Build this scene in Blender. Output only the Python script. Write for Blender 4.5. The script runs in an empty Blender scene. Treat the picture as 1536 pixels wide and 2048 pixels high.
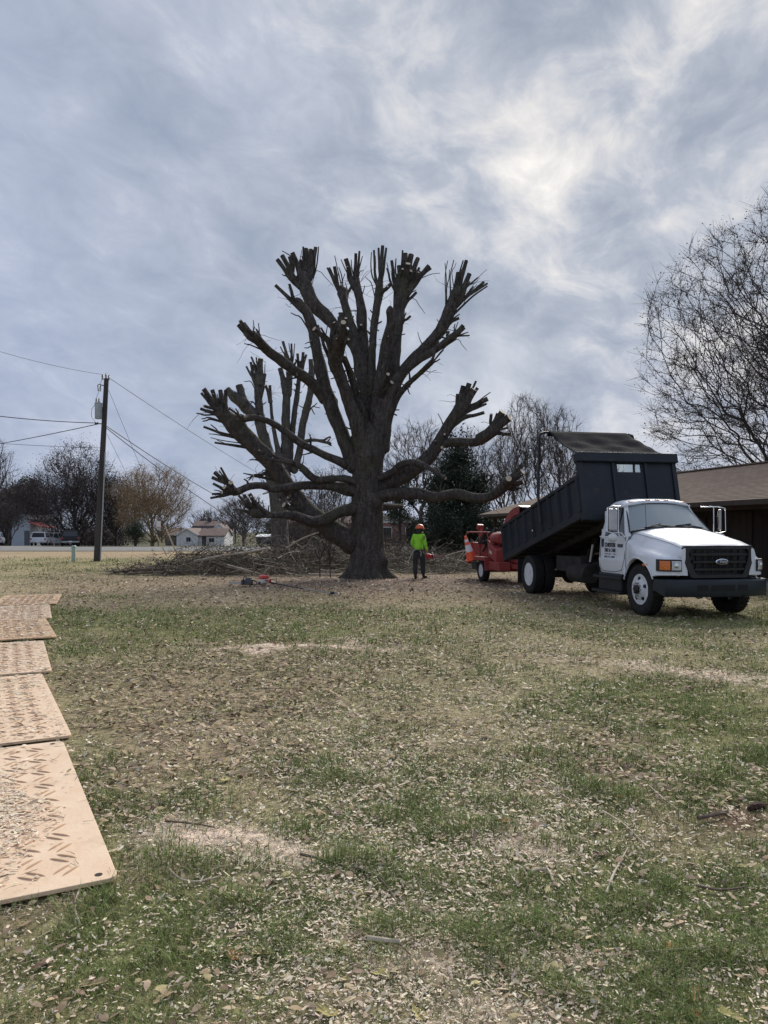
import bpy, math, random
import numpy as np
from mathutils import Vector, Matrix

R = math.radians
SC = bpy.context.scene
COL = SC.collection
rng = np.random.default_rng(7)
random.seed(7)

# ------------------------------------------------------------------ camera, sky, sun, exposure
F = 1538.0          # focal length in pixels of the 1536 x 2048 photograph
H = 1.55            # height of the camera
VH = 1061.0         # row of the horizon
cam = bpy.data.cameras.new('camera')
cam.sensor_fit = 'VERTICAL'
cam.sensor_height = 36.0
cam.lens = 36.0 * F / 2048.0
cam.shift_y = (VH - 1024.0) / 2048.0
cam.clip_start = 0.1
cam.clip_end = 3000.0
camo = bpy.data.objects.new('camera', cam)
camo.location = (0, 0, H)
camo.rotation_euler = (R(90), 0, 0)
COL.objects.link(camo)
SC.camera = camo

SUN_AZ, SUN_EL = 20.0, 35.0      # degrees to the right of the view, above the horizon
sd = Vector((math.sin(R(SUN_AZ)) * math.cos(R(SUN_EL)), math.cos(R(SUN_AZ)) * math.cos(R(SUN_EL)), math.sin(R(SUN_EL))))
sun = bpy.data.lights.new('sun', 'SUN')
sun.energy = 2.1
sun.angle = R(30)
sun.color = (1.0, 0.94, 0.84)
suno = bpy.data.objects.new('sun', sun)
suno.rotation_euler = (-sd).to_track_quat('-Z', 'Y').to_euler()
COL.objects.link(suno)

world = bpy.data.worlds.new('World')
SC.world = world
world.use_nodes = True
SC.view_settings.view_transform = 'Standard'
SC.view_settings.look = 'None'
SC.view_settings.exposure = 1.0
SC.view_settings.gamma = 1.0
SC.view_settings.use_curve_mapping = False
SC.cycles.max_bounces = 6
SC.cycles.transparent_max_bounces = 8


class NT:
    """small helper to wire node trees"""
    def __init__(self, tree):
        self.t = tree
        tree.nodes.clear()

    def n(self, kind, props=None, **ins):
        nd = self.t.nodes.new(kind)
        for k, v in (props or {}).items():
            setattr(nd, k, v)
        for k, v in ins.items():
            key = int(k[1:]) if k[0] == 'i' and k[1:].isdigit() else k.replace('_', ' ')
            self.set(nd, key, v)
        return nd

    def set(self, nd, key, v):
        s = nd.inputs[key]
        if isinstance(v, bpy.types.NodeSocket):
            self.t.links.new(v, s)
        elif isinstance(v, bpy.types.Node):
            self.t.links.new(v.outputs[0], s)
        else:
            if isinstance(v, (tuple, list)) and len(v) == 3 and s.type == 'RGBA':
                v = (*v, 1.0)
            s.default_value = v

    def math(self, op, a, b=0.0, c=0.0, clamp=False):
        return self.n('ShaderNodeMath', {'operation': op, 'use_clamp': clamp}, i0=a, i1=b, i2=c).outputs[0]

    def mix(self, f, a, b, blend='MIX'):
        nd = self.n('ShaderNodeMix', {'data_type': 'RGBA', 'blend_type': blend})
        self.set(nd, 0, f)
        self.set(nd, 6, a)
        self.set(nd, 7, b)
        return nd.outputs[2]

    def ramp(self, f, stops, interp='LINEAR'):
        nd = self.n('ShaderNodeValToRGB', Fac=f)
        cr = nd.color_ramp
        cr.interpolation = interp
        while len(cr.elements) < len(stops):
            cr.elements.new(0.5)
        for e, (p, c) in zip(cr.elements, stops):
            e.position = p
            e.color = (c, c, c, 1) if isinstance(c, (int, float)) else (*c, 1)
        return nd.outputs[0]

    def noise(self, vec, scale, detail=4, rough=0.5, dist=0.0):
        return self.n('ShaderNodeTexNoise', Vector=vec, Scale=scale, Detail=detail, Roughness=rough, Distortion=dist).outputs[0]


CLX, CLY = 35.7, 21.1


def build_world():
    w = NT(world.node_tree)
    out = w.n('ShaderNodeOutputWorld')
    tc = w.n('ShaderNodeTexCoord')
    d = tc.outputs['Generated']
    sky = w.n('ShaderNodeTexSky', {'sky_type': 'NISHITA', 'sun_disc': False, 'sun_elevation': R(SUN_EL),
                                   'sun_rotation': R(SUN_AZ), 'air_density': 1.0, 'dust_density': 2.0, 'ozone_density': 1.0})
    sep = w.n('ShaderNodeSeparateXYZ', Vector=d)
    z = w.math('ADD', w.math('MAXIMUM', sep.outputs[2], 0.0), 0.42)
    px = w.math('DIVIDE', sep.outputs[0], z)
    py = w.math('DIVIDE', sep.outputs[1], z)
    vec = w.n('ShaderNodeCombineXYZ', X=px, Y=py, Z=0.0).outputs[0]
    rot = w.n('ShaderNodeMapping', Vector=vec, Rotation=(0, 0, R(30))).outputs[0]
    mp = w.n('ShaderNodeMapping', Vector=rot, Scale=(2.0, 1.5, 1.0), Location=(CLX, CLY, 0.0)).outputs[0]
    warp = w.n('ShaderNodeTexNoise', Vector=mp, Scale=1.1, Detail=4.0).outputs['Color']
    mp2 = w.n('ShaderNodeMixRGB', {'blend_type': 'ADD'}, Fac=0.34, Color1=mp, Color2=warp).outputs[0]
    big = w.noise(mp2, 0.8, 2, 0.5)
    med = w.noise(mp2, 2.1, 5, 0.55)
    fine = w.noise(mp2, 5.5, 9, 0.62, 0.4)
    t = w.math('ADD', w.math('MULTIPLY', big, 0.30), w.math('ADD', w.math('MULTIPLY', med, 0.38), w.math('MULTIPLY', fine, 0.32)))
    # nearness to the veiled sun
    dot = w.n('ShaderNodeVectorMath', {'operation': 'DOT_PRODUCT'}, i0=d, i1=tuple(sd)).outputs['Value']
    near = w.math('MULTIPLY', w.math('SUBTRACT', dot, 0.70), 3.35, clamp=True)
    near2 = w.math('POWER', near, 2.0)
    # contrast rises towards the sun, where the gaps between the clouds glow
    tt = w.math('SUBTRACT', t, 0.5)
    gain = w.math('ADD', 1.35, w.math('MULTIPLY', near2, 2.15))
    val = w.math('ADD', w.math('ADD', w.math('MULTIPLY', tt, gain), 0.46), w.math('MULTIPLY', near2, 0.05))
    cl = w.ramp(val, [(0.14, (0.270, 0.325, 0.405)), (0.34, (0.345, 0.395, 0.470)), (0.50, (0.435, 0.478, 0.545)),
                      (0.62, (0.560, 0.585, 0.620)), (0.78, (0.73, 0.73, 0.715)), (1.0, (0.98, 0.96, 0.90))])
    # away from the sun the veil is thinner and bluer
    cool = w.mix(near, (0.905, 0.94, 1.06), (1.0, 0.98, 0.985))
    cl = w.mix(1.0, cl, cool, 'MULTIPLY')
    cl10 = w.n('ShaderNodeVectorMath', {'operation': 'SCALE'}, i0=cl, Scale=5.7).outputs[0]
    cov = w.math('MULTIPLY', w.math('SUBTRACT', big, 0.18), 4.0, clamp=True)
    cov = w.math('ADD', 0.80, w.math('MULTIPLY', cov, 0.2))
    fin = w.mix(cov, sky.outputs[0], cl10)
    bg = w.n('ShaderNodeBackground', Color=fin, Strength=0.1)
    w.t.links.new(bg.outputs[0], out.inputs[0])


build_world()
# ------------------------------------------------------------------ helpers
def P(u, v, Y):
    """the point at depth Y that the photograph shows at pixel (u, v)"""
    return Vector(((u - 768.0) / F * Y, Y, H + (VH - v) / F * Y))


def G(u, v):
    """the point of the flat lawn at pixel (u, v)"""
    Y = H * F / (v - VH)
    return Vector(((u - 768.0) / F * Y, Y, 0.0))


MATS = {}


def mat(name, c, c2=None, scale=6.0, rough=0.6, bump=0.0, bscale=40.0, metal=0.0, spec=0.5, coat=0.0, stretch=(1, 1, 1),
        detail=5, attr=None, lo=0.35, hi=0.65, trans=0.0, dirt=None, sub=None):
    """procedural principled material: two colours mixed by noise, fine relief, optional colour attribute"""
    if name in MATS:
        return MATS[name]
    m = bpy.data.materials.new(name)
    m.use_nodes = True
    w = NT(m.node_tree)
    out = w.n('ShaderNodeOutputMaterial')
    b = w.n('ShaderNodeBsdfPrincipled', Roughness=rough, Metallic=metal)
    b.inputs['Specular IOR Level'].default_value = spec
    b.inputs['Coat Weight'].default_value = coat
    b.inputs['Coat Roughness'].default_value = 0.08
    b.inputs['Transmission Weight'].default_value = trans
    tc = w.n('ShaderNodeTexCoord').outputs['Object']
    vec = w.n('ShaderNodeMapping', Vector=tc, Scale=stretch).outputs[0]
    if attr:
        col = w.n('ShaderNodeAttribute', {'attribute_name': attr}).outputs[0]
        if c2:
            f = w.ramp(w.noise(vec, scale, detail), [(lo, 0.0), (hi, 1.0)])
            col = w.mix(1.0, col, w.mix(f, c, c2), 'MULTIPLY')
    elif c2:
        f = w.ramp(w.noise(vec, scale, detail), [(lo, 0.0), (hi, 1.0)])
        col = w.mix(f, c, c2)
    else:
        col = None
    if dirt:
        dc, ds, dl, dh = dirt
        f = w.ramp(w.noise(vec, ds, 7, 0.6), [(dl, 0.0), (dh, 1.0)])
        col = w.mix(f, col if col is not None else c, dc)
    if col is None:
        b.inputs['Base Color'].default_value = (*c, 1)
    else:
        w.t.links.new(col, b.inputs['Base Color'])
    if bump:
        bn = w.n('ShaderNodeBump', Strength=bump, Distance=0.02, Height=w.noise(vec, bscale, 6, 0.6))
        w.t.links.new(bn.outputs[0], b.inputs['Normal'])
    w.t.links.new(b.outputs[0], out.inputs[0])
    MATS[name] = m
    return m


def glass_mat(name, tint=(0.03, 0.04, 0.05), rough=0.03, clear=0.0):
    """window glass: a glossy sheet, partly see-through"""
    if name in MATS:
        return MATS[name]
    m = bpy.data.materials.new(name)
    m.use_nodes = True
    w = NT(m.node_tree)
    out = w.n('ShaderNodeOutputMaterial')
    b = w.n('ShaderNodeBsdfPrincipled', Roughness=rough, Base_Color=tint)
    b.inputs['Specular IOR Level'].default_value = 0.6
    if clear:
        tr = w.n('ShaderNodeBsdfTransparent', Color=(0.85, 0.9, 0.9))
        fr = w.n('ShaderNodeFresnel', IOR=1.5).outputs[0]
        f = w.math('ADD', w.math('MULTIPLY', fr, 1.2), 1.0 - clear, clamp=True)
        mx = w.n('ShaderNodeMixShader', i0=f, i1=tr.outputs[0], i2=b.outputs[0])
        w.t.links.new(mx.outputs[0], out.inputs[0])
    else:
        w.t.links.new(b.outputs[0], out.inputs[0])
    MATS[name] = m
    return m


def tag(o, label=None, cat=None, group=None, kind=None):
    for k, v in (('label', label), ('category', cat), ('group', group), ('kind', kind)):
        if v:
            o[k] = v
    return o


def thing(name, loc, rz, label, cat, group=None):
    o = bpy.data.objects.new(name, None)
    o.empty_display_size = 0.2
    o.location = loc
    o.rotation_euler = (0, 0, rz)
    COL.objects.link(o)
    return tag(o, label, cat, group)


def finish(me, name, mats, parent, off=None, smooth=True, angle=35, bevel=0.0):
    if smooth:
        me.shade_smooth()
        me.set_sharp_from_angle(angle=R(angle))
    for m in (mats if isinstance(mats, (list, tuple)) else [mats]):
        me.materials.append(m)
    o = bpy.data.objects.new(name, me)
    COL.objects.link(o)
    if parent is not None:
        o.parent = parent
    if off is not None:
        o.location = off
    if bevel:
        md = o.modifiers.new('bevel', 'BEVEL')
        md.width = bevel
        md.segments = 2
        md.limit_method = 'ANGLE'
        md.angle_limit = R(40)
        md.harden_normals = False
    return o


class MB:
    """collects simple shapes into one mesh"""
    def __init__(self, off=(0, 0, 0)):
        self.v, self.f, self.mi, self.cur = [], [], [], 0
        self.off = Vector(off)

    def add(self, vs, fs):
        b = len(self.v)
        self.v += [tuple(Vector(p) - self.off) for p in vs]
        for q in fs:
            self.f.append([b + i for i in q])
            self.mi.append(self.cur)
        return self

    def box(self, c, s, rot=None):
        c = Vector(c)
        m = rot if rot is not None else Matrix.Identity(3)
        vs = [c + m @ Vector((sx * s[0] / 2, sy * s[1] / 2, sz * s[2] / 2)) for sx in (-1, 1) for sy in (-1, 1) for sz in (-1, 1)]
        return self.add(vs, [(0, 1, 3, 2), (4, 6, 7, 5), (0, 4, 5, 1), (2, 3, 7, 6), (0, 2, 6, 4), (1, 5, 7, 3)])

    def beam(self, a, b, w, h, up=(0, 0, 1)):
        a, b = Vector(a), Vector(b)
        t = (b - a).normalized()
        s = t.cross(Vector(up))
        if s.length < 1e-4:
            s = t.cross(Vector((0, 1, 0)))
        s.normalize()
        n = s.cross(t)
        vs = [p + s * (i * w / 2) + n * (j * h / 2) for p in (a, b) for (i, j) in ((-1, -1), (1, -1), (1, 1), (-1, 1))]
        return self.add(vs, [(3, 2, 1, 0), (4, 5, 6, 7), (0, 1, 5, 4), (1, 2, 6, 5), (2, 3, 7, 6), (3, 0, 4, 7)])

    def tube(self, pts, rad, n=10, caps=True):
        pts = [Vector(p) for p in pts]
        if not isinstance(rad, (list, tuple)):
            rad = [rad] * len(pts)
        vs, fs = [], []
        ref = None
        for i, p in enumerate(pts):
            t = (pts[min(i + 1, len(pts) - 1)] - pts[max(i - 1, 0)])
            t = t.normalized() if t.length > 1e-9 else Vector((0, 0, 1))
            if ref is None:
                ref = t.orthogonal().normalized()
            ref = (ref - t * ref.dot(t)).normalized()
            bn = t.cross(ref)
            for k in range(n):
                a = 2 * math.pi * k / n
                vs.append(p + (ref * math.cos(a) + bn * math.sin(a)) * rad[i])
        for i in range(len(pts) - 1):
            for k in range(n):
                k2 = (k + 1) % n
                fs.append((i * n + k, i * n + k2, (i + 1) * n + k2, (i + 1) * n + k))
        if caps:
            fs.append(tuple(range(n))[::-1])
            fs.append(tuple((len(pts) - 1) * n + k for k in range(n)))
        return self.add(vs, fs)

    def cyl(self, a, b, r0, r1=None, n=16):
        return self.tube([a, b], [r0, r0 if r1 is None else r1], n)

    def lathe(self, prof, origin=(0, 0, 0), axis='z', n=28, closed=False):
        """prof: (radius, height) pairs turned about an axis"""
        o = Vector(origin)
        vs, fs = [], []
        for r, h in prof:
            for k in range(n):
                a = 2 * math.pi * k / n
                c, s = r * math.cos(a), r * math.sin(a)
                vs.append(o + Vector({'z': (c, s, h), 'y': (c, h, -s), 'x': (h, c, s)}[axis]))
        m = len(prof)
        for i in range(m if closed else m - 1):
            j = (i + 1) % m
            for k in range(n):
                k2 = (k + 1) % n
                fs.append((i * n + k, i * n + k2, j * n + k2, j * n + k))
        if not closed:
            if prof[0][0] > 1e-5:
                fs.append(tuple(range(n))[::-1])
            if prof[-1][0] > 1e-5:
                fs.append(tuple((m - 1) * n + k for k in range(n)))
        return self.add(vs, fs)

    def prism(self, poly, a, b, axis='y'):
        """polygon in the two other axes, extruded from a to b along axis"""
        n = len(poly)
        vs = []
        for t in (a, b):
            for p, q in poly:
                vs.append({'y': (p, t, q), 'x': (t, p, q), 'z': (p, q, t)}[axis])
        fs = [tuple(range(n)), tuple(range(n, 2 * n))[::-1]]
        for k in range(n):
            k2 = (k + 1) % n
            fs.append((k2, k, n + k, n + k2))
        return self.add(vs, fs)

    def loft(self, secs, caps=False, closed=False):
        n = len(secs[0])
        vs = [p for s in secs for p in s]
        fs = []
        for i in range(len(secs) - 1):
            for k in range(n if closed else n - 1):
                k2 = (k + 1) % n
                fs.append((i * n + k, i * n + k2, (i + 1) * n + k2, (i + 1) * n + k))
        if caps:
            fs.append(tuple(range(n))[::-1])
            fs.append(tuple((len(secs) - 1) * n + k for k in range(n)))
        return self.add(vs, fs)

    def sphere(self, c, r, nu=14, nv=9):
        c = Vector(c)
        r = (r, r, r) if isinstance(r, (int, float)) else r
        prof = []
        for i in range(nv + 1):
            a = math.pi * i / nv
            prof.append((max(math.sin(a), 1e-6), -math.cos(a)))
        vs, fs = [], []
        for pr, ph in prof:
            for k in range(nu):
                a = 2 * math.pi * k / nu
                vs.append(c + Vector((r[0] * pr * math.cos(a), r[1] * pr * math.sin(a), r[2] * ph)))
        for i in range(nv):
            for k in range(nu):
                k2 = (k + 1) % nu
                fs.append((i * nu + k, i * nu + k2, (i + 1) * nu + k2, (i + 1) * nu + k))
        return self.add(vs, fs)

    def build(self, name, mats, parent=None, smooth=True, angle=35, bevel=0.0, off=None):
        me = bpy.data.meshes.new(name)
        me.from_pydata(self.v, [], self.f)
        if any(self.mi):
            me.polygons.foreach_set('material_index', self.mi)
        me.update()
        return finish(me, name, mats, parent, off, smooth, angle, bevel)


def np_mesh(name, V, faces, mats, parent=None, colors=None, off=None, smooth=False):
    """mesh from numpy arrays; faces is a list of (n, k) index arrays"""
    me = bpy.data.meshes.new(name)
    V = np.asarray(V, dtype=np.float32)
    me.vertices.add(len(V))
    me.vertices.foreach_set('co', V.ravel())
    loops = np.concatenate([f.ravel() for f in faces]).astype(np.int32)
    tot = np.concatenate([np.full(len(f), f.shape[1], np.int32) for f in faces])
    st = np.concatenate([[0], np.cumsum(tot)[:-1]]).astype(np.int32)
    me.loops.add(len(loops))
    me.loops.foreach_set('vertex_index', loops)
    me.polygons.add(len(tot))
    me.polygons.foreach_set('loop_start', st)
    me.polygons.foreach_set('loop_total', tot)
    me.polygons.foreach_set('use_smooth', np.full(len(tot), bool(smooth)))
    me.update(calc_edges=True)
    if colors is not None:
        a = me.color_attributes.new('tint', 'FLOAT_COLOR', 'POINT')
        c = np.ones((len(V), 4), np.float32)
        c[:, :3] = colors
        a.data.foreach_set('color', c.ravel())
    return finish(me, name, mats, parent, off, smooth=False)


def tubes_np(polys, sides=4):
    """polys: list of (points (n,3), radii (n,)); all tubes in one vertex / quad array"""
    groups = {}
    for p, r in polys:
        groups.setdefault(len(p), []).append((p, r))
    VV, FF, base = [], [], 0
    for n, lst in groups.items():
        Pn = np.array([a for a, _ in lst], dtype=np.float64)
        Rn = np.array([b for _, b in lst], dtype=np.float64)
        T = np.gradient(Pn, axis=1)
        T /= np.linalg.norm(T, axis=2, keepdims=True) + 1e-9
        mean = T.mean(axis=1)
        ref = np.where(np.abs(mean[:, 2:3]) > 0.8, np.array([[1.0, 0.2, 0]]), np.array([[0.1, 0.2, 1.0]]))
        A = np.cross(T, ref[:, None, :])
        A /= np.linalg.norm(A, axis=2, keepdims=True) + 1e-9
        B = np.cross(T, A)
        ang = np.arange(sides) * 2 * np.pi / sides
        V = Pn[:, :, None, :] + Rn[:, :, None, None] * (A[:, :, None, :] * np.cos(ang)[None, None, :, None] + B[:, :, None, :] * np.sin(ang)[None, None, :, None])
        nb = len(lst)
        idx = base + np.arange(nb * n * sides).reshape(nb, n, sides)
        a = idx[:, :-1, :]
        b = np.roll(a, -1, axis=2)
        c = idx[:, 1:, :]
        d = np.roll(c, -1, axis=2)
        FF.append(np.stack([a, b, d, c], axis=-1).reshape(-1, 4))
        VV.append(V.reshape(-1, 3))
        base += nb * n * sides
    return np.concatenate(VV), np.concatenate(FF)


def vnoise(x, y, seed=0):
    xi, yi = np.floor(x).astype(np.int64), np.floor(y).astype(np.int64)
    xf, yf = x - xi, y - yi
    xf = xf * xf * (3 - 2 * xf)
    yf = yf * yf * (3 - 2 * yf)

    def h(a, b):
        k = (a * 374761393 + b * 668265263 + seed * 974634777) & 0x7fffffff
        k = ((k ^ (k >> 13)) * 1274126177) & 0x7fffffff
        return ((k ^ (k >> 16)) & 0xffff) / 65535.0
    return (h(xi, yi) * (1 - xf) + h(xi + 1, yi) * xf) * (1 - yf) + (h(xi, yi + 1) * (1 - xf) + h(xi + 1, yi + 1) * xf) * yf


def fbm(x, y, seed=0, oct=4):
    s, a, t = 0, 0.5, 0
    for o in range(oct):
        s = s + a * vnoise(x * 2 ** o, y * 2 ** o, seed + o)
        t += a
        a *= 0.5
    return s / t


def catmull(pts, step):
    """smooth curve through rows of (x, y, z, r), sampled about every step metres"""
    p = np.asarray(pts, float)
    if len(p) == 2:
        n = max(2, int(np.linalg.norm(p[1, :3] - p[0, :3]) / step) + 1)
        t = np.linspace(0, 1, n)[:, None]
        return p[0] * (1 - t) + p[1] * t
    q = np.vstack([2 * p[0] - p[1], p, 2 * p[-1] - p[-2]])
    out = []
    for i in range(1, len(q) - 2):
        n = max(2, int(np.linalg.norm(q[i + 1, :3] - q[i, :3]) / step))
        t = np.linspace(0, 1, n, endpoint=False)[:, None]
        a, b, c, d = q[i - 1], q[i], q[i + 1], q[i + 2]
        out.append(0.5 * ((2 * b) + (-a + c) * t + (2 * a - 5 * b + 4 * c - d) * t ** 2 + (-a + 3 * b - 3 * c + d) * t ** 3))
    out.append(q[-2:-1])
    return np.vstack(out)


def copy_tree(o, parent=None):
    c = o.copy()
    COL.objects.link(c)
    c.parent = parent
    for ch in [x for x in bpy.data.objects if x.parent == o]:
        copy_tree(ch, c)
    return c


def text_mesh(name, body, size, m, parent, origin, xdir, ydir, extrude=0.002, align='CENTER', shear=0.0, sx=1.0, bold=0.0):
    """raised lettering; turned into a plain mesh"""
    cu = bpy.data.curves.new(name, 'FONT')
    cu.body = body
    cu.size = size
    cu.align_x = align
    cu.extrude = extrude
    cu.shear = shear
    cu.offset = bold
    cu.resolution_u = 3
    tmp = bpy.data.objects.new(name, cu)
    COL.objects.link(tmp)
    dg = bpy.context.evaluated_depsgraph_get()
    me = bpy.data.meshes.new_from_object(tmp.evaluated_get(dg))
    bpy.data.objects.remove(tmp)
    x, y = Vector(xdir).normalized(), Vector(ydir).normalized()
    zz = x.cross(y)
    M3 = Matrix((x, y, zz)).transposed()
    for vx in me.vertices:
        vx.co = Vector(origin) + M3 @ Vector((vx.co.x * sx, vx.co.y, vx.co.z))
    me.materials.clear()
    return finish(me, name, m, parent, smooth=False)
# ------------------------------------------------------------------ ground, road
def zg(X, Y):
    """height of the land: flat lawn, falling away gently beyond the road"""
    Y = np.asarray(Y, float)
    return -2.2 * np.clip((Y - 74.0) / 116.0, 0, 1) ** 1.0 + 0.0 * np.asarray(X, float)


def blob(u, v, cu, cv, ru, rv, p=1.0, slope=0.0):
    d = ((u - cu) / ru) ** 2 + ((v - cv - slope * (u - cu)) / rv) ** 2
    return np.exp(-d * p)


def zones(X, Y):
    """what covers the lawn where: green grass, leaf litter, wood chips, bare soil (0..1 each)"""
    Ys = np.maximum(Y, 0.8)
    u = 768 + F * X / Ys
    v = VH + F * H / Ys
    n1 = fbm(X * 0.55 + 11, Y * 0.55 + 3, 1, 4)
    n2 = fbm(X * 1.3 + 5, Y * 1.3 + 9, 2, 4)
    n3 = fbm(X * 2.6 + 1, Y * 2.6 + 2, 3, 3)
    u = u + 130 * (n3 - 0.5) + 160 * (n2 - 0.5)
    v = v + (v - VH) * (0.16 * (n3 - 0.5) + 0.16 * (n1 - 0.5))
    g = 0.36 + 1.4 * (n1 - 0.5) + 1.0 * (n2 - 0.5) + 0.9 * (n3 - 0.5)
    g = g + 0.75 * blob(u, v, 470, 1250, 230, 22) + 0.8 * blob(u, v, 1370, 1420, 190, 52) + 0.4 * blob(u, v, 190, 1560, 70, 160)
    g = g + 0.5 * blob(u, v, 260, 1900, 330, 130) + 0.55 * blob(u, v, 1420, 1850, 260, 170) + 0.5 * blob(u, v, 1480, 1560, 120, 70)
    g = g + 0.35 * blob(u, v, 900, 1600, 300, 60) + 0.11 + 0.06 * np.clip((v - 1500) / 200, 0, 1) + 0.20 * np.clip((1420 - v) / 120, 0, 1) * (v > 1195)
    g = g - 0.55 * blob(u, v, 350, 1410, 230, 70) - 0.5 * blob(u, v, 1180, 1320, 320, 25) - 0.9 * np.exp(-((v - 1170) / 30.0) ** 2)
    g = g + 0.5 * blob(u, v, 120, 1160, 300, 14)
    L = 0.20 + 1.3 * (n2 - 0.5) + 0.9 * blob(u, v, 390, 1400, 270, 75) + 0.9 * blob(u, v, 560, 1330, 320, 40) + 0.7 * np.exp(-((v - 1180) / 28.0) ** 2) * (u > 100)
    L = L + 0.15 * blob(u, v, 900, 1240, 700, 40) + 0.45 * blob(u, v, 1210, 1500, 70, 50) - 0.3 * blob(u, v, 1000, 1750, 600, 200) - 0.30 * np.clip((v - 1560) / 150, 0, 1)
    C = 0.16 + 0.9 * (n3 - 0.5) + 0.55 * blob(u, v, 780, 1700, 330, 300) + 0.35 * blob(u, v, 1000, 1600, 500, 200) + 0.5 * blob(u, v, 900, 1950, 500, 130) + 0.3 * blob(u, v, 850, 1800, 380, 300)
    C = C - 0.35 * blob(u, v, 1460, 1420, 200, 90) - 0.2 * blob(u, v, 400, 1400, 250, 70) - 0.25 * blob(u, v, 230, 1900, 200, 200)
    saw = 1.5 * blob(u, v, 470, 1688, 120, 26, 1, 0.10) + 1.1 * blob(u, v, 640, 1720, 90, 18) + 0.9 * blob(u, v, 820, 1905, 90, 40) + 0.8 * blob(u, v, 1060, 1690, 70, 22)
    saw = saw + 1.5 * blob(u, v, 625, 1293, 120, 5.0) + 1.0 * blob(u, v, 440, 1300, 60, 5) + 0.8 * blob(u, v, 1400, 1345, 190, 6, 1, 0.09) + 0.7 * blob(u, v, 720, 1275, 40, 6)
    saw = saw + 0.9 * blob(u, v, 960, 2020, 120, 25) + 0.8 * blob(u, v, 1190, 1930, 90, 22)
    saw = saw * (0.75 + 0.7 * n3)
    D = 1.3 * blob(u, v, 1500, 1640, 110, 24) + 0.9 * blob(u, v, 1180, 1500, 60, 34) + 0.5 * blob(u, v, 560, 1545, 90, 25) + 0.6 * blob(u, v, 1310, 1680, 40, 60, 1, 0.8) + 2.0 * np.clip(0.31 - n2, 0, 0.2)
    D = D * (0.3 + n3)
    cl = lambda a: np.clip(a, 0, 1)
    return cl(g), cl(L), cl(C), cl(saw), cl(D)


def lines(*segs):
    out = [np.arange(a, b, s) for a, b, s in segs]
    return np.concatenate(out)


def make_ground():
    ys = np.concatenate([lines((-14, 2, 2.0), (2, 14, 0.11), (14, 32, 0.4), (32, 82, 1.4), (82, 260, 8)), 260 * 1.25 ** np.arange(9)])
    half = np.concatenate([np.arange(0.07, 8, 0.14), np.arange(8, 32, 0.7), 32 * 1.22 ** np.arange(1, 20)])
    xs = np.concatenate([-half[::-1], half])
    X, Y = np.meshgrid(xs, ys)
    g, L, C, saw, D = zones(X, Y)
    near = np.clip((30 - Y) / 20, 0, 1)
    Z = zg(X, Y) + near * (0.030 * (fbm(X * 1.7, Y * 1.7, 21, 3) - 0.6) + 0.014 * (fbm(X * 6, Y * 6, 22, 2) - 0.6)) + 0.010 * saw * near - 0.012
    V = np.stack([X, Y, Z], -1).reshape(-1, 3)
    straw = np.array([0.360, 0.300, 0.175])
    green = np.array([0.165, 0.180, 0.066])
    leaf = np.array([0.285, 0.222, 0.145])
    soil = np.array([0.170, 0.110, 0.078])
    chip = np.array([0.82, 0.65, 0.52])
    e = lambda a: a[..., None]
    col = straw * (1 - e(g)) + green * e(g)
    col = col * (1 - 0.6 * e(L)) + leaf * 0.6 * e(L)
    col = col * (1 - 0.12 * e(C)) + chip * 0.12 * e(C)
    col = col * (1 - e(D)) + soil * e(D)
    col = col * (1 - e(saw)) + chip * e(saw)
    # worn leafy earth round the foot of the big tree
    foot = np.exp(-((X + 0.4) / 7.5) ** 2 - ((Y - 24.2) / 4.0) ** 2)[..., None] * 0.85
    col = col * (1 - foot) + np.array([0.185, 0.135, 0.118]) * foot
    # beyond the mown lawn: dry verge by the road, then rough winter grass
    verge = np.clip((Y - 39 - 5 * fbm(X * 0.15, Y * 0.15, 31, 2)) / 4, 0, 1)
    dry = np.array([0.38, 0.29, 0.185]) * (0.8 + 0.4 * fbm(X * 0.4, Y * 0.8, 33, 3))[..., None]
    col = col * (1 - e(verge)) + dry * e(verge)
    far = np.clip((Y - 76) / 6, 0, 1)
    fc = np.array([0.10, 0.098, 0.055]) * (0.7 + 0.6 * fbm(X * 0.1, Y * 0.1, 35, 3))[..., None]
    col = col * (1 - e(far)) + fc * e(far)
    ny, nx = X.shape
    idx = np.arange(ny * nx).reshape(ny, nx)
    quads = np.stack([idx[:-1, :-1], idx[:-1, 1:], idx[1:, 1:], idx[1:, :-1]], -1).reshape(-1, 4)
    m = mat('lawn_soil', (0.55, 0.55, 0.55), (1.3, 1.3, 1.3), scale=22, rough=0.95, bump=0.9, bscale=70, spec=0.1, attr='tint', detail=8)
    o = np_mesh('ground', V, [quads], m, colors=col.reshape(-1, 3), smooth=True)
    tag(o, kind='structure')
    return o


ground = make_ground()


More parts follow.
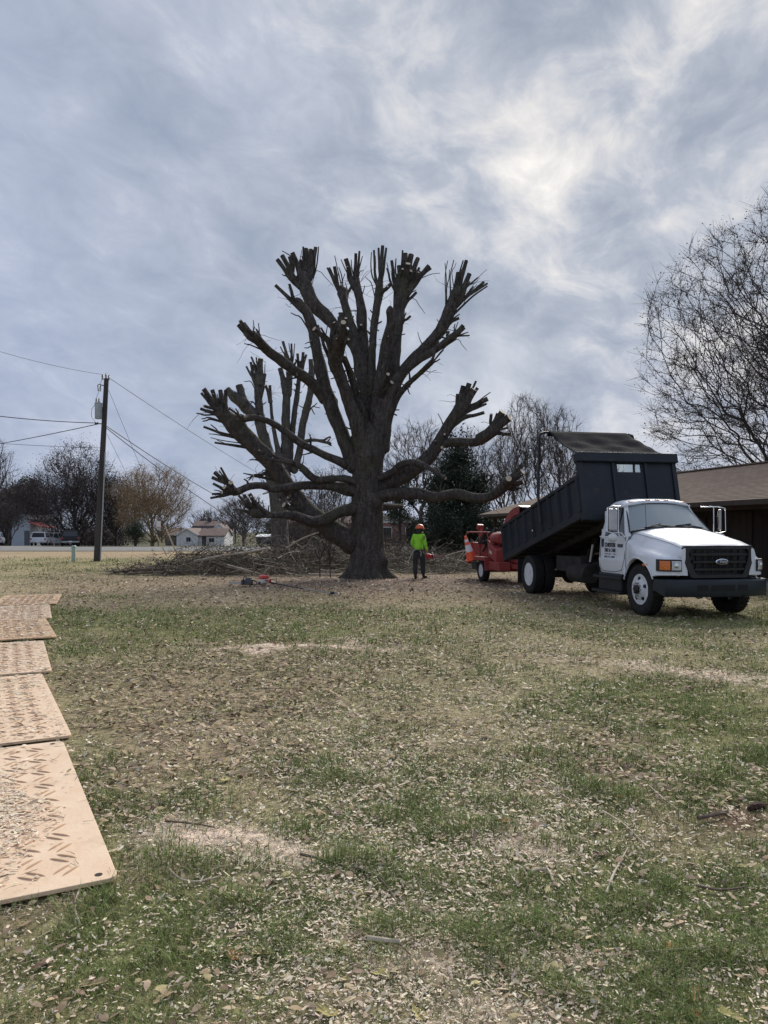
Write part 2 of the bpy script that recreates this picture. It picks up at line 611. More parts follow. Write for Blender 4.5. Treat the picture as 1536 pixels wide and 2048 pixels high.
def make_road():
    b = MB()
    asph = mat('pale_asphalt', (0.17, 0.168, 0.162), (0.23, 0.226, 0.22), scale=3, rough=0.9, bump=0.3, bscale=60, spec=0.2)
    xs = np.concatenate([[-400, -200, -120], np.arange(-80, 81, 8), [120, 200, 400]])
    secs = [[(x, 57.5, 0.02), (x, 58.2, 0.075), (x, 64.0, 0.11), (x, 70.2, 0.075), (x, 70.9, 0.02)] for x in xs]
    b.loft(secs)
    tag(b.build('road', asph, smooth=True), kind='structure')
    # gravel drive where the cars are parked beyond the road
    b = MB()
    pts = [(-58, 71.2), (-34, 71.2), (-33, 84), (-30, 104), (-36, 118), (-70, 118), (-66, 92)]
    ring = [(x, y, float(zg(x, y)) + 0.05) for x, y in pts]
    b.add(ring, [tuple(range(len(ring)))])
    tag(b.build('gravel_drive', mat('drive_gravel', (0.17, 0.16, 0.15), (0.26, 0.25, 0.235), scale=5, rough=0.95, bump=0.5, bscale=50), smooth=False), kind='structure')


make_road()
# ------------------------------------------------------------------ the two pollarded trees
def bark_mat(name, a, b, moss):
    m = bpy.data.materials.new(name)
    m.use_nodes = True
    w = NT(m.node_tree)
    out = w.n('ShaderNodeOutputMaterial')
    bs = w.n('ShaderNodeBsdfPrincipled', Roughness=0.92)
    bs.inputs['Specular IOR Level'].default_value = 0.15
    tc = w.n('ShaderNodeTexCoord').outputs['Object']
    st = w.n('ShaderNodeMapping', Vector=tc, Scale=(1, 1, 0.35)).outputs[0]
    n1 = w.noise(st, 9, 7, 0.62, 0.6)
    n2 = w.noise(tc, 1.3, 4)
    vo = w.n('ShaderNodeTexVoronoi', {'feature': 'DISTANCE_TO_EDGE'}, Vector=w.n('ShaderNodeMapping', Vector=tc, Scale=(1, 1, 0.3)).outputs[0], Scale=24.0).outputs[0]
    col = w.mix(w.ramp(n1, [(0.34, 0.0), (0.68, 1.0)]), a, b)
    col = w.mix(w.math('MULTIPLY', w.ramp(n2, [(0.5, 0.0), (0.68, 1.0)]), 0.55), col, moss)
    col = w.mix(w.ramp(vo, [(0.0, 0.30), (0.10, 0.0)]), col, (0.018, 0.015, 0.014))
    w.t.links.new(col, bs.inputs['Base Color'])
    hgt = w.math('ADD', w.math('MULTIPLY', n1, 0.7), w.ramp(vo, [(0.0, 0.0), (0.16, 1.0)]))
    bn = w.n('ShaderNodeBump', Strength=0.9, Distance=0.035, Height=hgt)
    w.t.links.new(bn.outputs[0], bs.inputs['Normal'])
    w.t.links.new(bs.outputs[0], out.inputs[0])
    return m


BARK = bark_mat('bark_grey_brown', (0.055, 0.048, 0.045), (0.155, 0.135, 0.122), (0.110, 0.115, 0.072))
BARK2 = bark_mat('bark_grey', (0.070, 0.064, 0.060), (0.19, 0.174, 0.162), (0.135, 0.142, 0.095))
CUT = mat('sawn_wood', (0.46, 0.36, 0.25), (0.60, 0.50, 0.37), scale=30, rough=0.85, bump=0.3, bscale=80)
TWIG = mat('twig_bark', (0.055, 0.045, 0.040), (0.11, 0.092, 0.08), scale=8, rough=0.9, spec=0.15)

FR = {'F1': (380, 470, 2.2588), 'F2': (380, 740, 2.2588), 'A': (540, 480, 6.4), 'B': (760, 480, 6.4),
      'C': (390, 640, 6.144), 'D': (410, 860, 4.955), 'Gf': (740, 780, 3.491)}


def fp(fr, x, y, Y):
    ox, oy, s = FR[fr]
    return P(ox + x / s, oy + y / s, Y)


def fr_r(fr, r, Y):
    return r / FR[fr][2] / F * Y


def bark_tube(b, path, sides, rough, seed, cap_cut=True, round_end=False, flare=None):
    """a limb: rings along path (x, y, z, r) with knobbly bark relief; the sawn end in the second material"""
    n = len(path)
    ref = None
    base = len(b.v)
    rs = np.random.default_rng(seed)
    ph = rs.uniform(0, 9)
    knots = [(rs.integers(0, n), rs.uniform(0, 6.28), rs.uniform(0.12, 0.42)) for _ in range(int(n * 0.22))]
    L = 0.0
    for i in range(n):
        p = Vector(path[i][:3])
        if i:
            L += (p - Vector(path[i - 1][:3])).length
        t = Vector(path[min(i + 1, n - 1)][:3]) - Vector(path[max(i - 1, 0)][:3])
        t = t.normalized() if t.length > 1e-9 else Vector((0, 0, 1))
        if ref is None:
            ref = t.orthogonal().normalized()
        ref = (ref - t * ref.dot(t)).normalized()
        bn = t.cross(ref)
        r = path[i][3]
        ks = np.arange(sides)
        an = 2 * np.pi * ks / sides
        nz = fbm(np.cos(an) * 1.5 + 5 + ph, np.sin(an) * 1.5 + L / max(r, 0.08) * 0.55 + ph, seed % 97, 3) - 0.5
        nz2 = vnoise(an * sides / 5.0 + ph, np.full(sides, L * 9 + ph), seed % 89) - 0.5
        rr = r * (1 + rough * (1.1 * nz + 0.45 * nz2))
        for ki, ka, kh in knots:
            da = np.abs((an - ka + np.pi) % (2 * np.pi) - np.pi)
            rr = rr + r * kh * np.exp(-(da / 0.5) ** 2 - ((i - ki) / 1.6) ** 2)
        if flare:
            rr = rr * flare(p.z, an)
        for k in range(sides):
            b.v.append(tuple(p + (ref * math.cos(an[k]) + bn * math.sin(an[k])) * float(rr[k]) - b.off))
    for i in range(n - 1):
        for k in range(sides):
            k2 = (k + 1) % sides
            b.f.append([base + i * sides + k, base + i * sides + k2, base + (i + 1) * sides + k2, base + (i + 1) * sides + k])
            b.mi.append(0)
    b.f.append([base + k for k in range(sides)][::-1])
    b.mi.append(0)
    top = [base + (n - 1) * sides + k for k in range(sides)]
    b.f.append(top)
    b.mi.append(1 if cap_cut else 0)


def make_limb(tree, fr, pts, y0, y1, stubs, seed, bark, sides=14, Yt=0.0, rough=0.34, cut_end=False, name='limb', off=None):
    n = len(pts)
    world = []
    y0 = Yt + (y0 - Yt) * 0.35
    for i, (x, y, r) in enumerate(pts):
        r = r * (0.80 if i < n - 2 else 0.70)
        Y = y0 + (y1 - y0) * (i / (n - 1)) ** 1.2
        p = fp(fr, x, y, Y)
        world.append((p.x, p.y, p.z, fr_r(fr, r, Y)))
    # the limb starts inside the wood it grows from
    path = catmull(world, 0.16)
    t0 = path[0, :3] - path[2, :3]
    t0 = t0 / np.linalg.norm(t0)
    head = [[*(path[0, :3] + t0 * path[0, 3] * k), path[0, 3] * s_] for k, s_ in ((0.85, 0.25), (0.65, 0.6), (0.35, 0.86))]
    path = np.vstack([head, path])
    if not cut_end:
        e = path[-1]
        t = path[-1, :3] - path[-3, :3]
        t = t / np.linalg.norm(t)
        for k, s in ((0.5, 0.8), (0.95, 0.5), (1.2, 0.25)):
            path = np.vstack([path, [*(e[:3] + t * e[3] * k), e[3] * s]])
    b = MB(off)
    bark_tube(b, path, sides, rough, seed, cap_cut=cut_end)
    limb = b.build(name, [bark, CUT], tree, angle=50)
    rs = np.random.default_rng(seed + 1000)
    Ye = y1
    ends = [q for q in stubs if q[3] > 9]
    if len(ends) >= 3:
        # more regrowth round the knuckle, towards and away from the camera
        stubs = list(stubs)
        for q in ends:
            for _ in range(1):
                f = rs.uniform(0.55, 1.0)
                j2 = ends[rs.integers(0, len(ends))]
                w_ = rs.uniform(0, 0.5)
                tx, ty = q[1] + (j2[1] - q[1]) * w_, q[2] + (j2[2] - q[2]) * w_
                if j2[0] != q[0]:
                    tx, ty = q[1], q[2]
                stubs.append((q[0], q[4] + (tx - q[4]) * f, q[5] + (ty - q[5]) * f, q[3] * rs.uniform(0.25, 0.65), q[4], q[5], rs.choice([-1, 1]) * rs.uniform(0.25, 0.6)))
    for j, s in enumerate(stubs):
        sf, x, y, r, bx, by = s[:6]
        dd = s[6] if len(s) > 6 else rs.uniform(-0.32, 0.32)
        # foot of the stub: the nearest point of the limb in depth
        q = fp(sf, bx, by, Ye)
        k = int(np.argmin(np.linalg.norm(path[:, [0, 2]] - np.array([q.x, q.z]), axis=1)))
        Yb = path[k, 1]
        a = fp(sf, bx, by, Yb + 0.25 * dd)
        c = fp(sf, x, y, Yb + dd)
        rr = fr_r(sf, r, Ye) * (1.12 if r > 9 else 1.0) * (0.86 if sf in ('F1', 'F2') else 1.0)
        ax = Vector(path[k, :3])
        # the stub leaves the limb well below its knuckle and runs straight on
        k2 = max(0, k - 4)
        root = Vector(path[k2, :3]).lerp(a, 0.15)
        if (root - a).length > 0.75:
            root = a + (root - a).normalized() * 0.75
        if rr > 0.03:
            mid = a.lerp(c, 0.5) + Vector((rs.uniform(-1, 1), rs.uniform(-1, 1), rs.uniform(-1, 1))) * rr * 0.35
            mid = root.lerp(c, 0.62) * 0.35 + mid * 0.65
            pth = catmull([(*root, rr * 1.7), (*(a * 0.7 + root.lerp(c, 0.4) * 0.3), rr * 1.4), (*mid, rr * 1.06), (*c, rr * 0.98)], 0.11)
            sb = MB(off)
            bark_tube(sb, pth, 9, 0.16, seed * 31 + j, cap_cut=True)
            sb.build('stub', [bark, CUT], limb, angle=50)
        else:
            mid = a.lerp(c, 0.5) + Vector((rs.uniform(-1, 1), rs.uniform(-1, 1), rs.uniform(-0.3, 1))) * (c - a).length * 0.05
            pth = catmull([(*root, rr * 1.4), (*a, rr * 1.2), (*mid, rr), (*c, rr * 0.8)], 0.15)
            sb = MB(off)
            bark_tube(sb, pth, 6, 0.12, seed * 31 + j, cap_cut=True)
            sb.build('sprout', [bark, CUT], limb, angle=50)
    nside = 6 if len(path) > 22 else 3
    if not cut_end:
        for q in range(nside):
            k = int(rs.uniform(0.35, 0.97) * (len(path) - 4))
            ax = Vector(path[k, :3])
            r = path[k, 3]
            tg = (Vector(path[k + 2, :3]) - Vector(path[k, :3])).normalized()
            sd_ = tg.cross(Vector(rs.normal(size=3))).normalized()
            if q % 3 == 0:
                sd_.y = abs(sd_.y) * 0.3
                sd_.normalize()
            d = (sd_ + tg * rs.uniform(0.1, 0.9) + Vector((0, 0, rs.uniform(-0.35, 0.5)))).normalized()
            L = rs.uniform(0.10, 0.42)
            rr = rs.uniform(0.010, 0.030)
            s0 = ax + sd_ * r * 0.5
            s1 = ax + sd_ * r * 0.95
            mid = s1 + d * L * 0.5 + Vector(rs.normal(size=3)) * 0.02
            pth = catmull([(*s0, rr * 2.2), (*s1, rr * 1.7), (*mid, rr), (*(s1 + d * L), rr * 0.85)], 0.09)
            sb = MB(off)
            bark_tube(sb, pth, 6, 0.2, seed * 77 + q, cap_cut=True)
            sb.build('sprout', [bark, CUT], limb, angle=50)
    return limb, path


def whiskers(tree, starts, seed, off, name='twigs'):
    """thin wispy shoots left hanging at the knuckles"""
    rs = np.random.default_rng(seed)
    polys = []
    for p, n, l in starts:
        for _ in range(n):
            d = rs.normal(size=3)
            d[2] = abs(d[2]) * 0.4 - 0.1
            d /= np.linalg.norm(d)
            L = l * rs.uniform(0.4, 1.2)
            q = np.array(p) + rs.normal(size=3) * 0.12
            pts = [q]
            for k in range(5):
                d = d + rs.normal(size=3) * 0.28 + np.array([0, 0, -0.06])
                d /= np.linalg.norm(d)
                pts.append(pts[-1] + d * L / 5)
            polys.append((np.array(pts) - np.array(off), np.linspace(0.009, 0.004, 6)))
    V, Q = tubes_np(polys, 4)
    o = np_mesh(name, V, [Q], TWIG, tree)
    o['kind'] = 'stuff'


Y0 = H * F / (1155 - VH)
base0 = G(744, 1155)


def big_tree():
    tree = thing('pollarded_tree', base0, 0, 'huge bare pollarded tree, its limbs sawn back to stubs, beside the worker in green', 'tree')
    off = base0
    # trunk
    tp = [('F2', 800, 948, 82), ('F2', 800, 925, 78), ('F2', 800, 890, 75), ('F2', 802, 800, 72), ('F2', 802, 700, 68), ('F2', 800, 620, 67),
          ('F2', 797, 540, 65), ('F1', 800, 1070, 66), ('F1', 802, 1000, 70), ('F1', 812, 930, 66), ('F1', 820, 880, 50), ('F1', 824, 840, 26)]
    path = []
    for fr, x, y, r in tp:
        p = fp(fr, x, y, Y0)
        path.append((p.x, p.y, p.z, fr_r(fr, r, Y0)))
    path[0] = (path[0][0], path[0][1], -0.12, path[0][3])
    path = catmull(path, 0.13)
    rs = np.random.default_rng(5)
    lob = [(a, rs.uniform(0.30, 0.75)) for a in np.arange(0, 6.28, 6.28 / 7) + rs.uniform(-0.25, 0.25, 7)]

    def flare(z, an):
        h = max(0.0, 1 - max(z, 0) / 0.62)
        s = np.ones_like(an) * (1 + 0.04 * h)
        for a, m in lob:
            da = np.abs((an - a + np.pi) % (2 * np.pi) - np.pi)
            s = s + m * h ** 2.2 * np.exp(-(da / 0.30) ** 2)
            s = s + 0.07 * np.exp(-(da / 0.26) ** 2)
        return s
    b = MB(off)
    bark_tube(b, path, 56, 0.10, 3, cap_cut=False, flare=flare)
    b.build('trunk', [BARK, CUT], tree, angle=60)
    Y = Y0
    S = {}
    D = []
    D.append(('F1', [(745, 1050, 52), (690, 910, 47), (630, 760, 43), (592, 620, 39), (566, 480, 33), (548, 400, 31), (520, 340, 31), (490, 300, 26)], -0.2, -0.7,
              [('A', 65, 577, 20, 300, 800), ('A', 245, 560, 15, 290, 760), ('A', 265, 932, 8, 400, 1000), ('A', 440, 1380, 7, 540, 1380), ('A', 520, 1290, 18, 640, 1340)]))
    D.append(('F1', [(800, 900, 46), (800, 780, 50), (794, 690, 50), (772, 570, 42), (730, 480, 36), (650, 405, 33), (590, 345, 35), (548, 290, 40), (522, 230, 46), (512, 180, 44)], 0.3, 0.7,
              [('A', 90, 250, 22, 250, 490), ('A', 155, 200, 27, 270, 470), ('A', 285, 160, 27, 380, 420), ('A', 155, 140, 7, 310, 250), ('A', 425, 85, 11, 430, 320),
               ('A', 460, 115, 30, 470, 350), ('A', 525, 125, 27, 515, 350), ('A', 585, 90, 22, 555, 360), ('A', 622, 85, 9, 585, 380), ('A', 405, 130, 5, 385, 260), ('A', 390, 260, 20, 400, 400),
               ('A', 810, 590, 4, 600, 390), ('A', 150, 440, 7, 220, 470)]))
    D.append(('F1', [(776, 1000, 48), (762, 890, 46), (720, 760, 40), (682, 650, 40), (656, 580, 46), (664, 520, 56), (672, 480, 52)], -0.6, -1.9,
              [('A', 925, 935, 38, 920, 1260, 0.1), ('A', 830, 990, 8, 860, 1250), ('A', 868, 985, 9, 875, 1250), ('A', 795, 1020, 32, 800, 1260), ('A', 565, 1135, 27, 760, 1265, -0.5),
               ('A', 940, 1052, 30, 935, 1230, -0.75), ('A', 1070, 970, 9, 1010, 1180), ('A', 970, 1000, 16, 985, 1220, -0.5), ('A', 1200, 1200, 6, 1040, 1300), ('A', 1005, 1270, 12, 960, 1330, -0.6),
               ('A', 850, 1260, 10, 880, 1340, -0.5), ('A', 610, 1090, 16, 690, 1380)]))
    D.append(('F1', [(782, 850, 40), (752, 720, 29), (722, 620, 25), (698, 560, 22)], -0.3, -1.2, []))
    D.append(('F1', [(818, 920, 58), (812, 780, 58), (800, 640, 50), (786, 530, 39), (780, 430, 31), (772, 330, 28), (758, 250, 29), (748, 200, 29)], 0.4, 1.1,
              [('A', 910, 250, 7, 1000, 440), ('A', 970, 240, 27, 1010, 480), ('A', 1040, 250, 7, 1060, 420), ('A', 1098, 170, 18, 1085, 430), ('A', 1145, 145, 13, 1125, 430),
               ('A', 1183, 210, 8, 1130, 420), ('A', 1165, 1085, 14, 1150, 1120, -0.4), ('A', 1190, 390, 5, 1150, 410)]))
    D.append(('F1', [(785, 600, 36), (748, 460, 29), (716, 370, 27), (696, 300, 29), (690, 255, 38)], 0.6, 1.5,
              [('A', 735, 355, 12, 840, 600), ('A', 762, 355, 11, 850, 590), ('A', 825, 340, 21, 850, 600), ('A', 828, 200, 6, 900, 520), ('A', 880, 350, 7, 930, 560),
               ('A', 960, 430, 6, 900, 600), ('A', 1040, 600, 16, 990, 650), ('A', 1180, 620, 4, 1040, 610)]))
    D.append(('F1', [(826, 720, 32), (822, 570, 25), (828, 450, 25), (840, 350, 25), (850, 270, 27), (856, 225, 29)], 0.0, 0.2,
              [('A', 1300, 155, 8, 1310, 470), ('A', 1330, 130, 12, 1340, 480), ('A', 1442, 75, 21, 1420, 540), ('A', 1488, 105, 14, 1450, 420), ('A', 1540, 570, 22, 1420, 640), ('A', 1220, 470, 5, 1300, 560)]))
    D.append(('F1', [(838, 900, 46), (850, 740, 42), (872, 580, 36), (892, 470, 35), (910, 390, 34), (905, 342, 28)], -0.3, -0.9, [('F1', 893, 338, 7, 905, 352)]))
    D.append(('F1', [(862, 960, 56), (872, 880, 54), (888, 780, 50), (915, 640, 41), (930, 500, 35), (940, 400, 35), (946, 300, 39), (955, 235, 52), (960, 195, 52)], 0.1, 0.4,
              [('B', 88, 290, 6, 120, 520), ('B', 150, 265, 18, 160, 480), ('B', 85, 360, 10, 130, 520), ('B', 205, 235, 9, 200, 420), ('B', 290, 135, 11, 270, 420),
               ('B', 325, 170, 27, 320, 430), ('B', 400, 185, 31, 390, 430), ('B', 485, 235, 26, 440, 440), ('B', 628, 325, 25, 450, 560), ('B', 655, 365, 12, 560, 450),
               ('B', 510, 405, 19, 440, 520), ('B', 462, 675, 17, 340, 760), ('B', 465, 640, 6, 400, 680), ('B', 395, 970, 14, 290, 1010), ('B', 335, 930, 9, 310, 990),
               ('B', 575, 940, 4, 410, 740), ('B', 770, 425, 4, 620, 450), ('B', 240, 330, 24, 250, 470), ('B', 360, 300, 30, 350, 480, -0.5)]))
    D.append(('F1', [(845, 1000, 52), (855, 900, 54), (876, 800, 50), (925, 670, 41), (1005, 565, 35), (1080, 490, 35), (1130, 430, 35), (1165, 360, 37), (1190, 300, 41), (1204, 262, 39)], -0.2, -0.6,
              [('B', 832, 295, 6, 850, 740), ('B', 865, 265, 6, 840, 700), ('B', 945, 258, 8, 900, 700), ('B', 890, 380, 6, 850, 640), ('B', 975, 290, 4, 920, 420),
               ('B', 1065, 262, 10, 960, 700), ('B', 1105, 265, 23, 1010, 720), ('B', 1145, 430, 27, 1060, 700), ('B', 1255, 480, 10, 1110, 600), ('B', 1330, 540, 17, 1080, 740),
               ('B', 1375, 555, 12, 1100, 720), ('B', 1375, 590, 10, 1050, 850), ('B', 1370, 375, 3, 1255, 480), ('B', 1015, 995, 16, 930, 1020), ('B', 785, 985, 9, 800, 1050), ('B', 1000, 420, 26, 970, 700)]))
    D.append(('F1', [(895, 780, 38), (948, 645, 28), (1020, 575, 25), (1090, 530, 24), (1150, 490, 24), (1190, 460, 27)], -0.4, -1.2,
              [('B', 1000, 1050, 6, 950, 1180), ('B', 1065, 1095, 25, 980, 1200), ('B', 1090, 1125, 12, 1000, 1210), ('B', 1130, 1180, 8, 1000, 1230), ('B', 1145, 1222, 10, 990, 1230),
               ('B', 960, 1075, 8, 945, 1180), ('B', 880, 1170, 15, 900, 1230), ('B', 780, 1260, 8, 720, 1330), ('B', 1110, 1410, 4, 1000, 1270)]))
    D.append(('F1', [(895, 820, 27), (948, 718, 20), (1000, 660, 18), (1050, 615, 18), (1090, 575, 19)], -0.5, -1.8,
              [('F1', 1145, 520, 4, 1100, 570), ('F1', 1130, 560, 4, 1095, 580), ('F1', 1160, 500, 3, 1100, 570), ('F1', 1125, 480, 5, 1095, 560), ('F1', 1108, 530, 5, 1092, 570)]))
    D.append(('F1', [(612, 740, 36), (560, 675, 31), (500, 630, 29), (420, 575, 28), (345, 515, 28), (312, 482, 33), (290, 458, 33)], -0.5, -2.4,
              [('C', 530, 55, 25, 680, 240), ('C', 550, 5, 19, 680, 160), ('C', 600, 40, 19, 700, 180), ('C', 715, 0, 6, 730, 190), ('C', 780, 40, 8, 810, 210),
               ('C', 605, 290, 8, 690, 310), ('C', 720, 70, 4, 780, 180), ('C', 850, 260, 5, 820, 300), ('C', 1055, 450, 14, 1075, 490)]))
    D.append(('F2', [(735, 790, 62), (690, 745, 54), (640, 712, 51), (560, 660, 49), (490, 590, 48), (430, 510, 47), (385, 440, 46), (330, 380, 44), (270, 320, 45), (215, 270, 47), (165, 215, 45), (132, 182, 40)], -0.1, -1.2,
              [('C', 105, 845, 27, 230, 1080), ('C', 75, 895, 15, 200, 1060), ('C', 208, 860, 21, 270, 1060), ('C', 312, 865, 25, 310, 1080), ('C', 270, 910, 8, 290, 1040),
               ('C', 378, 860, 21, 350, 1060), ('C', 340, 900, 10, 350, 1020), ('C', 70, 1090, 17, 220, 1130), ('C', 15, 1145, 8, 120, 1170), ('C', 80, 1215, 8, 180, 1200), ('C', 95, 1245, 9, 200, 1220),
               ('C', 105, 1310, 14, 330, 1400), ('C', 170, 1400, 6, 280, 1410), ('C', 240, 1505, 11, 420, 1530), ('C', 190, 1445, 5, 330, 1480), ('C', 610, 1350, 6, 550, 1420), ('C', 530, 1350, 12, 540, 1400),
               ('C', 720, 1395, 10, 600, 1450), ('D', 600, 180, 20, 640, 280), ('D', 380, 428, 7, 480, 450), ('D', 430, 500, 8, 490, 450), ('D', 410, 480, 6, 480, 460), ('D', 470, 500, 5, 490, 450),
               ('D', 480, 450, 14, 600, 400), ('D', 830, 660, 26, 870, 760, -0.4), ('D', 780, 740, 26, 900, 840, -0.5)]))
    D.append(('F2', [(710, 430, 28), (600, 380, 21), (500, 330, 21), (420, 270, 19), (350, 230, 17), (290, 215, 18), (245, 222, 22), (232, 216, 20)], -0.3, -1.7,
              [('C', 410, 1080, 12, 560, 1190), ('C', 450, 1225, 7, 580, 1230), ('C', 420, 1160, 5, 530, 1190), ('C', 500, 1090, 10, 570, 1200), ('C', 480, 1130, 6, 560, 1190)]))
    D.append(('F2', [(760, 545, 36), (640, 525, 26), (540, 520, 24), (440, 530, 22), (380, 537, 21), (320, 522, 19), (270, 525, 20), (215, 550, 24), (190, 545, 32)], -0.3, -2.6,
              [('D', 70, 470, 15, 230, 520), ('D', 95, 420, 19, 230, 510), ('D', 155, 370, 10, 210, 480), ('D', 140, 400, 8, 200, 490), ('D', 80, 530, 12, 190, 600), ('D', 90, 595, 6, 190, 620),
               ('D', 68, 635, 10, 190, 630), ('D', 55, 675, 11, 200, 650), ('D', 255, 520, 22, 250, 590), ('D', 170, 620, 14, 200, 640), ('D', 740, 690, 12, 735, 560, -0.3)]))
    D.append(('F2', [(795, 545, 22), (720, 495, 19), (640, 490, 19), (580, 495, 19), (540, 475, 20), (500, 435, 18), (450, 415, 16), (390, 410, 13), (340, 400, 10)], -0.6, -1.6, [('D', 600, 170, 10, 640, 250)]))
    D.append(('F2', [(755, 625, 40), (680, 640, 30), (620, 665, 29), (560, 687, 30), (500, 668, 28), (450, 655, 24), (390, 655, 18), (330, 655, 21), (292, 645, 36)], -0.5, -2.9,
              [('D', 335, 650, 12, 420, 760), ('D', 385, 640, 15, 440, 740), ('D', 440, 630, 19, 500, 740), ('D', 535, 670, 8, 530, 760), ('D', 270, 790, 8, 420, 800), ('D', 350, 810, 9, 430, 820), ('D', 330, 690, 8, 420, 770)]))
    D.append(('F2', [(830, 492, 26), (900, 470, 21), (950, 430, 21), (1000, 418, 21), (1050, 430, 19), (1100, 455, 13), (1155, 490, 9)], -0.5, -1.9, []))
    D.append(('F2', [(845, 540, 52), (940, 490, 43), (1020, 445, 41), (1080, 395, 39), (1120, 335, 35), (1150, 280, 32), (1190, 220, 34), (1225, 168, 40)], 0.1, -0.6,
              [('F2', 1235, 72, 12, 1225, 150), ('F2', 1262, 60, 12, 1240, 150), ('F2', 1292, 50, 6, 1260, 130), ('F2', 1285, 88, 16, 1245, 160), ('F2', 1300, 80, 9, 1250, 150), ('F2', 1345, 130, 12, 1250, 172),
               ('F2', 1322, 140, 9, 1250, 180), ('F2', 1330, 192, 9, 1240, 205), ('F2', 1340, 152, 6, 1260, 180), ('F2', 1208, 108, 7, 1215, 170), ('F2', 1358, 100, 3, 1290, 150), ('F2', 1150, 290, 6, 1180, 270)]))
    D.append(('F2', [(1105, 362, 28), (1150, 332, 21), (1220, 325, 23), (1290, 325, 25), (1345, 300, 29), (1375, 265, 31)], -0.45, -1.5,
              [('F2', 1412, 190, 16, 1375, 258), ('F2', 1444, 215, 18, 1382, 270), ('F2', 1360, 198, 7, 1370, 260), ('F2', 1388, 195, 6, 1375, 255), ('F2', 1452, 290, 9, 1390, 275), ('F2', 1440, 260, 6, 1390, 265), ('F2', 1138, 350, 8, 1160, 335, -0.5)]))
    D.append(('F2', [(845, 572, 42), (930, 560, 33), (1020, 555, 31), (1110, 575, 29), (1200, 560, 28), (1280, 577, 26), (1350, 575, 25), (1395, 545, 26), (1432, 510, 27)], -0.4, -2.9,
              [('F2', 1502, 428, 12, 1440, 500), ('F2', 1502, 458, 16, 1440, 510), ('F2', 1506, 505, 12, 1430, 525), ('F2', 1440, 490, 15, 1430, 520, -0.5), ('F2', 1485, 540, 6, 1420, 530), ('F2', 1500, 535, 5, 1420, 535),
               ('Gf', 430, 700, 6, 470, 720), ('Gf', 450, 650, 6, 475, 715), ('Gf', 500, 640, 6, 480, 715), ('Gf', 530, 655, 7, 490, 715)]))
    D.append(('F2', [(850, 620, 26), (910, 617, 20), (955, 614, 16)], 0.2, 1.0, []))
    D.append(('F1', [(840, 740, 20), (870, 680, 14), (895, 628, 11)], -0.7, -1.3, [('F1', 912, 665, 10, 865, 705, -0.5), ('F1', 770, 680, 5, 830, 720), ('F1', 935, 815, 5, 880, 800), ('F1', 945, 790, 4, 885, 795)]))
    ends = []
    for i, (fr, pts, d0, d1, st) in enumerate(D):
        if i < 12:      # the upright limbs are slimmest in their lower halves
            pts = [(x, y, r * (0.86 if j < len(pts) * 0.6 else 0.92)) for j, (x, y, r) in enumerate(pts)]
        cut = i in (18, 23, 24)
        l, path = make_limb(tree, fr, pts, Y + d0, Y + d1, st, 100 + i, BARK, sides=18 if pts[0][2] > 30 else 12, cut_end=cut, off=off, Yt=Y)
        ends.append((path[-4][:3], 5 if i % 2 else 8, 0.9))
        ends.append((path[len(path) * 2 // 3][:3], 3, 0.7))
    whiskers(tree, ends, 77, off)
    return tree


big_tree()


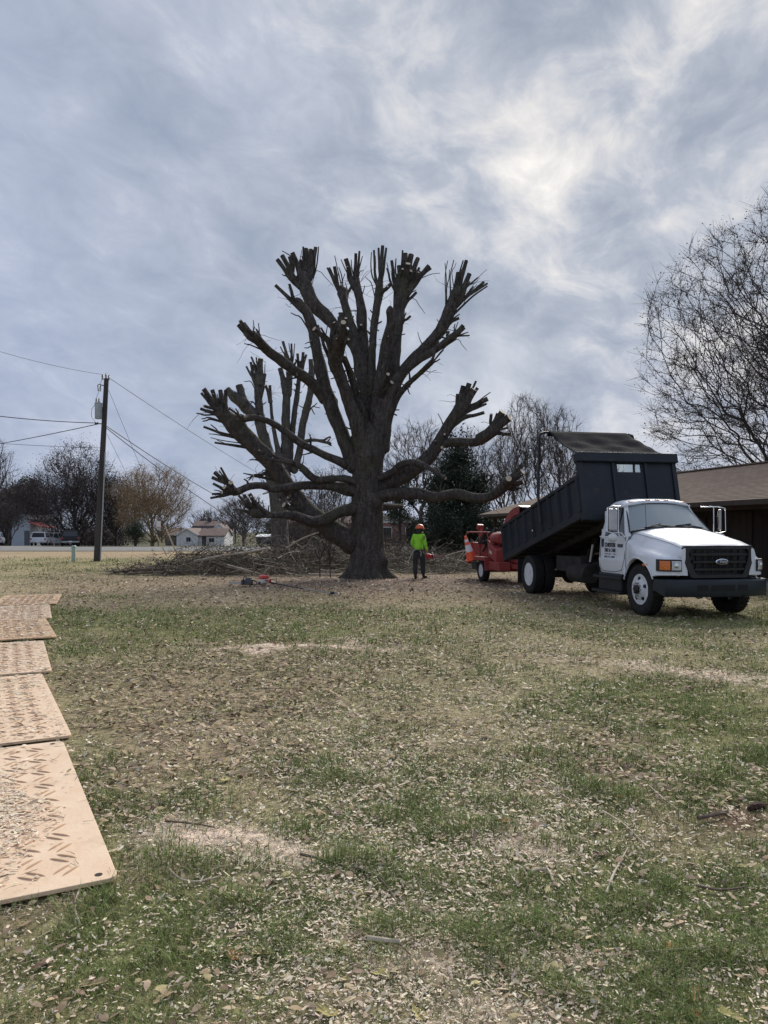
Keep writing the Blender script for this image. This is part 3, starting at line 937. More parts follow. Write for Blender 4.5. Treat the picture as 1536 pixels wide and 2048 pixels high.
def second_tree():
    Yb = H * F / (1122 - VH)
    b0 = G(562, 1122)
    tree = thing('pollarded_tree', b0, 0, 'smaller pollarded tree with upright sawn limbs, behind the brush pile left of the big one', 'tree')
    tp = [('F2', 412, 880, 56), ('F2', 412, 860, 50), ('F2', 408, 790, 41), ('F2', 404, 700, 38), ('F2', 400, 600, 38), ('F2', 394, 520, 42), ('F2', 390, 470, 50), ('F2', 400, 420, 44), ('F2', 410, 380, 30)]
    path = []
    for fr, x, y, r in tp:
        p = fp(fr, x, y, Yb)
        path.append((p.x, p.y, p.z, fr_r(fr, r, Yb)))
    path[0] = (path[0][0], path[0][1], -0.1, path[0][3])
    path = catmull(path, 0.18)
    rs = np.random.default_rng(15)
    lob = [(a, rs.uniform(0.3, 0.6)) for a in np.arange(0, 6.28, 6.28 / 6) + rs.uniform(-0.25, 0.25, 6)]

    def flare(z, an):
        h = max(0.0, 1 - max(z, 0) / 0.9)
        s = np.ones_like(an)
        for a, m in lob:
            da = np.abs((an - a + np.pi) % (2 * np.pi) - np.pi)
            s = s + m * h ** 2 * np.exp(-(da / 0.33) ** 2) + 0.06 * np.exp(-(da / 0.3) ** 2)
        return s
    b = MB(b0)
    bark_tube(b, path, 40, 0.10, 13, cap_cut=False, flare=flare)
    b.build('trunk', [BARK2, CUT], tree, angle=60)
    D = []
    D.append(('C', [(1000, 1900, 100), (900, 1620, 88), (815, 1300, 72), (785, 1000, 60), (772, 780, 60), (785, 640, 50)], -0.1, 0.0,
              [('C', 805, 470, 29, 795, 650), ('C', 690, 450, 11, 760, 590), ('C', 752, 455, 9, 770, 560), ('C', 630, 570, 11, 720, 720), ('C', 683, 515, 15, 700, 680),
               ('C', 860, 540, 6, 850, 700), ('C', 860, 660, 17, 840, 800), ('C', 600, 755, 5, 690, 760), ('C', 740, 560, 20, 760, 680), ('C', 640, 1080, 7, 720, 1010), ('C', 630, 1005, 6, 720, 1010)]))
    D.append(('C', [(1040, 1700, 44), (960, 1300, 29), (930, 1000, 27), (920, 800, 25)], -0.3, -0.6, [('C', 865, 800, 16, 905, 880)]))
    D.append(('C', [(1090, 1900, 90), (1115, 1590, 76), (1112, 1300, 66), (1122, 1000, 70), (1130, 800, 66)], 0.1, 0.3,
              [('C', 1045, 600, 29, 1100, 780), ('C', 1080, 262, 15, 1160, 500), ('C', 1185, 290, 11, 1190, 480), ('C', 1225, 290, 7, 1205, 500), ('C', 1050, 330, 8, 1110, 410), ('C', 1180, 480, 30, 1150, 800),
               ('C', 1150, 620, 20, 1140, 790), ('C', 1060, 780, 12, 1090, 830)]))
    D.append(('C', [(1150, 1850, 50), (1185, 1480, 42), (1222, 1150, 41), (1262, 850, 41), (1290, 640, 36)], 0.4, 0.9,
              [('C', 1260, 410, 15, 1275, 590), ('C', 1330, 395, 17, 1305, 590), ('C', 1368, 425, 13, 1320, 600), ('C', 1290, 500, 10, 1290, 620)]))
    D.append(('C', [(1220, 1850, 60), (1290, 1590, 52), (1322, 1300, 56), (1380, 1050, 56), (1430, 850, 60), (1440, 710, 42)], 0.2, -0.4,
              [('C', 1420, 480, 25, 1420, 690), ('C', 1460, 560, 13, 1450, 710), ('C', 1470, 1160, 7, 1420, 1090), ('C', 1500, 1020, 7, 1430, 1080), ('C', 1540, 1080, 6, 1440, 1070)]))
    D.append(('C', [(820, 1250, 60), (720, 1170, 46), (630, 1060, 42), (530, 960, 40), (460, 910, 38)], -0.2, -0.8,
              [('C', 395, 850, 38, 470, 930), ('C', 475, 885, 17, 520, 980), ('C', 540, 800, 40, 605, 1050)]))
    D.append(('D', [(930, 200, 26), (960, 130, 26), (1080, 98, 21), (1180, 120, 19), (1240, 132, 20)], 0.0, -0.6, [('D', 1245, 65, 9, 1190, 110), ('D', 1255, 155, 9, 1230, 130)]))
    ends = []
    for i, (fr, pts, d0, d1, st) in enumerate(D):
        l, path = make_limb(tree, fr, pts, Yb + d0, Yb + d1, st, 300 + i, BARK2, sides=14, cut_end=(i == 1), off=b0, Yt=Yb)
        ends.append((path[-4][:3], 5, 0.9))
        ends.append((path[len(path) // 2][:3], 4, 0.8))
    whiskers(tree, ends, 78, b0)


second_tree()
# ------------------------------------------------------------------ trees: skeletons grown into a crown volume
def grow(seed, trunk_h, cz, rx, ry, rz, N, alpha=0.45, r0=0.25, tip=0.012, lean=(0, 0), shell=0.5, low=-0.75, spread=0.0, stems=1):
    """returns (edges [(p, q, rp, rq)], tips [(point, direction)]) in local coordinates, root at the origin"""
    rs = np.random.default_rng(seed)
    pts = []
    while len(pts) < N:
        d = rs.normal(size=(N * 2, 3))
        d /= np.linalg.norm(d, axis=1, keepdims=True)
        rad = rs.uniform(0, 1, N * 2) ** shell
        q = d * rad[:, None]
        lump = 0.86 + 0.28 * fbm(np.arctan2(d[:, 1], d[:, 0]) * 2.2 + seed, d[:, 2] * 3.0 + seed, seed % 50, 3)
        q = q * lump[:, None]
        q = q[q[:, 2] > low]
        pts += list(q)
    pts = np.array(pts[:N]) * np.array([rx, ry, rz]) + np.array([lean[0], lean[1], cz])
    nodes, par = [np.zeros(3)], [-1]
    k = max(3, int(trunk_h / 0.8))
    for s in range(stems):
        prev = 0
        off = rs.normal(size=2) * (0.5 if stems > 1 else 0.0)
        for i in range(1, k + 1):
            f = i / k
            nodes.append(np.array([lean[0] * 0.5 * f + off[0] * f + 0.06 * trunk_h * 0.2 * math.sin(f * 4 + seed + s), lean[1] * 0.5 * f + off[1] * f, trunk_h * f]))
            par.append(prev)
            prev = len(nodes) - 1
    root = nodes[k]
    order = np.argsort(np.linalg.norm(pts - root, axis=1))
    A = np.zeros((N * 3 + k * stems + 4, 3))
    plen = np.zeros(len(A))
    m = len(nodes)
    A[:m] = nodes
    for i in range(1, m):
        plen[i] = plen[par[i]] + np.linalg.norm(A[i] - A[par[i]])
    ok = np.ones(len(A), bool)
    ok[:max(1, int(k * 0.6))] = False
    for t in pts[order]:
        d = np.linalg.norm(A[:m] - t, axis=1)
        c = d + alpha * plen[:m] + np.where(ok[:m], 0, 1e3) + 0.5 * np.maximum(0, A[:m, 2] - t[2])
        j = int(np.argmin(c))
        if d[j] > 1.6 * max(rx, rz) / 6:
            mid = A[j] + (t - A[j]) * 0.5 + rs.normal(size=3) * d[j] * 0.06 + np.array([0, 0, -0.04 * d[j]])
            A[m] = mid
            par.append(j)
            plen[m] = plen[j] + d[j] * 0.5
            j = m
            m += 1
        A[m] = t
        par.append(j)
        plen[m] = plen[j] + np.linalg.norm(t - A[j])
        m += 1
    cnt = np.ones(m)
    order2 = np.argsort(-plen[:m])
    par = np.array(par)
    haskid = np.zeros(m, bool)
    for i in order2:
        if par[i] >= 0:
            cnt[par[i]] += cnt[i]
            haskid[par[i]] = True
    rad = tip * cnt ** 0.5
    if rad[0] > 0:
        ex = math.log(max(r0 / tip, 1.5)) / math.log(cnt[0])
        rad = tip * cnt ** ex
    edges, tips = [], []
    for i in range(1, m):
        j = par[i]
        edges.append((A[j], A[i], min(rad[j], rad[i] * 1.35), rad[i]))
        if cnt[i] < 4:
            dd = A[i] - A[j]
            tips.append((A[i], dd / (np.linalg.norm(dd) + 1e-9)))
    return edges, tips


def edge_polys(edges, rs, bend=0.03):
    out = []
    for p, q, a, b in edges:
        L = np.linalg.norm(q - p)
        mid = (p + q) / 2 + rs.normal(size=3) * L * bend
        out.append((np.array([p, mid, q]), np.array([a, (a + b) / 2, b])))
    return out


def twig_polys(tips, rs, n, L, r, up=0.25, spread=0.7, droop=0.0):
    out = []
    for p, d in tips:
        for _ in range(n):
            v = d + rs.normal(size=3) * spread + np.array([0, 0, up])
            v /= np.linalg.norm(v)
            l = L * rs.uniform(0.35, 1.15)
            v2 = v + rs.normal(size=3) * 0.3 + np.array([0, 0, -droop])
            v2 /= np.linalg.norm(v2)
            s = p - d * rs.uniform(0, 0.4) * L
            out.append((np.array([s, s + v * l * 0.5 + v2 * l * 0.5]), np.array([r, r * 0.45])))
    return out


def leaf_quads(C, size, rs, flat=0.0, aspect=0.55):
    """small pointed leaves at points C: two triangles bent along the midrib"""
    n = len(C)
    a = rs.normal(size=(n, 3))
    a[:, 2] *= (1 - flat)
    a /= np.linalg.norm(a, axis=1, keepdims=True)
    b = np.cross(a, rs.normal(size=(n, 3)))
    b /= np.linalg.norm(b, axis=1, keepdims=True) + 1e-9
    c = np.cross(a, b)
    s = size * rs.uniform(0.6, 1.35, n)[:, None]
    v0, v2 = C - a * s * 0.5, C + a * s * 0.5
    v1 = C + b * s * aspect * 0.5 + c * s * 0.12
    v3 = C - b * s * aspect * 0.5 + c * s * 0.12
    V = np.stack([v0, v1, v2, v3], 1).reshape(-1, 3)
    i = np.arange(n)[:, None] * 4
    T = np.concatenate([i + np.array([[0, 1, 2]]), i + np.array([[0, 2, 3]])])
    return V, T


def leaf_cols(n, rs, cols, k=4):
    cols = np.array(cols)
    c = cols[rs.integers(0, len(cols), n)] * rs.uniform(0.7, 1.3, (n, 1))
    return np.repeat(c, k, axis=0)


LEAFM = mat('leaf', (1, 1, 1), (0.8, 0.8, 0.8), rough=0.7, spec=0.25, attr='tint')
GREY = mat('winter_bark', (0.060, 0.052, 0.050), (0.125, 0.112, 0.105), scale=2, rough=0.9, spec=0.15)
GREYD = mat('dark_winter_bark', (0.040, 0.034, 0.034), (0.080, 0.070, 0.068), scale=2, rough=0.9, spec=0.15)


def bare_tree(name, u, v, Y, label, seed, h, cw, group=None, trunk=0.28, N=420, tw=(6, 0.9, 0.010), r0=0.22, tip=0.014, leaves=None, bark=None, alpha=0.7,
              depth=None, cz=None, rz=None, lean=(0, 0), stems=1, low=-0.75, shell=0.5, x=None, cat='tree', z=None, spread=0.7, droop=0.0):
    """a leafless (or thinly leaved) tree of height h and crown half-width cw standing at pixel column u, depth Y"""
    X = (u - 768) / F * Y if x is None else x
    loc = Vector((X, Y, float(zg(X, Y)) if z is None else z))
    t = thing(name, loc, 0, label, cat, group)
    th = h * trunk
    cz = (h + th) * 0.52 if cz is None else cz
    rz = h - cz if rz is None else rz
    edges, tips = grow(seed, th, cz, cw, depth or cw, rz, N, alpha, r0, tip, lean, stems=stems, low=low, shell=shell)
    rs = np.random.default_rng(seed + 5)
    big = [e for e in edges if e[3] > r0 * 0.42]
    small = [e for e in edges if e[3] <= r0 * 0.42]
    V, Q = tubes_np(edge_polys(big, rs, 0.04), 8)
    bark = bark or GREY
    np_mesh('trunk', V, [Q], bark, t, smooth=True)
    V, Q = tubes_np(edge_polys(small, rs) + twig_polys(tips, rs, tw[0], tw[1], tw[2], spread=spread, droop=droop), 3)
    cr = np_mesh('crown', V, [Q], bark, t)
    if leaves:
        n, size, cols, spr = leaves
        tp = np.array([p for p, _ in tips])
        C = tp[rs.integers(0, len(tp), n)] + rs.normal(size=(n, 3)) * spr
        C = C[C[:, 2] > 0.2]
        V, T = leaf_quads(C, size, rs)
        f = np_mesh('foliage', V, [T], LEAFM, t, colors=leaf_cols(len(C), rs, cols))
        f['kind'] = 'stuff'
    return t


def leafy_tree(name, u, Y, label, seed, h, cw, cols, n, size, z0=0.3, group=None, cat='tree', taper=0.0, clumps=70, depth=None, r0=0.15, dark=True):
    """dense evergreen: trunk, inner boughs and many leaf clumps through an uneven crown"""
    X = (u - 768) / F * Y
    t = thing(name, (X, Y, float(zg(X, Y))), 0, label, cat, group)
    rs = np.random.default_rng(seed)
    cz, rz = (h + z0) / 2, (h - z0) / 2
    cc, bough = [], []
    for _ in range(clumps):
        d = rs.normal(size=3)
        d /= np.linalg.norm(d)
        q = d * rs.uniform(0.35, 1.0) ** 0.5
        wz = 1 - taper * (q[2] * 0.5 + 0.5)
        cc.append(np.array([q[0] * cw * wz, q[1] * (depth or cw) * wz, cz + q[2] * rz]))
    for c in cc:
        s = np.array([0, 0, max(0.2, c[2] - np.linalg.norm(c[:2]) * 0.8)])
        bough.append((np.array([s, (s + c) / 2 + np.array([0, 0, 0.1]), c]), np.array([0.05, 0.035, 0.015])))
    bough.append((np.array([[0, 0, 0], [0, 0, h * 0.5], [0, 0, h * 0.93]]), np.array([r0, r0 * 0.6, 0.02])))
    V, Q = tubes_np(bough, 6)
    np_mesh('trunk', V, [Q], GREYD, t)
    cc = np.array(cc)
    sz = rs.uniform(0.12, 0.26, len(cc)) * cw
    k = rs.integers(0, len(cc), n)
    C = cc[k] + rs.normal(size=(n, 3)) * sz[k][:, None]
    C = C[C[:, 2] > 0.08]
    V, T = leaf_quads(C, size, rs)
    f = np_mesh('crown', V, [T], LEAFM, t, colors=leaf_cols(len(C), rs, cols))
    f['kind'] = 'stuff'
    return t


BROWN = [(0.15, 0.10, 0.068), (0.12, 0.08, 0.058), (0.19, 0.13, 0.083), (0.09, 0.066, 0.054)]
DARKB = [(0.080, 0.064, 0.062), (0.098, 0.074, 0.064), (0.068, 0.060, 0.062), (0.118, 0.09, 0.073)]
GOLD = [(0.50, 0.35, 0.165), (0.40, 0.28, 0.14), (0.58, 0.43, 0.22), (0.32, 0.22, 0.13)]
EVER = [(0.020, 0.034, 0.020), (0.028, 0.046, 0.026), (0.016, 0.026, 0.018), (0.042, 0.060, 0.036)]
PINE = [(0.030, 0.050, 0.028), (0.040, 0.062, 0.034), (0.024, 0.040, 0.026)]

# right: the big oak behind the house
bare_tree('oak_tree', 1640, 0, 36, 'large spreading oak with sparse brown leaves, rising behind the brown roofed house', 41, 16.9, 8.3, trunk=0.33, N=4200, tw=(8, 0.9, 0.009), r0=0.34, tip=0.009,
          leaves=(32000, 0.088, BROWN, 0.32), bark=GREYD, alpha=0.55, cz=9.2, rz=7.8, shell=0.55, low=-0.95)
# middle: leafless trees behind the evergreen and the house
GRP = 'bare trees behind the evergreen and the truck'
bare_tree('bare_tree', 1052, 0, 62, 'tall bare grey tree directly left of the raised tarp bar', 42, 12.6, 2.7, GRP, trunk=0.2, N=620, tw=(9, 0.9, 0.010), r0=0.17, tip=0.013, alpha=0.75, stems=2)
bare_tree('bare_tree', 1120, 0, 66, 'tall bare grey tree seen behind the tarp bar of the truck', 43, 12.4, 2.5, GRP, trunk=0.2, N=520, tw=(9, 0.9, 0.010), r0=0.17, tip=0.013, alpha=0.75)
bare_tree('bare_tree', 842, 0, 70, 'rounded bare tree seen between the big trunk and the evergreen', 44, 11.7, 3.9, GRP, trunk=0.25, N=620, tw=(9, 0.8, 0.010), r0=0.2, tip=0.013)
bare_tree('bare_tree', 940, 0, 72, 'bare tree whose twigs show just above the dark evergreen', 45, 11.4, 3.4, GRP, trunk=0.22, N=520, tw=(9, 0.8, 0.010), r0=0.18, tip=0.013)
bare_tree('bare_tree', 1002, 0, 55, 'slim bare tree right beside the dark evergreen', 46, 7.8, 2.0, GRP, trunk=0.2, N=380, tw=(5, 0.8, 0.010), r0=0.13, tip=0.012)
bare_tree('bare_tree', 1175, 0, 58, 'bare tree mostly hidden behind the dump bed', 47, 8.6, 2.6, GRP, trunk=0.2, N=380, tw=(5, 0.8, 0.010), r0=0.15, tip=0.012)
leafy_tree('evergreen_tree', 914, 46, 'dense dark green evergreen tree behind the chipper', 51, 6.9, 1.75, EVER, 26000, 0.16, z0=0.1, clumps=90, taper=0.15)
leafy_tree('evergreen_shrub', 868, 42, 'broad low dark evergreen shrub right of the worker', 52, 2.9, 1.5, EVER, 9000, 0.12, z0=0.0, cat='shrub', clumps=50)
leafy_tree('evergreen_shrub', 955, 44, 'dark evergreen shrub directly behind the chipper', 53, 3.0, 1.3, EVER, 8000, 0.12, z0=0.0, cat='shrub', clumps=50)
leafy_tree('evergreen_tree', 800, 62, 'small light green evergreen peeping out right of the big trunk', 54, 6.3, 1.3, PINE, 6000, 0.14, z0=1.6, clumps=40)
# left: the woods beyond the road
GL = 'trees beyond the road'
bare_tree('dark_tree', 152, 0, 100, 'broadest dark tree beyond the road, just left of the utility pole', 61, 13.2, 5.9, GL, trunk=0.14, N=1000, tw=(6, 1.0, 0.016), r0=0.3, tip=0.02, leaves=(34000, 0.145, DARKB, 0.6), bark=GREYD, shell=0.6, low=-0.95, cz=6.6, rz=6.6)
bare_tree('golden_tree', 305, 0, 94, 'tan golden leaved tree right of the utility pole', 62, 10.3, 4.7, GL, trunk=0.13, N=900, tw=(7, 1.0, 0.014), r0=0.24, tip=0.018, leaves=(30000, 0.105, GOLD, 0.5), shell=0.55, alpha=0.7, low=-0.95, cz=5.3, rz=5.0, bark=mat('tan_bark', (0.16, 0.12, 0.085), (0.24, 0.18, 0.125), scale=2, rough=0.9))
bare_tree('dark_tree', 232, 0, 104, 'dark leaved tree behind the utility pole, left of the golden tree', 63, 9.6, 4.2, GL, trunk=0.12, low=-0.95, N=520, tw=(6, 0.9, 0.015), r0=0.22, tip=0.018, leaves=(20000, 0.15, DARKB, 0.5), bark=GREYD)
bare_tree('dark_tree', 68, 0, 108, 'dark twiggy tree standing behind the metal shed', 64, 9.2, 4.6, GL, trunk=0.12, low=-0.95, N=520, tw=(6, 0.9, 0.015), r0=0.22, tip=0.018, leaves=(20000, 0.15, DARKB, 0.55), bark=GREYD)
bare_tree('dark_tree', 8, 0, 106, 'dark tree at the left edge beside the metal shed', 65, 8.8, 4.4, GL, trunk=0.12, low=-0.95, N=480, tw=(6, 0.9, 0.015), r0=0.2, tip=0.018, leaves=(20000, 0.15, DARKB, 0.5), bark=GREYD)
bare_tree('bare_tree', -18, 0, 80, 'pale bare tree cut off by the left edge of the photo', 66, 11.6, 2.8, GL, trunk=0.25, N=420, tw=(5, 0.9, 0.012), r0=0.2, tip=0.014)
bare_tree('crape_tree', 16, 0, 90, 'low reddish many stemmed tree in front of the metal shed', 67, 5.6, 2.3, GL, trunk=0.3, N=260, tw=(5, 0.7, 0.012), r0=0.11, tip=0.014, stems=4, leaves=(2200, 0.12, DARKB, 0.3))
leafy_tree('pine_tree', 56, 120, 'dark green pine showing behind the dark trees by the shed', 68, 10.6, 3.2, PINE, 9000, 0.26, z0=3.0, group=GL, taper=0.3)
leafy_tree('pine_tree', 20, 125, 'dark green pine farther left behind the dark trees', 69, 9.4, 3.4, PINE, 8000, 0.26, z0=2.6, group=GL, taper=0.3)
leafy_tree('round_shrub', 271, 76, 'rounded dark green bush by the road right of the utility pole', 70, 2.5, 1.05, PINE, 9000, 0.07, z0=0.0, cat='shrub', taper=0.35, clumps=60)
bare_tree('brown_leaved_tree', 487, 0, 72, 'small brown leaved tree behind the brush pile left of the smaller pollard', 71, 4.9, 2.4, None, trunk=0.2, N=380, tw=(6, 0.6, 0.011), r0=0.12, tip=0.012, leaves=(2600, 0.10, DARKB, 0.25))
leafy_tree('pine_tree', 545, 92, 'young teal green pine behind the white roofed trailer', 72, 3.9, 1.5, PINE, 5000, 0.12, z0=0.2, taper=0.5)
bare_tree('bare_tree', 402, 0, 205, 'distant pale bare tree above the white houses', 73, 9.6, 3.8, 'distant bare trees above the white houses', trunk=0.2, N=220, tw=(5, 1.1, 0.02), r0=0.25, tip=0.03)
bare_tree('bare_tree', 425, 0, 215, 'distant pale bare tree right above the taller white house', 74, 9.8, 3.6, 'distant bare trees above the white houses', trunk=0.2, N=220, tw=(5, 1.1, 0.02), r0=0.25, tip=0.03)
# saplings between the two pollards
GS = 'saplings between the pollarded trees'
for i, (u, Y, h, w, where) in enumerate([(606, 44, 4.6, 0.9, 'nearest the smaller pollard'), (632, 47, 5.6, 1.0, 'under the long left limb'), (655, 45, 5.0, 0.9, 'midway between the pollards'),
                                         (680, 50, 6.2, 1.1, 'close to the big trunk'), (590, 52, 5.4, 1.0, 'behind the smaller pollard'), (668, 58, 6.8, 1.3, 'farthest back between the pollards')]):
    bare_tree('sapling', u, 0, Y, 'thin leafy sapling ' + where, 80 + i, h, w, GS, trunk=0.15, N=110, tw=(5, 0.5, 0.008), r0=0.05, tip=0.009, leaves=(700, 0.085, BROWN + PINE[:1], 0.2), cat='sapling')
for i, (u, v, Y, h, w, where) in enumerate([(640, 1157, 25.2, 1.95, 0.32, 'left one of the two by the big trunk'), (661, 1155, 25.4, 1.6, 0.25, 'right one of the two by the big trunk')]):
    bare_tree('sapling', u, 0, Y, 'thin dark bare stem, ' + where, 90 + i, h, w, 'thin stems beside the big trunk', trunk=0.30, N=34, tw=(3, 0.3, 0.004), r0=0.020, tip=0.006, cat='sapling', bark=GREYD)


def far_wood():
    """the far belt of winter trees that closes the view"""
    rs = np.random.default_rng(9)
    polys, C = [], []
    for i in range(170):
        x = rs.uniform(-330, 330)
        y = rs.uniform(235, 330)
        h = rs.uniform(7, 12.5) * (0.8 if -90 < x < -40 else 1.0)
        z = -2.3
        b = np.array([x, y, z])
        polys.append((np.array([b, b + [0, 0, h * 0.5], b + [rs.normal() * 0.5, 0, h * 0.9]]), np.array([0.3, 0.2, 0.06])))
        for _ in range(14):
            s = b + np.array([0, 0, h * rs.uniform(0.25, 0.8)])
            d = rs.normal(size=3)
            d[2] = abs(d[2]) + 0.5
            d /= np.linalg.norm(d)
            L = h * rs.uniform(0.2, 0.45)
            polys.append((np.array([s, s + d * L * 0.5, s + d * L + [0, 0, 0.3]]), np.array([0.12, 0.08, 0.03])))
            for _ in range(3):
                e = s + d * L * rs.uniform(0.4, 1)
                dd = d + rs.normal(size=3) * 0.6
                polys.append((np.array([e, e + dd * 0.8, e + dd * 1.6]), np.array([0.05, 0.04, 0.02])))
        n = int(rs.integers(80, 220))
        q = rs.normal(size=(n, 3)) * np.array([h * 0.2, h * 0.2, h * 0.22]) + b + np.array([0, 0, h * 0.48])
        C.append(q)
    V, Q = tubes_np(polys, 3)
    C = np.concatenate(C)
    C = C[C[:, 2] > -2.2]
    V2, T = leaf_quads(C, 0.6, rs)
    w = np_mesh('far_wood', V, [Q], GREY)
    tag(w, 'distant belt of leafless winter trees along the horizon', 'woods', kind='stuff')
    l = np_mesh('foliage', V2, [T], LEAFM, w, colors=leaf_cols(len(C), rs, [(0.10, 0.085, 0.075), (0.085, 0.080, 0.065), (0.12, 0.10, 0.08)]))
    l['kind'] = 'stuff'


far_wood()


def thicket():
    """tangled undergrowth behind the big tree, from the brush to the evergreen"""
    rs = np.random.default_rng(19)
    polys, C = [], []
    for i in range(2000):
        y = rs.uniform(46, 66)
        u = rs.uniform(560, 980)
        if 768 < u < 850 and y < 80 and rs.uniform() < 0.75:
            continue
        x = (u - 768) / F * y
        b = np.array([x, y, 0.0])
        h = rs.uniform(0.6, 3.4) * (1.0 if u < 700 or u > 850 else 0.55)
        d = np.array([rs.normal() * 0.45, rs.normal() * 0.45, 1.0])
        d2 = d + np.array([rs.normal() * 0.7, rs.normal() * 0.7, -0.35])
        polys.append((np.array([b, b + d * h * 0.5, b + d * h * 0.5 + d2 * h * 0.5]), np.array([0.017, 0.012, 0.006])))
        for _ in range(3):
            s = b + d * h * 0.5 + d2 * h * 0.5 * rs.uniform(0, 1)
            e = rs.normal(size=3) * 0.5
            polys.append((np.array([s, s + e * 0.5, s + e * 0.9 + [0, 0, -0.1]]), np.array([0.009, 0.007, 0.004])))
        if rs.uniform() < 0.7:
            C.append(b + d * h * 0.6 + rs.normal(size=(4, 3)) * 0.3)
    V, Q = tubes_np(polys, 3)
    o = np_mesh('thicket', V, [Q], GREYD)
    tag(o, 'tangled brown undergrowth behind the big pollarded tree', 'undergrowth', kind='stuff')
    C = np.concatenate(C)
    C = C[C[:, 2] > 0.05]
    V, T = leaf_quads(C, 0.11, rs)
    l = np_mesh('foliage', V, [T], LEAFM, o, colors=leaf_cols(len(C), rs, BROWN + PINE))
    l['kind'] = 'stuff'


thicket()


def left_understory():
    """dark bushes that fill the foot of the trees beyond the road"""
    rs = np.random.default_rng(29)
    polys, C = [], []
    for i in range(330):
        y = rs.uniform(108, 132)
        u = rs.uniform(-120, 250)
        x = (u - 768) / F * y
        z = float(zg(x, y))
        h = rs.uniform(1.2, 4.6)
        c = np.array([x, y, z + h * 0.45])
        C.append(c + rs.normal(size=(70, 3)) * np.array([0.9, 0.9, h * 0.24]))
        for _ in range(5):
            e = np.array([x, y, z]) + np.array([rs.normal() * 0.9, rs.normal() * 0.9, h * rs.uniform(0.6, 1.1)])
            polys.append((np.array([[x, y, z], (np.array([x, y, z]) + e) / 2 + rs.normal(size=3) * 0.15, e]), np.array([0.04, 0.03, 0.012])))
    V, Q = tubes_np(polys, 3)
    o = np_mesh('understory', V, [Q], GREYD)
    tag(o, 'dark tangle of bushes at the foot of the trees beyond the road', 'undergrowth', kind='stuff')
    C = np.concatenate(C)
    C = C[C[:, 2] > -1.3]
    V, T = leaf_quads(C, 0.30, rs)
    l = np_mesh('foliage', V, [T], LEAFM, o, colors=leaf_cols(len(C), rs, DARKB + DARKB + PINE[:1]))
    l['kind'] = 'stuff'


left_understory()

# ------------------------------------------------------------------ houses beyond the road
SIDING = mat('white_siding', (0.60, 0.61, 0.60), (0.68, 0.68, 0.66), scale=1.5, rough=0.7)
ROOFB = mat('brown_roof', (0.115, 0.078, 0.068), (0.17, 0.118, 0.10), scale=4, rough=0.9, bump=0.3)
ROOFD = mat('dark_roof', (0.050, 0.042, 0.046), (0.08, 0.066, 0.066), scale=4, rough=0.9)
WIN = glass_mat('house_window', (0.02, 0.024, 0.03), 0.08)
TRIM = mat('white_trim', (0.66, 0.67, 0.68), rough=0.6)


def gable_block(t, x0, x1, y0, y1, zb, ze, zr, wall, roof, axis='y', over=0.35, trim=None, thick=0.16):
    """walls with gables and a pitched roof of two slabs; the ridge runs along axis"""
    b = MB()
    if axis == 'y':
        xm = (x0 + x1) / 2
        b.prism([(x0, zb), (x1, zb), (x1, ze), (xm, zr), (x0, ze)], y0, y1, 'y')
    else:
        ym = (y0 + y1) / 2
        b.prism([(y0, zb), (y1, zb), (y1, ze), (ym, zr), (y0, ze)], x0, x1, 'x')
    b.build('wall', wall, t, smooth=False)
    a0, a1 = (x0, x1) if axis == 'y' else (y0, y1)
    l0, l1 = (y0, y1) if axis == 'y' else (x0, x1)
    m = (a0 + a1) / 2
    k = (zr - ze) / (m - a0)
    for sgn in (-1, 1):
        e = (a0 - over) if sgn < 0 else (a1 + over)
        zz = ze - k * over + 0.02
        poly = [(e, zz), (m, zr + 0.02), (m, zr + 0.02 + thick), (e, zz + thick)]
        r = MB()
        r.prism(poly if sgn < 0 else poly[::-1], l0 - over, l1 + over, axis)
        r.build('roof', roof, t, smooth=False)
        if trim:
            f = MB()
            p2 = [(e, zz - 0.10), (m, zr - 0.08), (m, zr + 0.03 + thick), (e, zz + thick + 0.01)]
            f.prism(p2 if sgn < 0 else p2[::-1], l0 - over - 0.05, l0 - over - 0.004, axis)
            f.build('fascia', trim, t, smooth=False)


def window(t, c, w, h, normal='-y', frame=None, panes=2):
    x, y, z = c
    b = MB()
    fw = 0.07
    b.box((x, y - 0.03, z + h / 2), (w + 2 * fw, 0.07, fw)).box((x, y - 0.03, z - h / 2), (w + 2 * fw, 0.07, fw))
    b.box((x - w / 2, y - 0.03, z), (fw, 0.066, h - fw)).box((x + w / 2, y - 0.03, z), (fw, 0.066, h - fw))
    wn = b.build('window', frame or TRIM, t, smooth=False)
    for i in range(panes):
        p = MB()
        pw = w / panes
        p.box((x - w / 2 + pw * (i + 0.5), y - 0.012, z), (pw - 0.05, 0.02, h - 0.05))
        p.build('pane', WIN, wn, smooth=False)


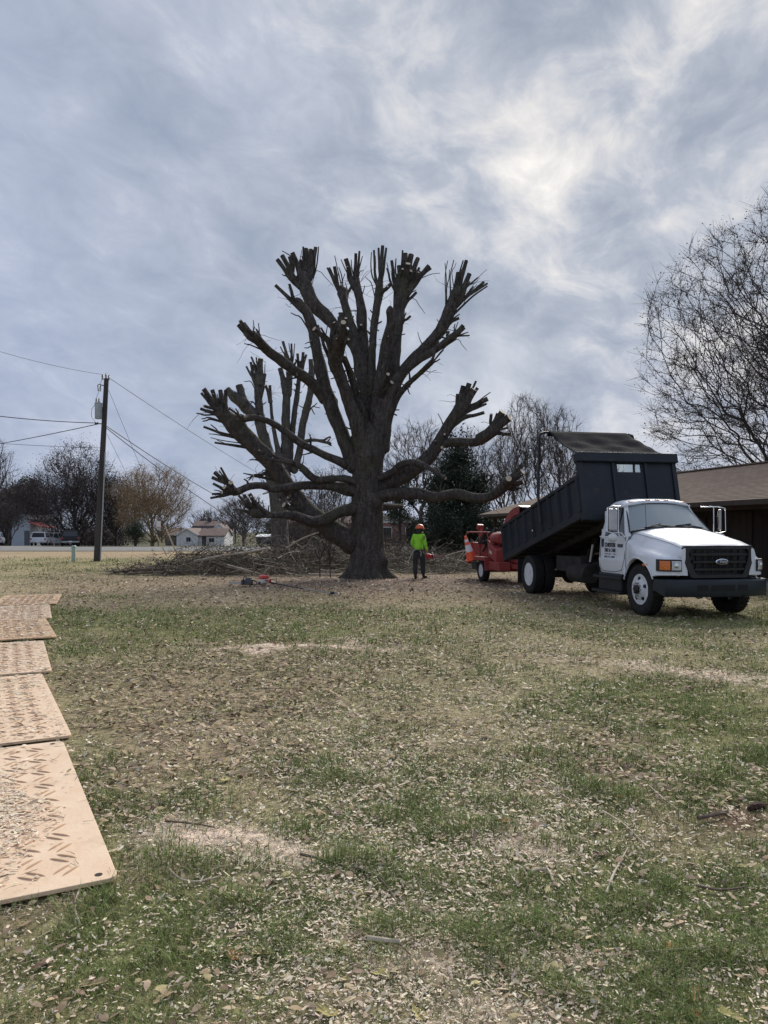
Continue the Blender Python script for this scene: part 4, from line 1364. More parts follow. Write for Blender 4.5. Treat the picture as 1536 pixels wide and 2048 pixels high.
def houses():
    Y = 165.0
    z = float(zg(0, Y))
    k = Y / F
    X = lambda u: (u - 768) * k
    t = thing('white_house', (X(375), Y, z), 0, 'low white house with a front gable and brown roof beyond the road', 'house')
    o = X(375)
    gable_block(t, X(353) - o, X(394) - o, 0, 12, 0, 2.35, 3.65, SIDING, ROOFB, 'y', 0.3, TRIM)
    gable_block(t, X(394) - o + 0.05, X(446) - o, 1.5, 9.5, 0, 2.1, 3.6, SIDING, ROOFB, 'x', 0.3)
    gable_block(t, X(327) - o, X(352) - o, 1.5, 9.5, 0, 2.2, 3.7, mat('brown_boards', (0.10, 0.085, 0.08), (0.14, 0.12, 0.11), scale=3, rough=0.85), ROOFB, 'x', 0.3)
    window(t, (0.2, 0, 1.35), 1.0, 1.0)
    window(t, (X(420) - o, 1.5, 1.2), 1.2, 0.9)
    b = MB()
    b.box((X(405) - o, 1.46, 1.0), (0.9, 0.06, 2.0))
    b.build('door', ROOFD, t, smooth=False)
    Y = 188.0
    z = float(zg(0, Y))
    k = Y / F
    t = thing('white_house', (X(423), Y, z), 0, 'taller white house with dark gambrel roof behind the low white house', 'house')
    o = X(423)
    # gambrel: ridge along x, white end towards the right
    xa, xb = (384 - 768) * k - o * 1.0, (446 - 768) * k - o
    prof = [(0, 0), (9, 0), (9, 3.0), (7.6, 4.7), (4.5, 5.9), (1.4, 4.7), (0, 3.0)]
    b = MB()
    b.prism(prof, xa, xb, 'x')
    b.build('wall', SIDING, t, smooth=False)
    for j, (p, q) in enumerate([((-0.4, 2.85), (1.4, 4.75)), ((1.4, 4.75), (4.5, 5.95)), ((7.6, 4.75), (4.5, 5.95)), ((9.4, 2.85), (7.6, 4.75))]):
        b = MB()
        b.prism([p, q, (q[0], q[1] + 0.14), (p[0], p[1] + 0.14)], xa - 0.3, xb + 0.3, 'x')
        b.build('roof', ROOFD if j in (0, 3) else ROOFB, t, smooth=False)
    b = MB()
    b.box((xb - 4.2, 4.4, 6.3), (1.0, 0.8, 1.2))
    b.build('chimney', ROOFD, t, smooth=False, bevel=0.03)
    # white cross gable towards the road
    gable_block(t, xb - 3.0, xb + 1.6, -1.2, 4, 0, 3.4, 5.3, SIDING, ROOFB, 'y', 0.3, TRIM)
    window(t, (xb - 0.8, -1.2, 3.6), 1.3, 1.1)
    # brick house behind the big tree
    Y = 84.0
    z = float(zg(0, Y))
    k = Y / F
    t = thing('brick_house', ((790 - 768) * k, Y, z), 0, 'red brick house with white gable trim behind the worker', 'house')
    brick = bpy.data.materials.new('red_brick')
    brick.use_nodes = True
    w = NT(brick.node_tree)
    out = w.n('ShaderNodeOutputMaterial')
    bs = w.n('ShaderNodeBsdfPrincipled', Roughness=0.9)
    tc = w.n('ShaderNodeTexCoord').outputs['Object']
    sp = w.n('ShaderNodeSeparateXYZ', Vector=tc)
    vv = w.n('ShaderNodeCombineXYZ', X=w.math('ADD', sp.outputs[0], sp.outputs[1]), Y=sp.outputs[2], Z=0.0).outputs[0]
    br = w.n('ShaderNodeTexBrick', Vector=vv, Scale=1.0, Color1=(0.24, 0.105, 0.082), Color2=(0.165, 0.075, 0.062), Mortar=(0.30, 0.26, 0.24))
    br.inputs['Brick Width'].default_value = 0.22
    br.inputs['Row Height'].default_value = 0.075
    br.inputs['Mortar Size'].default_value = 0.008
    w.t.links.new(br.outputs[0], bs.inputs['Base Color'])
    w.t.links.new(bs.outputs[0], out.inputs[0])
    MATS['red_brick'] = brick
    hw = 56 * k
    gable_block(t, -hw, hw, 0, 11, 0, 2.62, 3.85, brick, ROOFB, 'y', 0.45, TRIM, 0.14)
    # siding in the gable above the brick
    b = MB()
    b.prism([(-hw * 0.985, 2.66), (hw * 0.985, 2.66), (0, 3.80)], -0.05, -0.006, 'y')
    g = b.build('gable_siding', mat('grey_green_siding', (0.40, 0.43, 0.42), (0.46, 0.49, 0.47), scale=2, rough=0.7), t, smooth=False)
    b = MB()
    b.box((0, -0.075, 2.64), (2 * hw, 0.05, 0.12)).box((0, -0.075, 3.2), (0.09, 0.045, 1.0))
    b.build('trim_board', TRIM, g, smooth=False)
    gable_block(t, -hw - 9, -hw - 0.05, 2.5, 10.5, 0, 2.55, 3.9, brick, ROOFB, 'x', 0.4, None)
    window(t, (-0.9, 0, 1.5), 1.1, 1.2)
    window(t, (1.6, 0, 1.5), 0.9, 1.2)
    b = MB()
    b.cyl((0.9, 3.0, 3.6), (0.9, 3.0, 4.1), 0.14).sphere((0.9, 3.0, 4.22), (0.24, 0.24, 0.2))
    b.build('roof_vent', mat('galvanised', (0.55, 0.58, 0.58), rough=0.4, metal=0.6), t)


houses()


def ranch_house():
    """long brown-roofed house at the right: shaded porch under a low hipped roof"""
    base = Vector((9.86, 19.7, 0))
    d = Vector((-0.24, 0.971, 0)).normalized()
    n = Vector((d.y, -d.x, 0))                     # away from the camera
    rz = math.atan2(d.y, d.x)
    t = thing('ranch_house', base, rz, 'long low house with brown shingle roof and dark shaded porch behind the truck', 'house')
    # local x runs along the eave (away from the camera), local y = -n side ... so depth is -y
    X0, X1 = -8.0, 20.6
    ZE, ZR, DEP = 2.36, 3.82, 4.4
    shingle = bpy.data.materials.new('brown_shingle')
    shingle.use_nodes = True
    w = NT(shingle.node_tree)
    out = w.n('ShaderNodeOutputMaterial')
    bs = w.n('ShaderNodeBsdfPrincipled', Roughness=0.95)
    bs.inputs['Specular IOR Level'].default_value = 0.15
    tc = w.n('ShaderNodeTexCoord').outputs['Object']
    mp = w.n('ShaderNodeMapping', Vector=tc, Scale=(1, 1, 0)).outputs[0]
    br = w.n('ShaderNodeTexBrick', Vector=mp, Scale=1.0, Color1=(0.155, 0.112, 0.085), Color2=(0.25, 0.19, 0.15), Mortar=(0.07, 0.05, 0.04))
    br.offset_frequency = 2
    br.inputs['Brick Width'].default_value = 0.31
    br.inputs['Row Height'].default_value = 0.1342
    br.inputs['Mortar Size'].default_value = 0.006
    col = w.mix(w.math('MULTIPLY', w.noise(tc, 14, 6), 0.5), br.outputs[0], (0.26, 0.20, 0.16))
    col = w.mix(w.math('MULTIPLY', w.noise(tc, 0.5, 3), 0.35), col, (0.12, 0.088, 0.072))
    w.t.links.new(col, bs.inputs['Base Color'])
    w.t.links.new(bs.outputs[0], out.inputs[0])
    dark = mat('stained_timber', (0.040, 0.028, 0.022), (0.065, 0.046, 0.036), scale=6, rough=0.8, stretch=(1, 1, 0.2))
    brick = MATS['red_brick']
    # roof deck: solid hipped volume
    hip = 3.0
    e0, e1 = X0, X1
    sg = -1.0
    b = MB()
    vs = [(e0, 0, ZE), (e1, 0, ZE), (e1, sg * 2 * DEP, ZE), (e0, sg * 2 * DEP, ZE), (e0 + 0.5, sg * DEP, ZR), (e1 - hip, sg * DEP, ZR)]
    b.add(vs, [(3, 2, 1, 0), (0, 1, 5, 4), (1, 2, 5), (2, 3, 4, 5), (3, 0, 4)])
    roof = b.build('roof', shingle, t, smooth=False)
    # shingle courses laid over the slope that faces the lawn
    nrow = 32
    b = MB()
    for i in range(nrow):
        f0, f1 = i / nrow, (i + 1.25) / nrow
        f1 = min(f1, 1.0)

        def pt(x, f, lift):
            return (x, sg * DEP * f, ZE + (ZR - ZE) * f + lift)
        xr0, xr1 = e1 - hip * f0 + 0.04, e1 - hip * f1 + 0.04
        xl = e0
        b.add([pt(xl, f0, 0.004), pt(xr0, f0, 0.004), pt(xr0, f0, 0.020), pt(xl, f0, 0.020), pt(xr1, f1, 0.008), pt(xl, f1, 0.008)],
              [(0, 1, 2, 3), (3, 2, 4, 5)])
    sh = b.build('shingle', shingle, roof, smooth=False)
    sh['kind'] = 'stuff'
    # ridge cap and gutter
    b = MB()
    b.beam((e0, sg * DEP, ZR + 0.03), (e1 - hip, sg * DEP, ZR + 0.03), 0.28, 0.04)
    b.build('ridge_cap', shingle, roof, smooth=False)
    b = MB()
    b.beam((e0, 0.05, ZE - 0.06), (e1 + 0.05, 0.05, ZE - 0.06), 0.10, 0.15)
    b.build('gutter', dark, roof, smooth=False, bevel=0.015)
    # walls set back under the porch
    b = MB()
    b.box(((e0 + e1) / 2 + 0.3, sg * (2.1 + 3.0), 1.15), (e1 - e0 - 1.4, 6.0, 2.3))
    b.build('wall', mat('dark_panelling', (0.030, 0.022, 0.018), (0.055, 0.040, 0.032), scale=4, rough=0.85, stretch=(6, 1, 0.3)), t, smooth=False)
    # porch slab, beam, posts
    b = MB()
    b.box(((e0 + e1) / 2, sg * 1.3, 0.06), (e1 - e0 - 1.0, 2.0, 0.18))
    b.build('porch_floor', mat('porch_concrete', (0.24, 0.23, 0.22), (0.32, 0.31, 0.30), scale=3, rough=0.9), t, smooth=False, bevel=0.02)
    b = MB()
    b.beam((e0 + 0.2, sg * 0.45, ZE - 0.12), (e1 - 0.2, sg * 0.45, ZE - 0.12), 0.14, 0.22)
    b.build('porch_beam', dark, t, smooth=False, bevel=0.01)
    for x in np.arange(e0 + 0.6, e1, 2.45):
        b = MB()
        b.box((x, sg * 0.45, ZE / 2 - 0.03), (0.14, 0.14, ZE - 0.30))
        b.box((x, sg * 0.45, 0.24), (0.2, 0.2, 0.18))
        b.build('post', dark, t, smooth=False, bevel=0.008)
    for i, x in enumerate(np.arange(e0 + 1.8, e1 - 1.5, 2.45)):
        b = MB()
        yw = sg * 2.1 + 0.02
        if i % 3 == 1:
            b.box((x, yw, 1.12), (0.95, 0.06, 2.02))
            dr = b.build('door', dark, t, smooth=False, bevel=0.01)
            h = MB()
            h.sphere((x + 0.36, yw + 0.07, 1.05), 0.04)
            h.build('handle', mat('brass', (0.5, 0.36, 0.14), rough=0.35, metal=0.9), dr)
        else:
            b.box((x, yw, 1.94), (1.5, 0.07, 0.08)).box((x, yw, 0.86), (1.6, 0.12, 0.08))
            b.box((x - 0.71, yw, 1.4), (0.08, 0.066, 1.0)).box((x + 0.71, yw, 1.4), (0.08, 0.066, 1.0)).box((x, yw, 1.4), (0.05, 0.064, 1.0))
            wn = b.build('window', dark, t, smooth=False)
            for sx in (-0.35, 0.35):
                p = MB()
                p.box((x + sx, yw - 0.012, 1.4), (0.62, 0.02, 0.98))
                p.build('pane', WIN, wn, smooth=False)


ranch_house()


# ------------------------------------------------------------------ shed, cars and roadside things on the left
def shed():
    Y = 104.0
    k = Y / F
    x = (42 - 768) * k
    z = float(zg(0, Y))
    t = thing('metal_shed', (x, Y, z), R(-8), 'pale blue grey lap sided shed with a red awning at the left', 'shed')
    m = mat('pale_metal_siding', (0.36, 0.41, 0.46), (0.44, 0.49, 0.53), scale=2, rough=0.6)
    b = MB()
    b.prism([(-1.35, 0), (1.35, 0), (1.35, 3.6), (0, 4.2), (-1.35, 3.6)], 0.03, 5, 'y')
    b.build('wall', m, t, smooth=False)
    for i in range(8):
        p = MB()
        z0 = 0.05 + i * 0.45
        p.prism([(-0.045, z0), (0.0, z0), (0.0, z0 + 0.46), (-0.012, z0 + 0.46)], -1.36, 1.36, 'x')
        p.build('siding_board', m, t, smooth=False)
    for s in (-1, 1):
        r = MB()
        poly = [(s * 1.6, 3.52), (0, 4.24), (0, 4.34), (s * 1.6, 3.62)]
        r.prism(poly if s < 0 else poly[::-1], -0.3, 5.2, 'y')
        r.build('roof', mat('grey_metal_roof', (0.25, 0.27, 0.29), (0.32, 0.33, 0.35), scale=2, rough=0.5), t, smooth=False)
    red = mat('red_awning', (0.26, 0.045, 0.055), (0.32, 0.06, 0.07), scale=3, rough=0.7)
    b = MB()
    b.add([(1.4, -0.9, 3.35), (1.4, 2.4, 3.35), (3.5, 2.4, 2.62), (3.5, -0.9, 2.62), (1.4, -0.9, 3.27), (1.4, 2.4, 3.27), (3.5, 2.4, 2.5), (3.5, -0.9, 2.5)],
          [(3, 2, 1, 0), (4, 5, 6, 7), (0, 4, 7, 3), (3, 7, 6, 2), (1, 2, 6, 5), (0, 1, 5, 4)])
    aw = b.build('awning', red, t, smooth=False)
    for y in (-0.8, 2.3):
        p = MB()
        p.cyl((3.4, y, 0), (3.4, y, 2.52), 0.05, n=8)
        p.build('post', TRIM, aw)
    b = MB()
    b.box((0.9, -0.01, 1.1), (0.8, 0.08, 2.0))
    b.build('door', mat('grey_door', (0.10, 0.11, 0.12), rough=0.6), t, smooth=False)


shed()

RUBBER = mat('rubber', (0.018, 0.018, 0.019), (0.030, 0.029, 0.028), scale=14, rough=0.85, spec=0.25, bump=0.2, bscale=60)
STEEL = mat('bare_steel', (0.42, 0.42, 0.43), (0.5, 0.5, 0.5), scale=8, rough=0.35, metal=0.9)


def far_car(name, loc, rz, label, paint, kind='suv', tail=True, group=None, dark_glass=None):
    """a boxy car seen from far off: body, glasshouse, windows, wheels, lights"""
    t = thing(name, loc, rz, label, 'car', group)
    L, W = 4.7, 1.86
    b = MB()
    secs = []
    prof = [(-L / 2, 0.48, 0.92), (-L / 2 + 0.08, 0.40, 1.02), (-1.2, 0.36, 1.05), (0.9, 0.36, 1.03), (1.9, 0.38, 0.98), (L / 2 - 0.1, 0.42, 0.86), (L / 2, 0.5, 0.72)]
    for x, z0, z1 in prof:
        w = W / 2 * (0.94 if abs(x) > 2.2 else 1.0)
        secs.append([(x, -w * 0.95, z0), (x, -w, z0 + 0.2), (x, -w, z1 - 0.12), (x, -w * 0.93, z1), (x, w * 0.93, z1), (x, w, z1 - 0.12), (x, w, z0 + 0.2), (x, w * 0.95, z0)])
    b.loft(secs, caps=True, closed=True)
    b.build('body', paint, t, angle=40)
    x0, x1 = (-L / 2 + 0.1, 0.95) if kind == 'suv' else (-0.75, 0.95)
    b = MB()
    lo = [(x0, -W / 2 * 0.93), (x1, -W / 2 * 0.93), (x1, W / 2 * 0.93), (x0, W / 2 * 0.93)]
    hi = [(x0 + 0.22, -W / 2 * 0.76), (x1 - 0.62, -W / 2 * 0.76), (x1 - 0.62, W / 2 * 0.76), (x0 + 0.22, W / 2 * 0.76)]
    b.loft([[(x, y, 1.0) for x, y in lo], [(x, y, 1.66) for x, y in hi], [(x * 0.99, y * 0.9, 1.72) for x, y in hi]], caps=True, closed=True)
    cab = b.build('cabin', paint, t, smooth=False, bevel=0.03)
    gl = MB()

    def lerp(i, j, fa, fb, za, zb, o):
        out = []
        for f, g in ((fa, za), (fb, za), (fb, zb), (fa, zb)):
            g2 = (g - 1.0) / 0.66
            a = Vector((*lo[i], 1.0)).lerp(Vector((*hi[i], 1.66)), g2)
            c = Vector((*lo[j], 1.0)).lerp(Vector((*hi[j], 1.66)), g2)
            out.append(a.lerp(c, f) + Vector(o))
        return out
    for i, j, o, spans in ((3, 0, (-0.02, 0, 0), [(0.07, 0.93)]), (1, 2, (0.02, 0, 0.01), [(0.06, 0.94)]), (0, 1, (0, -0.02, 0), [(0.06, 0.47), (0.53, 0.93)]), (2, 3, (0, 0.02, 0), [(0.07, 0.47), (0.53, 0.94)])):
        for fa, fb in spans:
            gl = MB()
            gl.add(lerp(i, j, fa, fb, 1.08, 1.60, o), [(0, 1, 2, 3)])
            gl.build('window', WIN, cab, smooth=False)
    for sx in (-1.42, 1.42):
        for sy in (-1, 1):
            wb = MB()
            wb.lathe([(0.20, -0.11), (0.33, -0.11), (0.35, -0.06), (0.35, 0.06), (0.33, 0.11), (0.20, 0.11)], (sx, sy * (W / 2 - 0.11), 0.35), 'y', 20, closed=True)
            wh = wb.build('wheel', RUBBER, t)
            rb = MB()
            rb.lathe([(0.21, -0.09), (0.17, sy * 0.06), (0.05, sy * 0.10), (0.001, sy * 0.10)], (sx, sy * (W / 2 - 0.10), 0.35), 'y', 16)
            rb.build('rim', STEEL, wh)
    for sy in (-1, 1):
        lb = MB()
        lb.box((-L / 2 - 0.01, sy * 0.78, 0.86), (0.06, 0.16, 0.2))
        lb.build('tail_light', mat('red_lens', (0.30, 0.02, 0.02), rough=0.2), t, smooth=False, bevel=0.01)
        lb = MB()
        lb.box((L / 2 - 0.03, sy * 0.66, 0.70), (0.08, 0.3, 0.14))
        lb.build('headlight', mat('clear_lens', (0.6, 0.62, 0.65), rough=0.1), t, smooth=False, bevel=0.01)
    for x in (-L / 2 - 0.05, L / 2 + 0.02):
        lb = MB()
        lb.box((x, 0, 0.48), (0.14, W * 0.96, 0.17))
        lb.build('bumper', mat('chrome_dull', (0.35, 0.36, 0.37), rough=0.3, metal=0.8), t, smooth=False, bevel=0.03)
    lb = MB()
    lb.box((-L / 2 - 0.13, 0, 0.52), (0.02, 0.32, 0.14))
    lb.build('number_plate', TRIM, t, smooth=False)
    if kind == 'pickup':
        lb = MB()
        for y in (-W / 2 + 0.08, W / 2 - 0.08):
            lb.box((-1.55, y, 1.12), (1.5, 0.08, 0.16))
        lb.box((-L / 2 + 0.05, 0, 1.12), (0.07, W * 0.9, 0.15))
        lb.build('bed_rail', paint, t, smooth=False, bevel=0.02)
    return t


def carpos(u, Y):
    x = (u - 768) / F * Y
    return (x, Y, float(zg(x, Y)) + 0.05)


WP = mat('white_paint_far', (0.62, 0.64, 0.67), rough=0.3, coat=0.5)
DP = mat('black_green_paint', (0.014, 0.017, 0.019), rough=0.5, spec=0.3)
far_car('parked_car', carpos(82, 94), R(106), 'white boxy car with a large rear window, parked before the red awning', WP, 'suv')
far_car('parked_car', carpos(140, 84), R(113), 'black car parked rear end on beyond the road', DP, 'suv')
far_car('parked_pickup', carpos(113, 99), R(40), 'white pickup mostly hidden behind the black car', WP, 'pickup')
far_car('parked_car', carpos(-9, 95), R(112), 'white car cut off by the left edge of the photo', WP, 'suv')


def trailer_and_hoop():
    Y = 80.0
    x = (530 - 768) / F * Y
    z = float(zg(0, Y))
    t = thing('white_roofed_trailer', (x, Y, z), 0, 'dark trailer with a flat white roof behind the smaller pollard', 'trailer')
    b = MB()
    b.box((0, 0.8, 0.62), (1.75, 1.6, 0.78))
    b.build('body', mat('dark_trailer', (0.045, 0.05, 0.065), (0.07, 0.075, 0.09), scale=3, rough=0.6), t, smooth=False, bevel=0.03)
    b = MB()
    b.add([(-0.95, -0.15, 1.05), (0.95, -0.15, 1.05), (0.95, 1.75, 1.28), (-0.95, 1.75, 1.28), (-0.95, -0.15, 0.99), (0.95, -0.15, 0.99), (0.95, 1.75, 1.22), (-0.95, 1.75, 1.22)],
          [(0, 1, 2, 3), (7, 6, 5, 4), (0, 4, 5, 1), (1, 5, 6, 2), (2, 6, 7, 3), (3, 7, 4, 0)])
    b.build('roof', mat('white_sheet', (0.75, 0.77, 0.78), rough=0.5), t, smooth=False)
    for s in (-0.45, 0.45):
        b = MB()
        b.lathe([(0.10, -0.07), (0.23, -0.07), (0.24, 0.0), (0.23, 0.07), (0.10, 0.07)], (s, -0.02, 0.24), 'y', 16, closed=True)
        b.build('wheel', RUBBER, t)
    Y = 77.0
    x = (317 - 768) / F * Y
    z = float(zg(0, Y))
    t = thing('basketball_hoop', (x, Y, z), R(20), 'basketball hoop with white backboard beyond the road', 'basketball hoop')
    b = MB()
    b.tube([(0, 0.5, 0), (0, 0.5, 1.9), (0, 0.12, 2.2)], 0.05, 8)
    b.build('pole', mat('dark_steel', (0.05, 0.05, 0.055), rough=0.5, metal=0.5), t)
    b = MB()
    b.box((0, 0, 2.25), (0.42, 0.04, 0.62))
    b.build('backboard', TRIM, t, smooth=False, bevel=0.01)
    b = MB()
    b.tube([(0.2 * math.cos(a), -0.24 + 0.2 * math.sin(a), 1.98) for a in np.linspace(0, 6.28, 17)], 0.014, 6, caps=False)
    hp = b.build('rim', mat('orange_paint', (0.6, 0.16, 0.04), rough=0.5), t)
    b = MB()
    for i in range(10):
        a = i * 0.628
        for s in (0.31, -0.31):
            b.tube([(0.2 * math.cos(a), -0.24 + 0.2 * math.sin(a), 1.98), (0.11 * math.cos(a + s), -0.24 + 0.11 * math.sin(a + s), 1.62)], 0.008, 4)
    b.build('net', TRIM, hp)
    # cable pedestal in the verge
    p = G(147.5, 1122)
    t = thing('utility_pedestal', p, R(10), 'pale green utility pedestal in the dry verge left of the pole', 'pedestal')
    pg = mat('pale_green_plastic', (0.30, 0.40, 0.34), (0.36, 0.45, 0.39), scale=6, rough=0.55)
    b = MB()
    b.box((0, 0, 0.34), (0.19, 0.19, 0.68))
    b.build('body', pg, t, smooth=False, bevel=0.02)
    b = MB()
    b.prism([(-0.11, 0.68), (0.11, 0.68), (0.11, 0.74), (0.06, 0.79), (-0.06, 0.79), (-0.11, 0.74)], -0.11, 0.11, 'y')
    b.build('cap', pg, t, smooth=False, bevel=0.01)


trailer_and_hoop()


def utility_pole():
    b0 = G(194, 1122)
    Y = b0.y
    top = P(213, 757, Y)
    t = thing('utility_pole', b0, 0, 'leaning dark wooden utility pole with a grey transformer left of the trees', 'utility pole')
    wood = mat('creosote_wood', (0.030, 0.026, 0.026), (0.065, 0.056, 0.052), scale=5, rough=0.85, stretch=(1, 1, 0.06), bump=0.4, bscale=20)
    b = MB(b0)
    pts = [b0.lerp(top, f) for f in np.linspace(-0.02, 1, 9)]
    b.tube(pts, list(np.linspace(0.17, 0.115, 9)), 16)
    b.build('post', wood, t)
    at = lambda v: P(194 + (1122 - v) / (1122 - 757) * 19, v, Y)
    grey = mat('transformer_grey', (0.30, 0.34, 0.36), (0.36, 0.40, 0.42), scale=4, rough=0.45)
    dk = mat('dark_hardware', (0.05, 0.05, 0.055), rough=0.5, metal=0.4)
    porc = mat('porcelain', (0.22, 0.19, 0.18), rough=0.25)
    c = at(823) + Vector((-0.26, -0.16, 0))
    b = MB(b0)
    b.lathe([(0.17, -0.40), (0.18, -0.38), (0.18, 0.34), (0.20, 0.36), (0.20, 0.39), (0.14, 0.43)], c, 'z', 20)
    tr = b.build('transformer', grey, t, angle=40)
    for dx, dy in ((-0.09, -0.05), (0.05, -0.06)):
        s = MB(b0)
        s.lathe([(0.04, 0.42), (0.06, 0.46), (0.03, 0.49), (0.055, 0.52), (0.03, 0.55), (0.045, 0.58), (0.015, 0.66)], c + Vector((dx, dy, 0)), 'z', 10)
        s.build('bushing', porc, tr)
    s = MB(b0)
    s.beam(c + Vector((0.1, 0.05, 0.15)), at(817), 0.06, 0.1).beam(c + Vector((0.1, 0.05, -0.25)), at(834), 0.06, 0.1)
    s.build('bracket', dk, tr)
    # fused cut-out
    q = at(776) + Vector((-0.33, -0.05, 0))
    b = MB(b0)
    b.beam(q + Vector((0.06, 0, 0.15)), at(772), 0.04, 0.05).tube([q + Vector((0.05, 0, 0.2)), q + Vector((-0.07, 0, 0.14)), q + Vector((-0.05, 0, -0.14)), q + Vector((0.07, 0, -0.18)), q + Vector((0.07, 0, 0.16))], 0.028, 8)
    b.build('fuse_cutout', porc, t)
    # insulators at the top
    for du, dv in ((-8, -4), (-1, -6), (5, -3)):
        p = P(213 + du, 757 + dv, Y)
        s = MB(b0)
        s.lathe([(0.02, -0.16), (0.05, -0.06), (0.03, -0.03), (0.06, 0.01), (0.035, 0.05), (0.045, 0.08), (0.01, 0.11)], p, 'z', 10)
        s.beam(p + Vector((0, 0, -0.12)), top + Vector((0, 0, -0.12)), 0.035, 0.035)
        s.build('insulator', porc, t)
    # secondary rack with drip loops
    q = at(848)
    b = MB(b0)
    b.beam(q, q + Vector((-0.42, -0.05, 0.02)), 0.04, 0.05)
    for dx in (-0.42, -0.3):
        b.lathe([(0.02, -0.06), (0.045, -0.03), (0.025, 0), (0.045, 0.03), (0.02, 0.06)], q + Vector((dx, -0.06, 0.03)), 'z', 8)
    b.build('secondary_rack', dk, t)
    b = MB(b0)
    b.tube([c + Vector((-0.12, -0.12, 0.3)), c + Vector((-0.3, -0.1, 0.1)), c + Vector((-0.32, -0.1, -0.3)), q + Vector((-0.4, -0.05, 0.05))], 0.012, 6)
    b.tube([c + Vector((-0.09, -0.05, 0.64)), q.lerp(at(776), 0.9) + Vector((-0.36, 0, 0)), P(205, 752, Y)], 0.01, 6)
    b.build('drip_loop', dk, t)
    # conduit down the side
    b = MB(b0)
    b.tube([at(905) + Vector((0.15, -0.06, 0)), at(1000) + Vector((0.17, -0.06, 0)), at(1118) + Vector((0.19, -0.06, 0))], 0.035, 8)
    b.build('conduit', mat('grey_conduit', (0.36, 0.37, 0.38), rough=0.5), t)
    return at, Y


pole_at, PY = utility_pole()


def wire(a, b, sag, r, label, group='wires on the utility pole', n=24, m=None):
    a, b = Vector(a), Vector(b)
    pts = []
    for i in range(n + 1):
        f = i / n
        p = a.lerp(b, f)
        p.z -= sag * 4 * f * (1 - f)
        pts.append(p)
    k = MB(a)
    k.tube(pts, r, 5)
    o = k.build('overhead_wire', m or mat('wire_black', (0.03, 0.03, 0.035), rough=0.6), None, off=a)
    tag(o, label, 'wire', group)


def wires():
    Y = PY
    wire(P(205, 749, Y), P(-260, 610, Y - 9), 0.35, 0.010, 'topmost thin wire running left from the top of the utility pole')
    wire(P(217, 755, Y), P(640, 1010, 105), 0.5, 0.016, 'thin top wire running right and away from the utility pole')
    wire(P(196, 846, Y), P(-260, 790, Y - 6), 0.25, 0.020, 'thick cable going left and slightly up from below the transformer')
    wire(P(196, 848, Y), P(-200, 915, 60), 0.2, 0.022, 'thick cable going left and downwards from below the transformer')
    wire(P(211, 896, Y), P(-200, 868, 50), 0.15, 0.012, 'lowest faint wire running left from the utility pole')
    wire(P(214, 853, Y), P(560, 1052, 84), 0.5, 0.024, 'upper of the two thick cables sloping right from the utility pole')
    wire(P(214, 857, Y), P(620, 1112, 82), 0.9, 0.024, 'lower of the two thick cables sloping right from the utility pole')
    # guy wires with pale guards near the ground
    for (u0, v0, u1, v1, lab) in ((217, 780, 356, 1114, 'guy wire reaching farther right from the pole, with a pale guard'), (214, 868, 334, 1113, 'guy wire anchored nearer the pole, with a pale guard')):
        a = P(u0, v0, Y)
        g = G(u1, v1)
        t = thing('guy_wire', g, 0, lab, 'guy wire', 'guy wires of the utility pole')
        k = MB(g)
        k.tube([a, a.lerp(g, 0.5), g], 0.009, 5)
        k.build('cable', mat('wire_black', (0.03, 0.03, 0.035)), t)
        k = MB(g)
        d = (a - g)
        f = 2.2 / d.length if u1 > 340 else 1.9 / d.length
        k.tube([g.lerp(a, 0.01), g.lerp(a, f)], 0.042, 8)
        k.build('guard', mat('pale_guard', (0.46, 0.43, 0.36), (0.52, 0.48, 0.40), rough=0.6), t)


wires()
# ------------------------------------------------------------------ the dump truck
TH = R(11.5)
TC = Vector((5.68, 14.386, 0.0))         # ground under the middle of the front axle
TRZ = math.atan2(-math.cos(TH), math.sin(TH))
WB = 5.06

WHITE = mat('white_truck_paint', (0.66, 0.685, 0.73), (0.70, 0.725, 0.77), scale=2, rough=0.38, coat=0.12, spec=0.45, dirt=((0.55, 0.53, 0.50), 3.0, 0.58, 0.85))
BODYB = mat('slate_blue_black_paint', (0.011, 0.015, 0.021), (0.018, 0.023, 0.031), scale=2.2, rough=0.5, spec=0.32, bump=0.22, bscale=3.5, dirt=((0.050, 0.040, 0.034), 6.0, 0.60, 0.80))
BLACK = mat('black_plastic', (0.012, 0.013, 0.015), (0.022, 0.023, 0.026), scale=6, rough=0.5, spec=0.4)
BUMPER = mat('dark_blue_bumper', (0.012, 0.018, 0.025), (0.018, 0.026, 0.034), scale=4, rough=0.45, spec=0.4)
CHASSIS = mat('dirty_chassis', (0.016, 0.015, 0.015), (0.035, 0.032, 0.03), scale=5, rough=0.85)
RIMW = mat('white_rim', (0.60, 0.61, 0.63), (0.68, 0.69, 0.71), scale=6, rough=0.45, dirt=((0.34, 0.32, 0.30), 8.0, 0.55, 0.8))
CHROME = mat('chrome', (0.70, 0.71, 0.72), rough=0.12, metal=1.0)
AMBER = mat('amber_lens', (0.62, 0.16, 0.03), (0.70, 0.20, 0.05), scale=30, rough=0.2)
CLEAR = mat('lamp_glass', (0.42, 0.45, 0.47), (0.62, 0.65, 0.67), scale=16, rough=0.12, spec=0.6)
GLASS = glass_mat('truck_glass', (0.30, 0.345, 0.36), 0.05, clear=0.22)  # pale base tint paints the bright sky's reflection into the windscreen colour
GLASSD = glass_mat('side_glass', (0.012, 0.016, 0.018), 0.04, clear=0.45)


class CB(MB):
    """cab builder: the part behind the windscreen is drawn a little long and shortened here"""
    def add(self, vs, fs):
        return super().add([(-1.0 + (p[0] + 1.0) * 0.70 if p[0] < -1.0 else p[0], p[1], p[2]) for p in vs], fs)


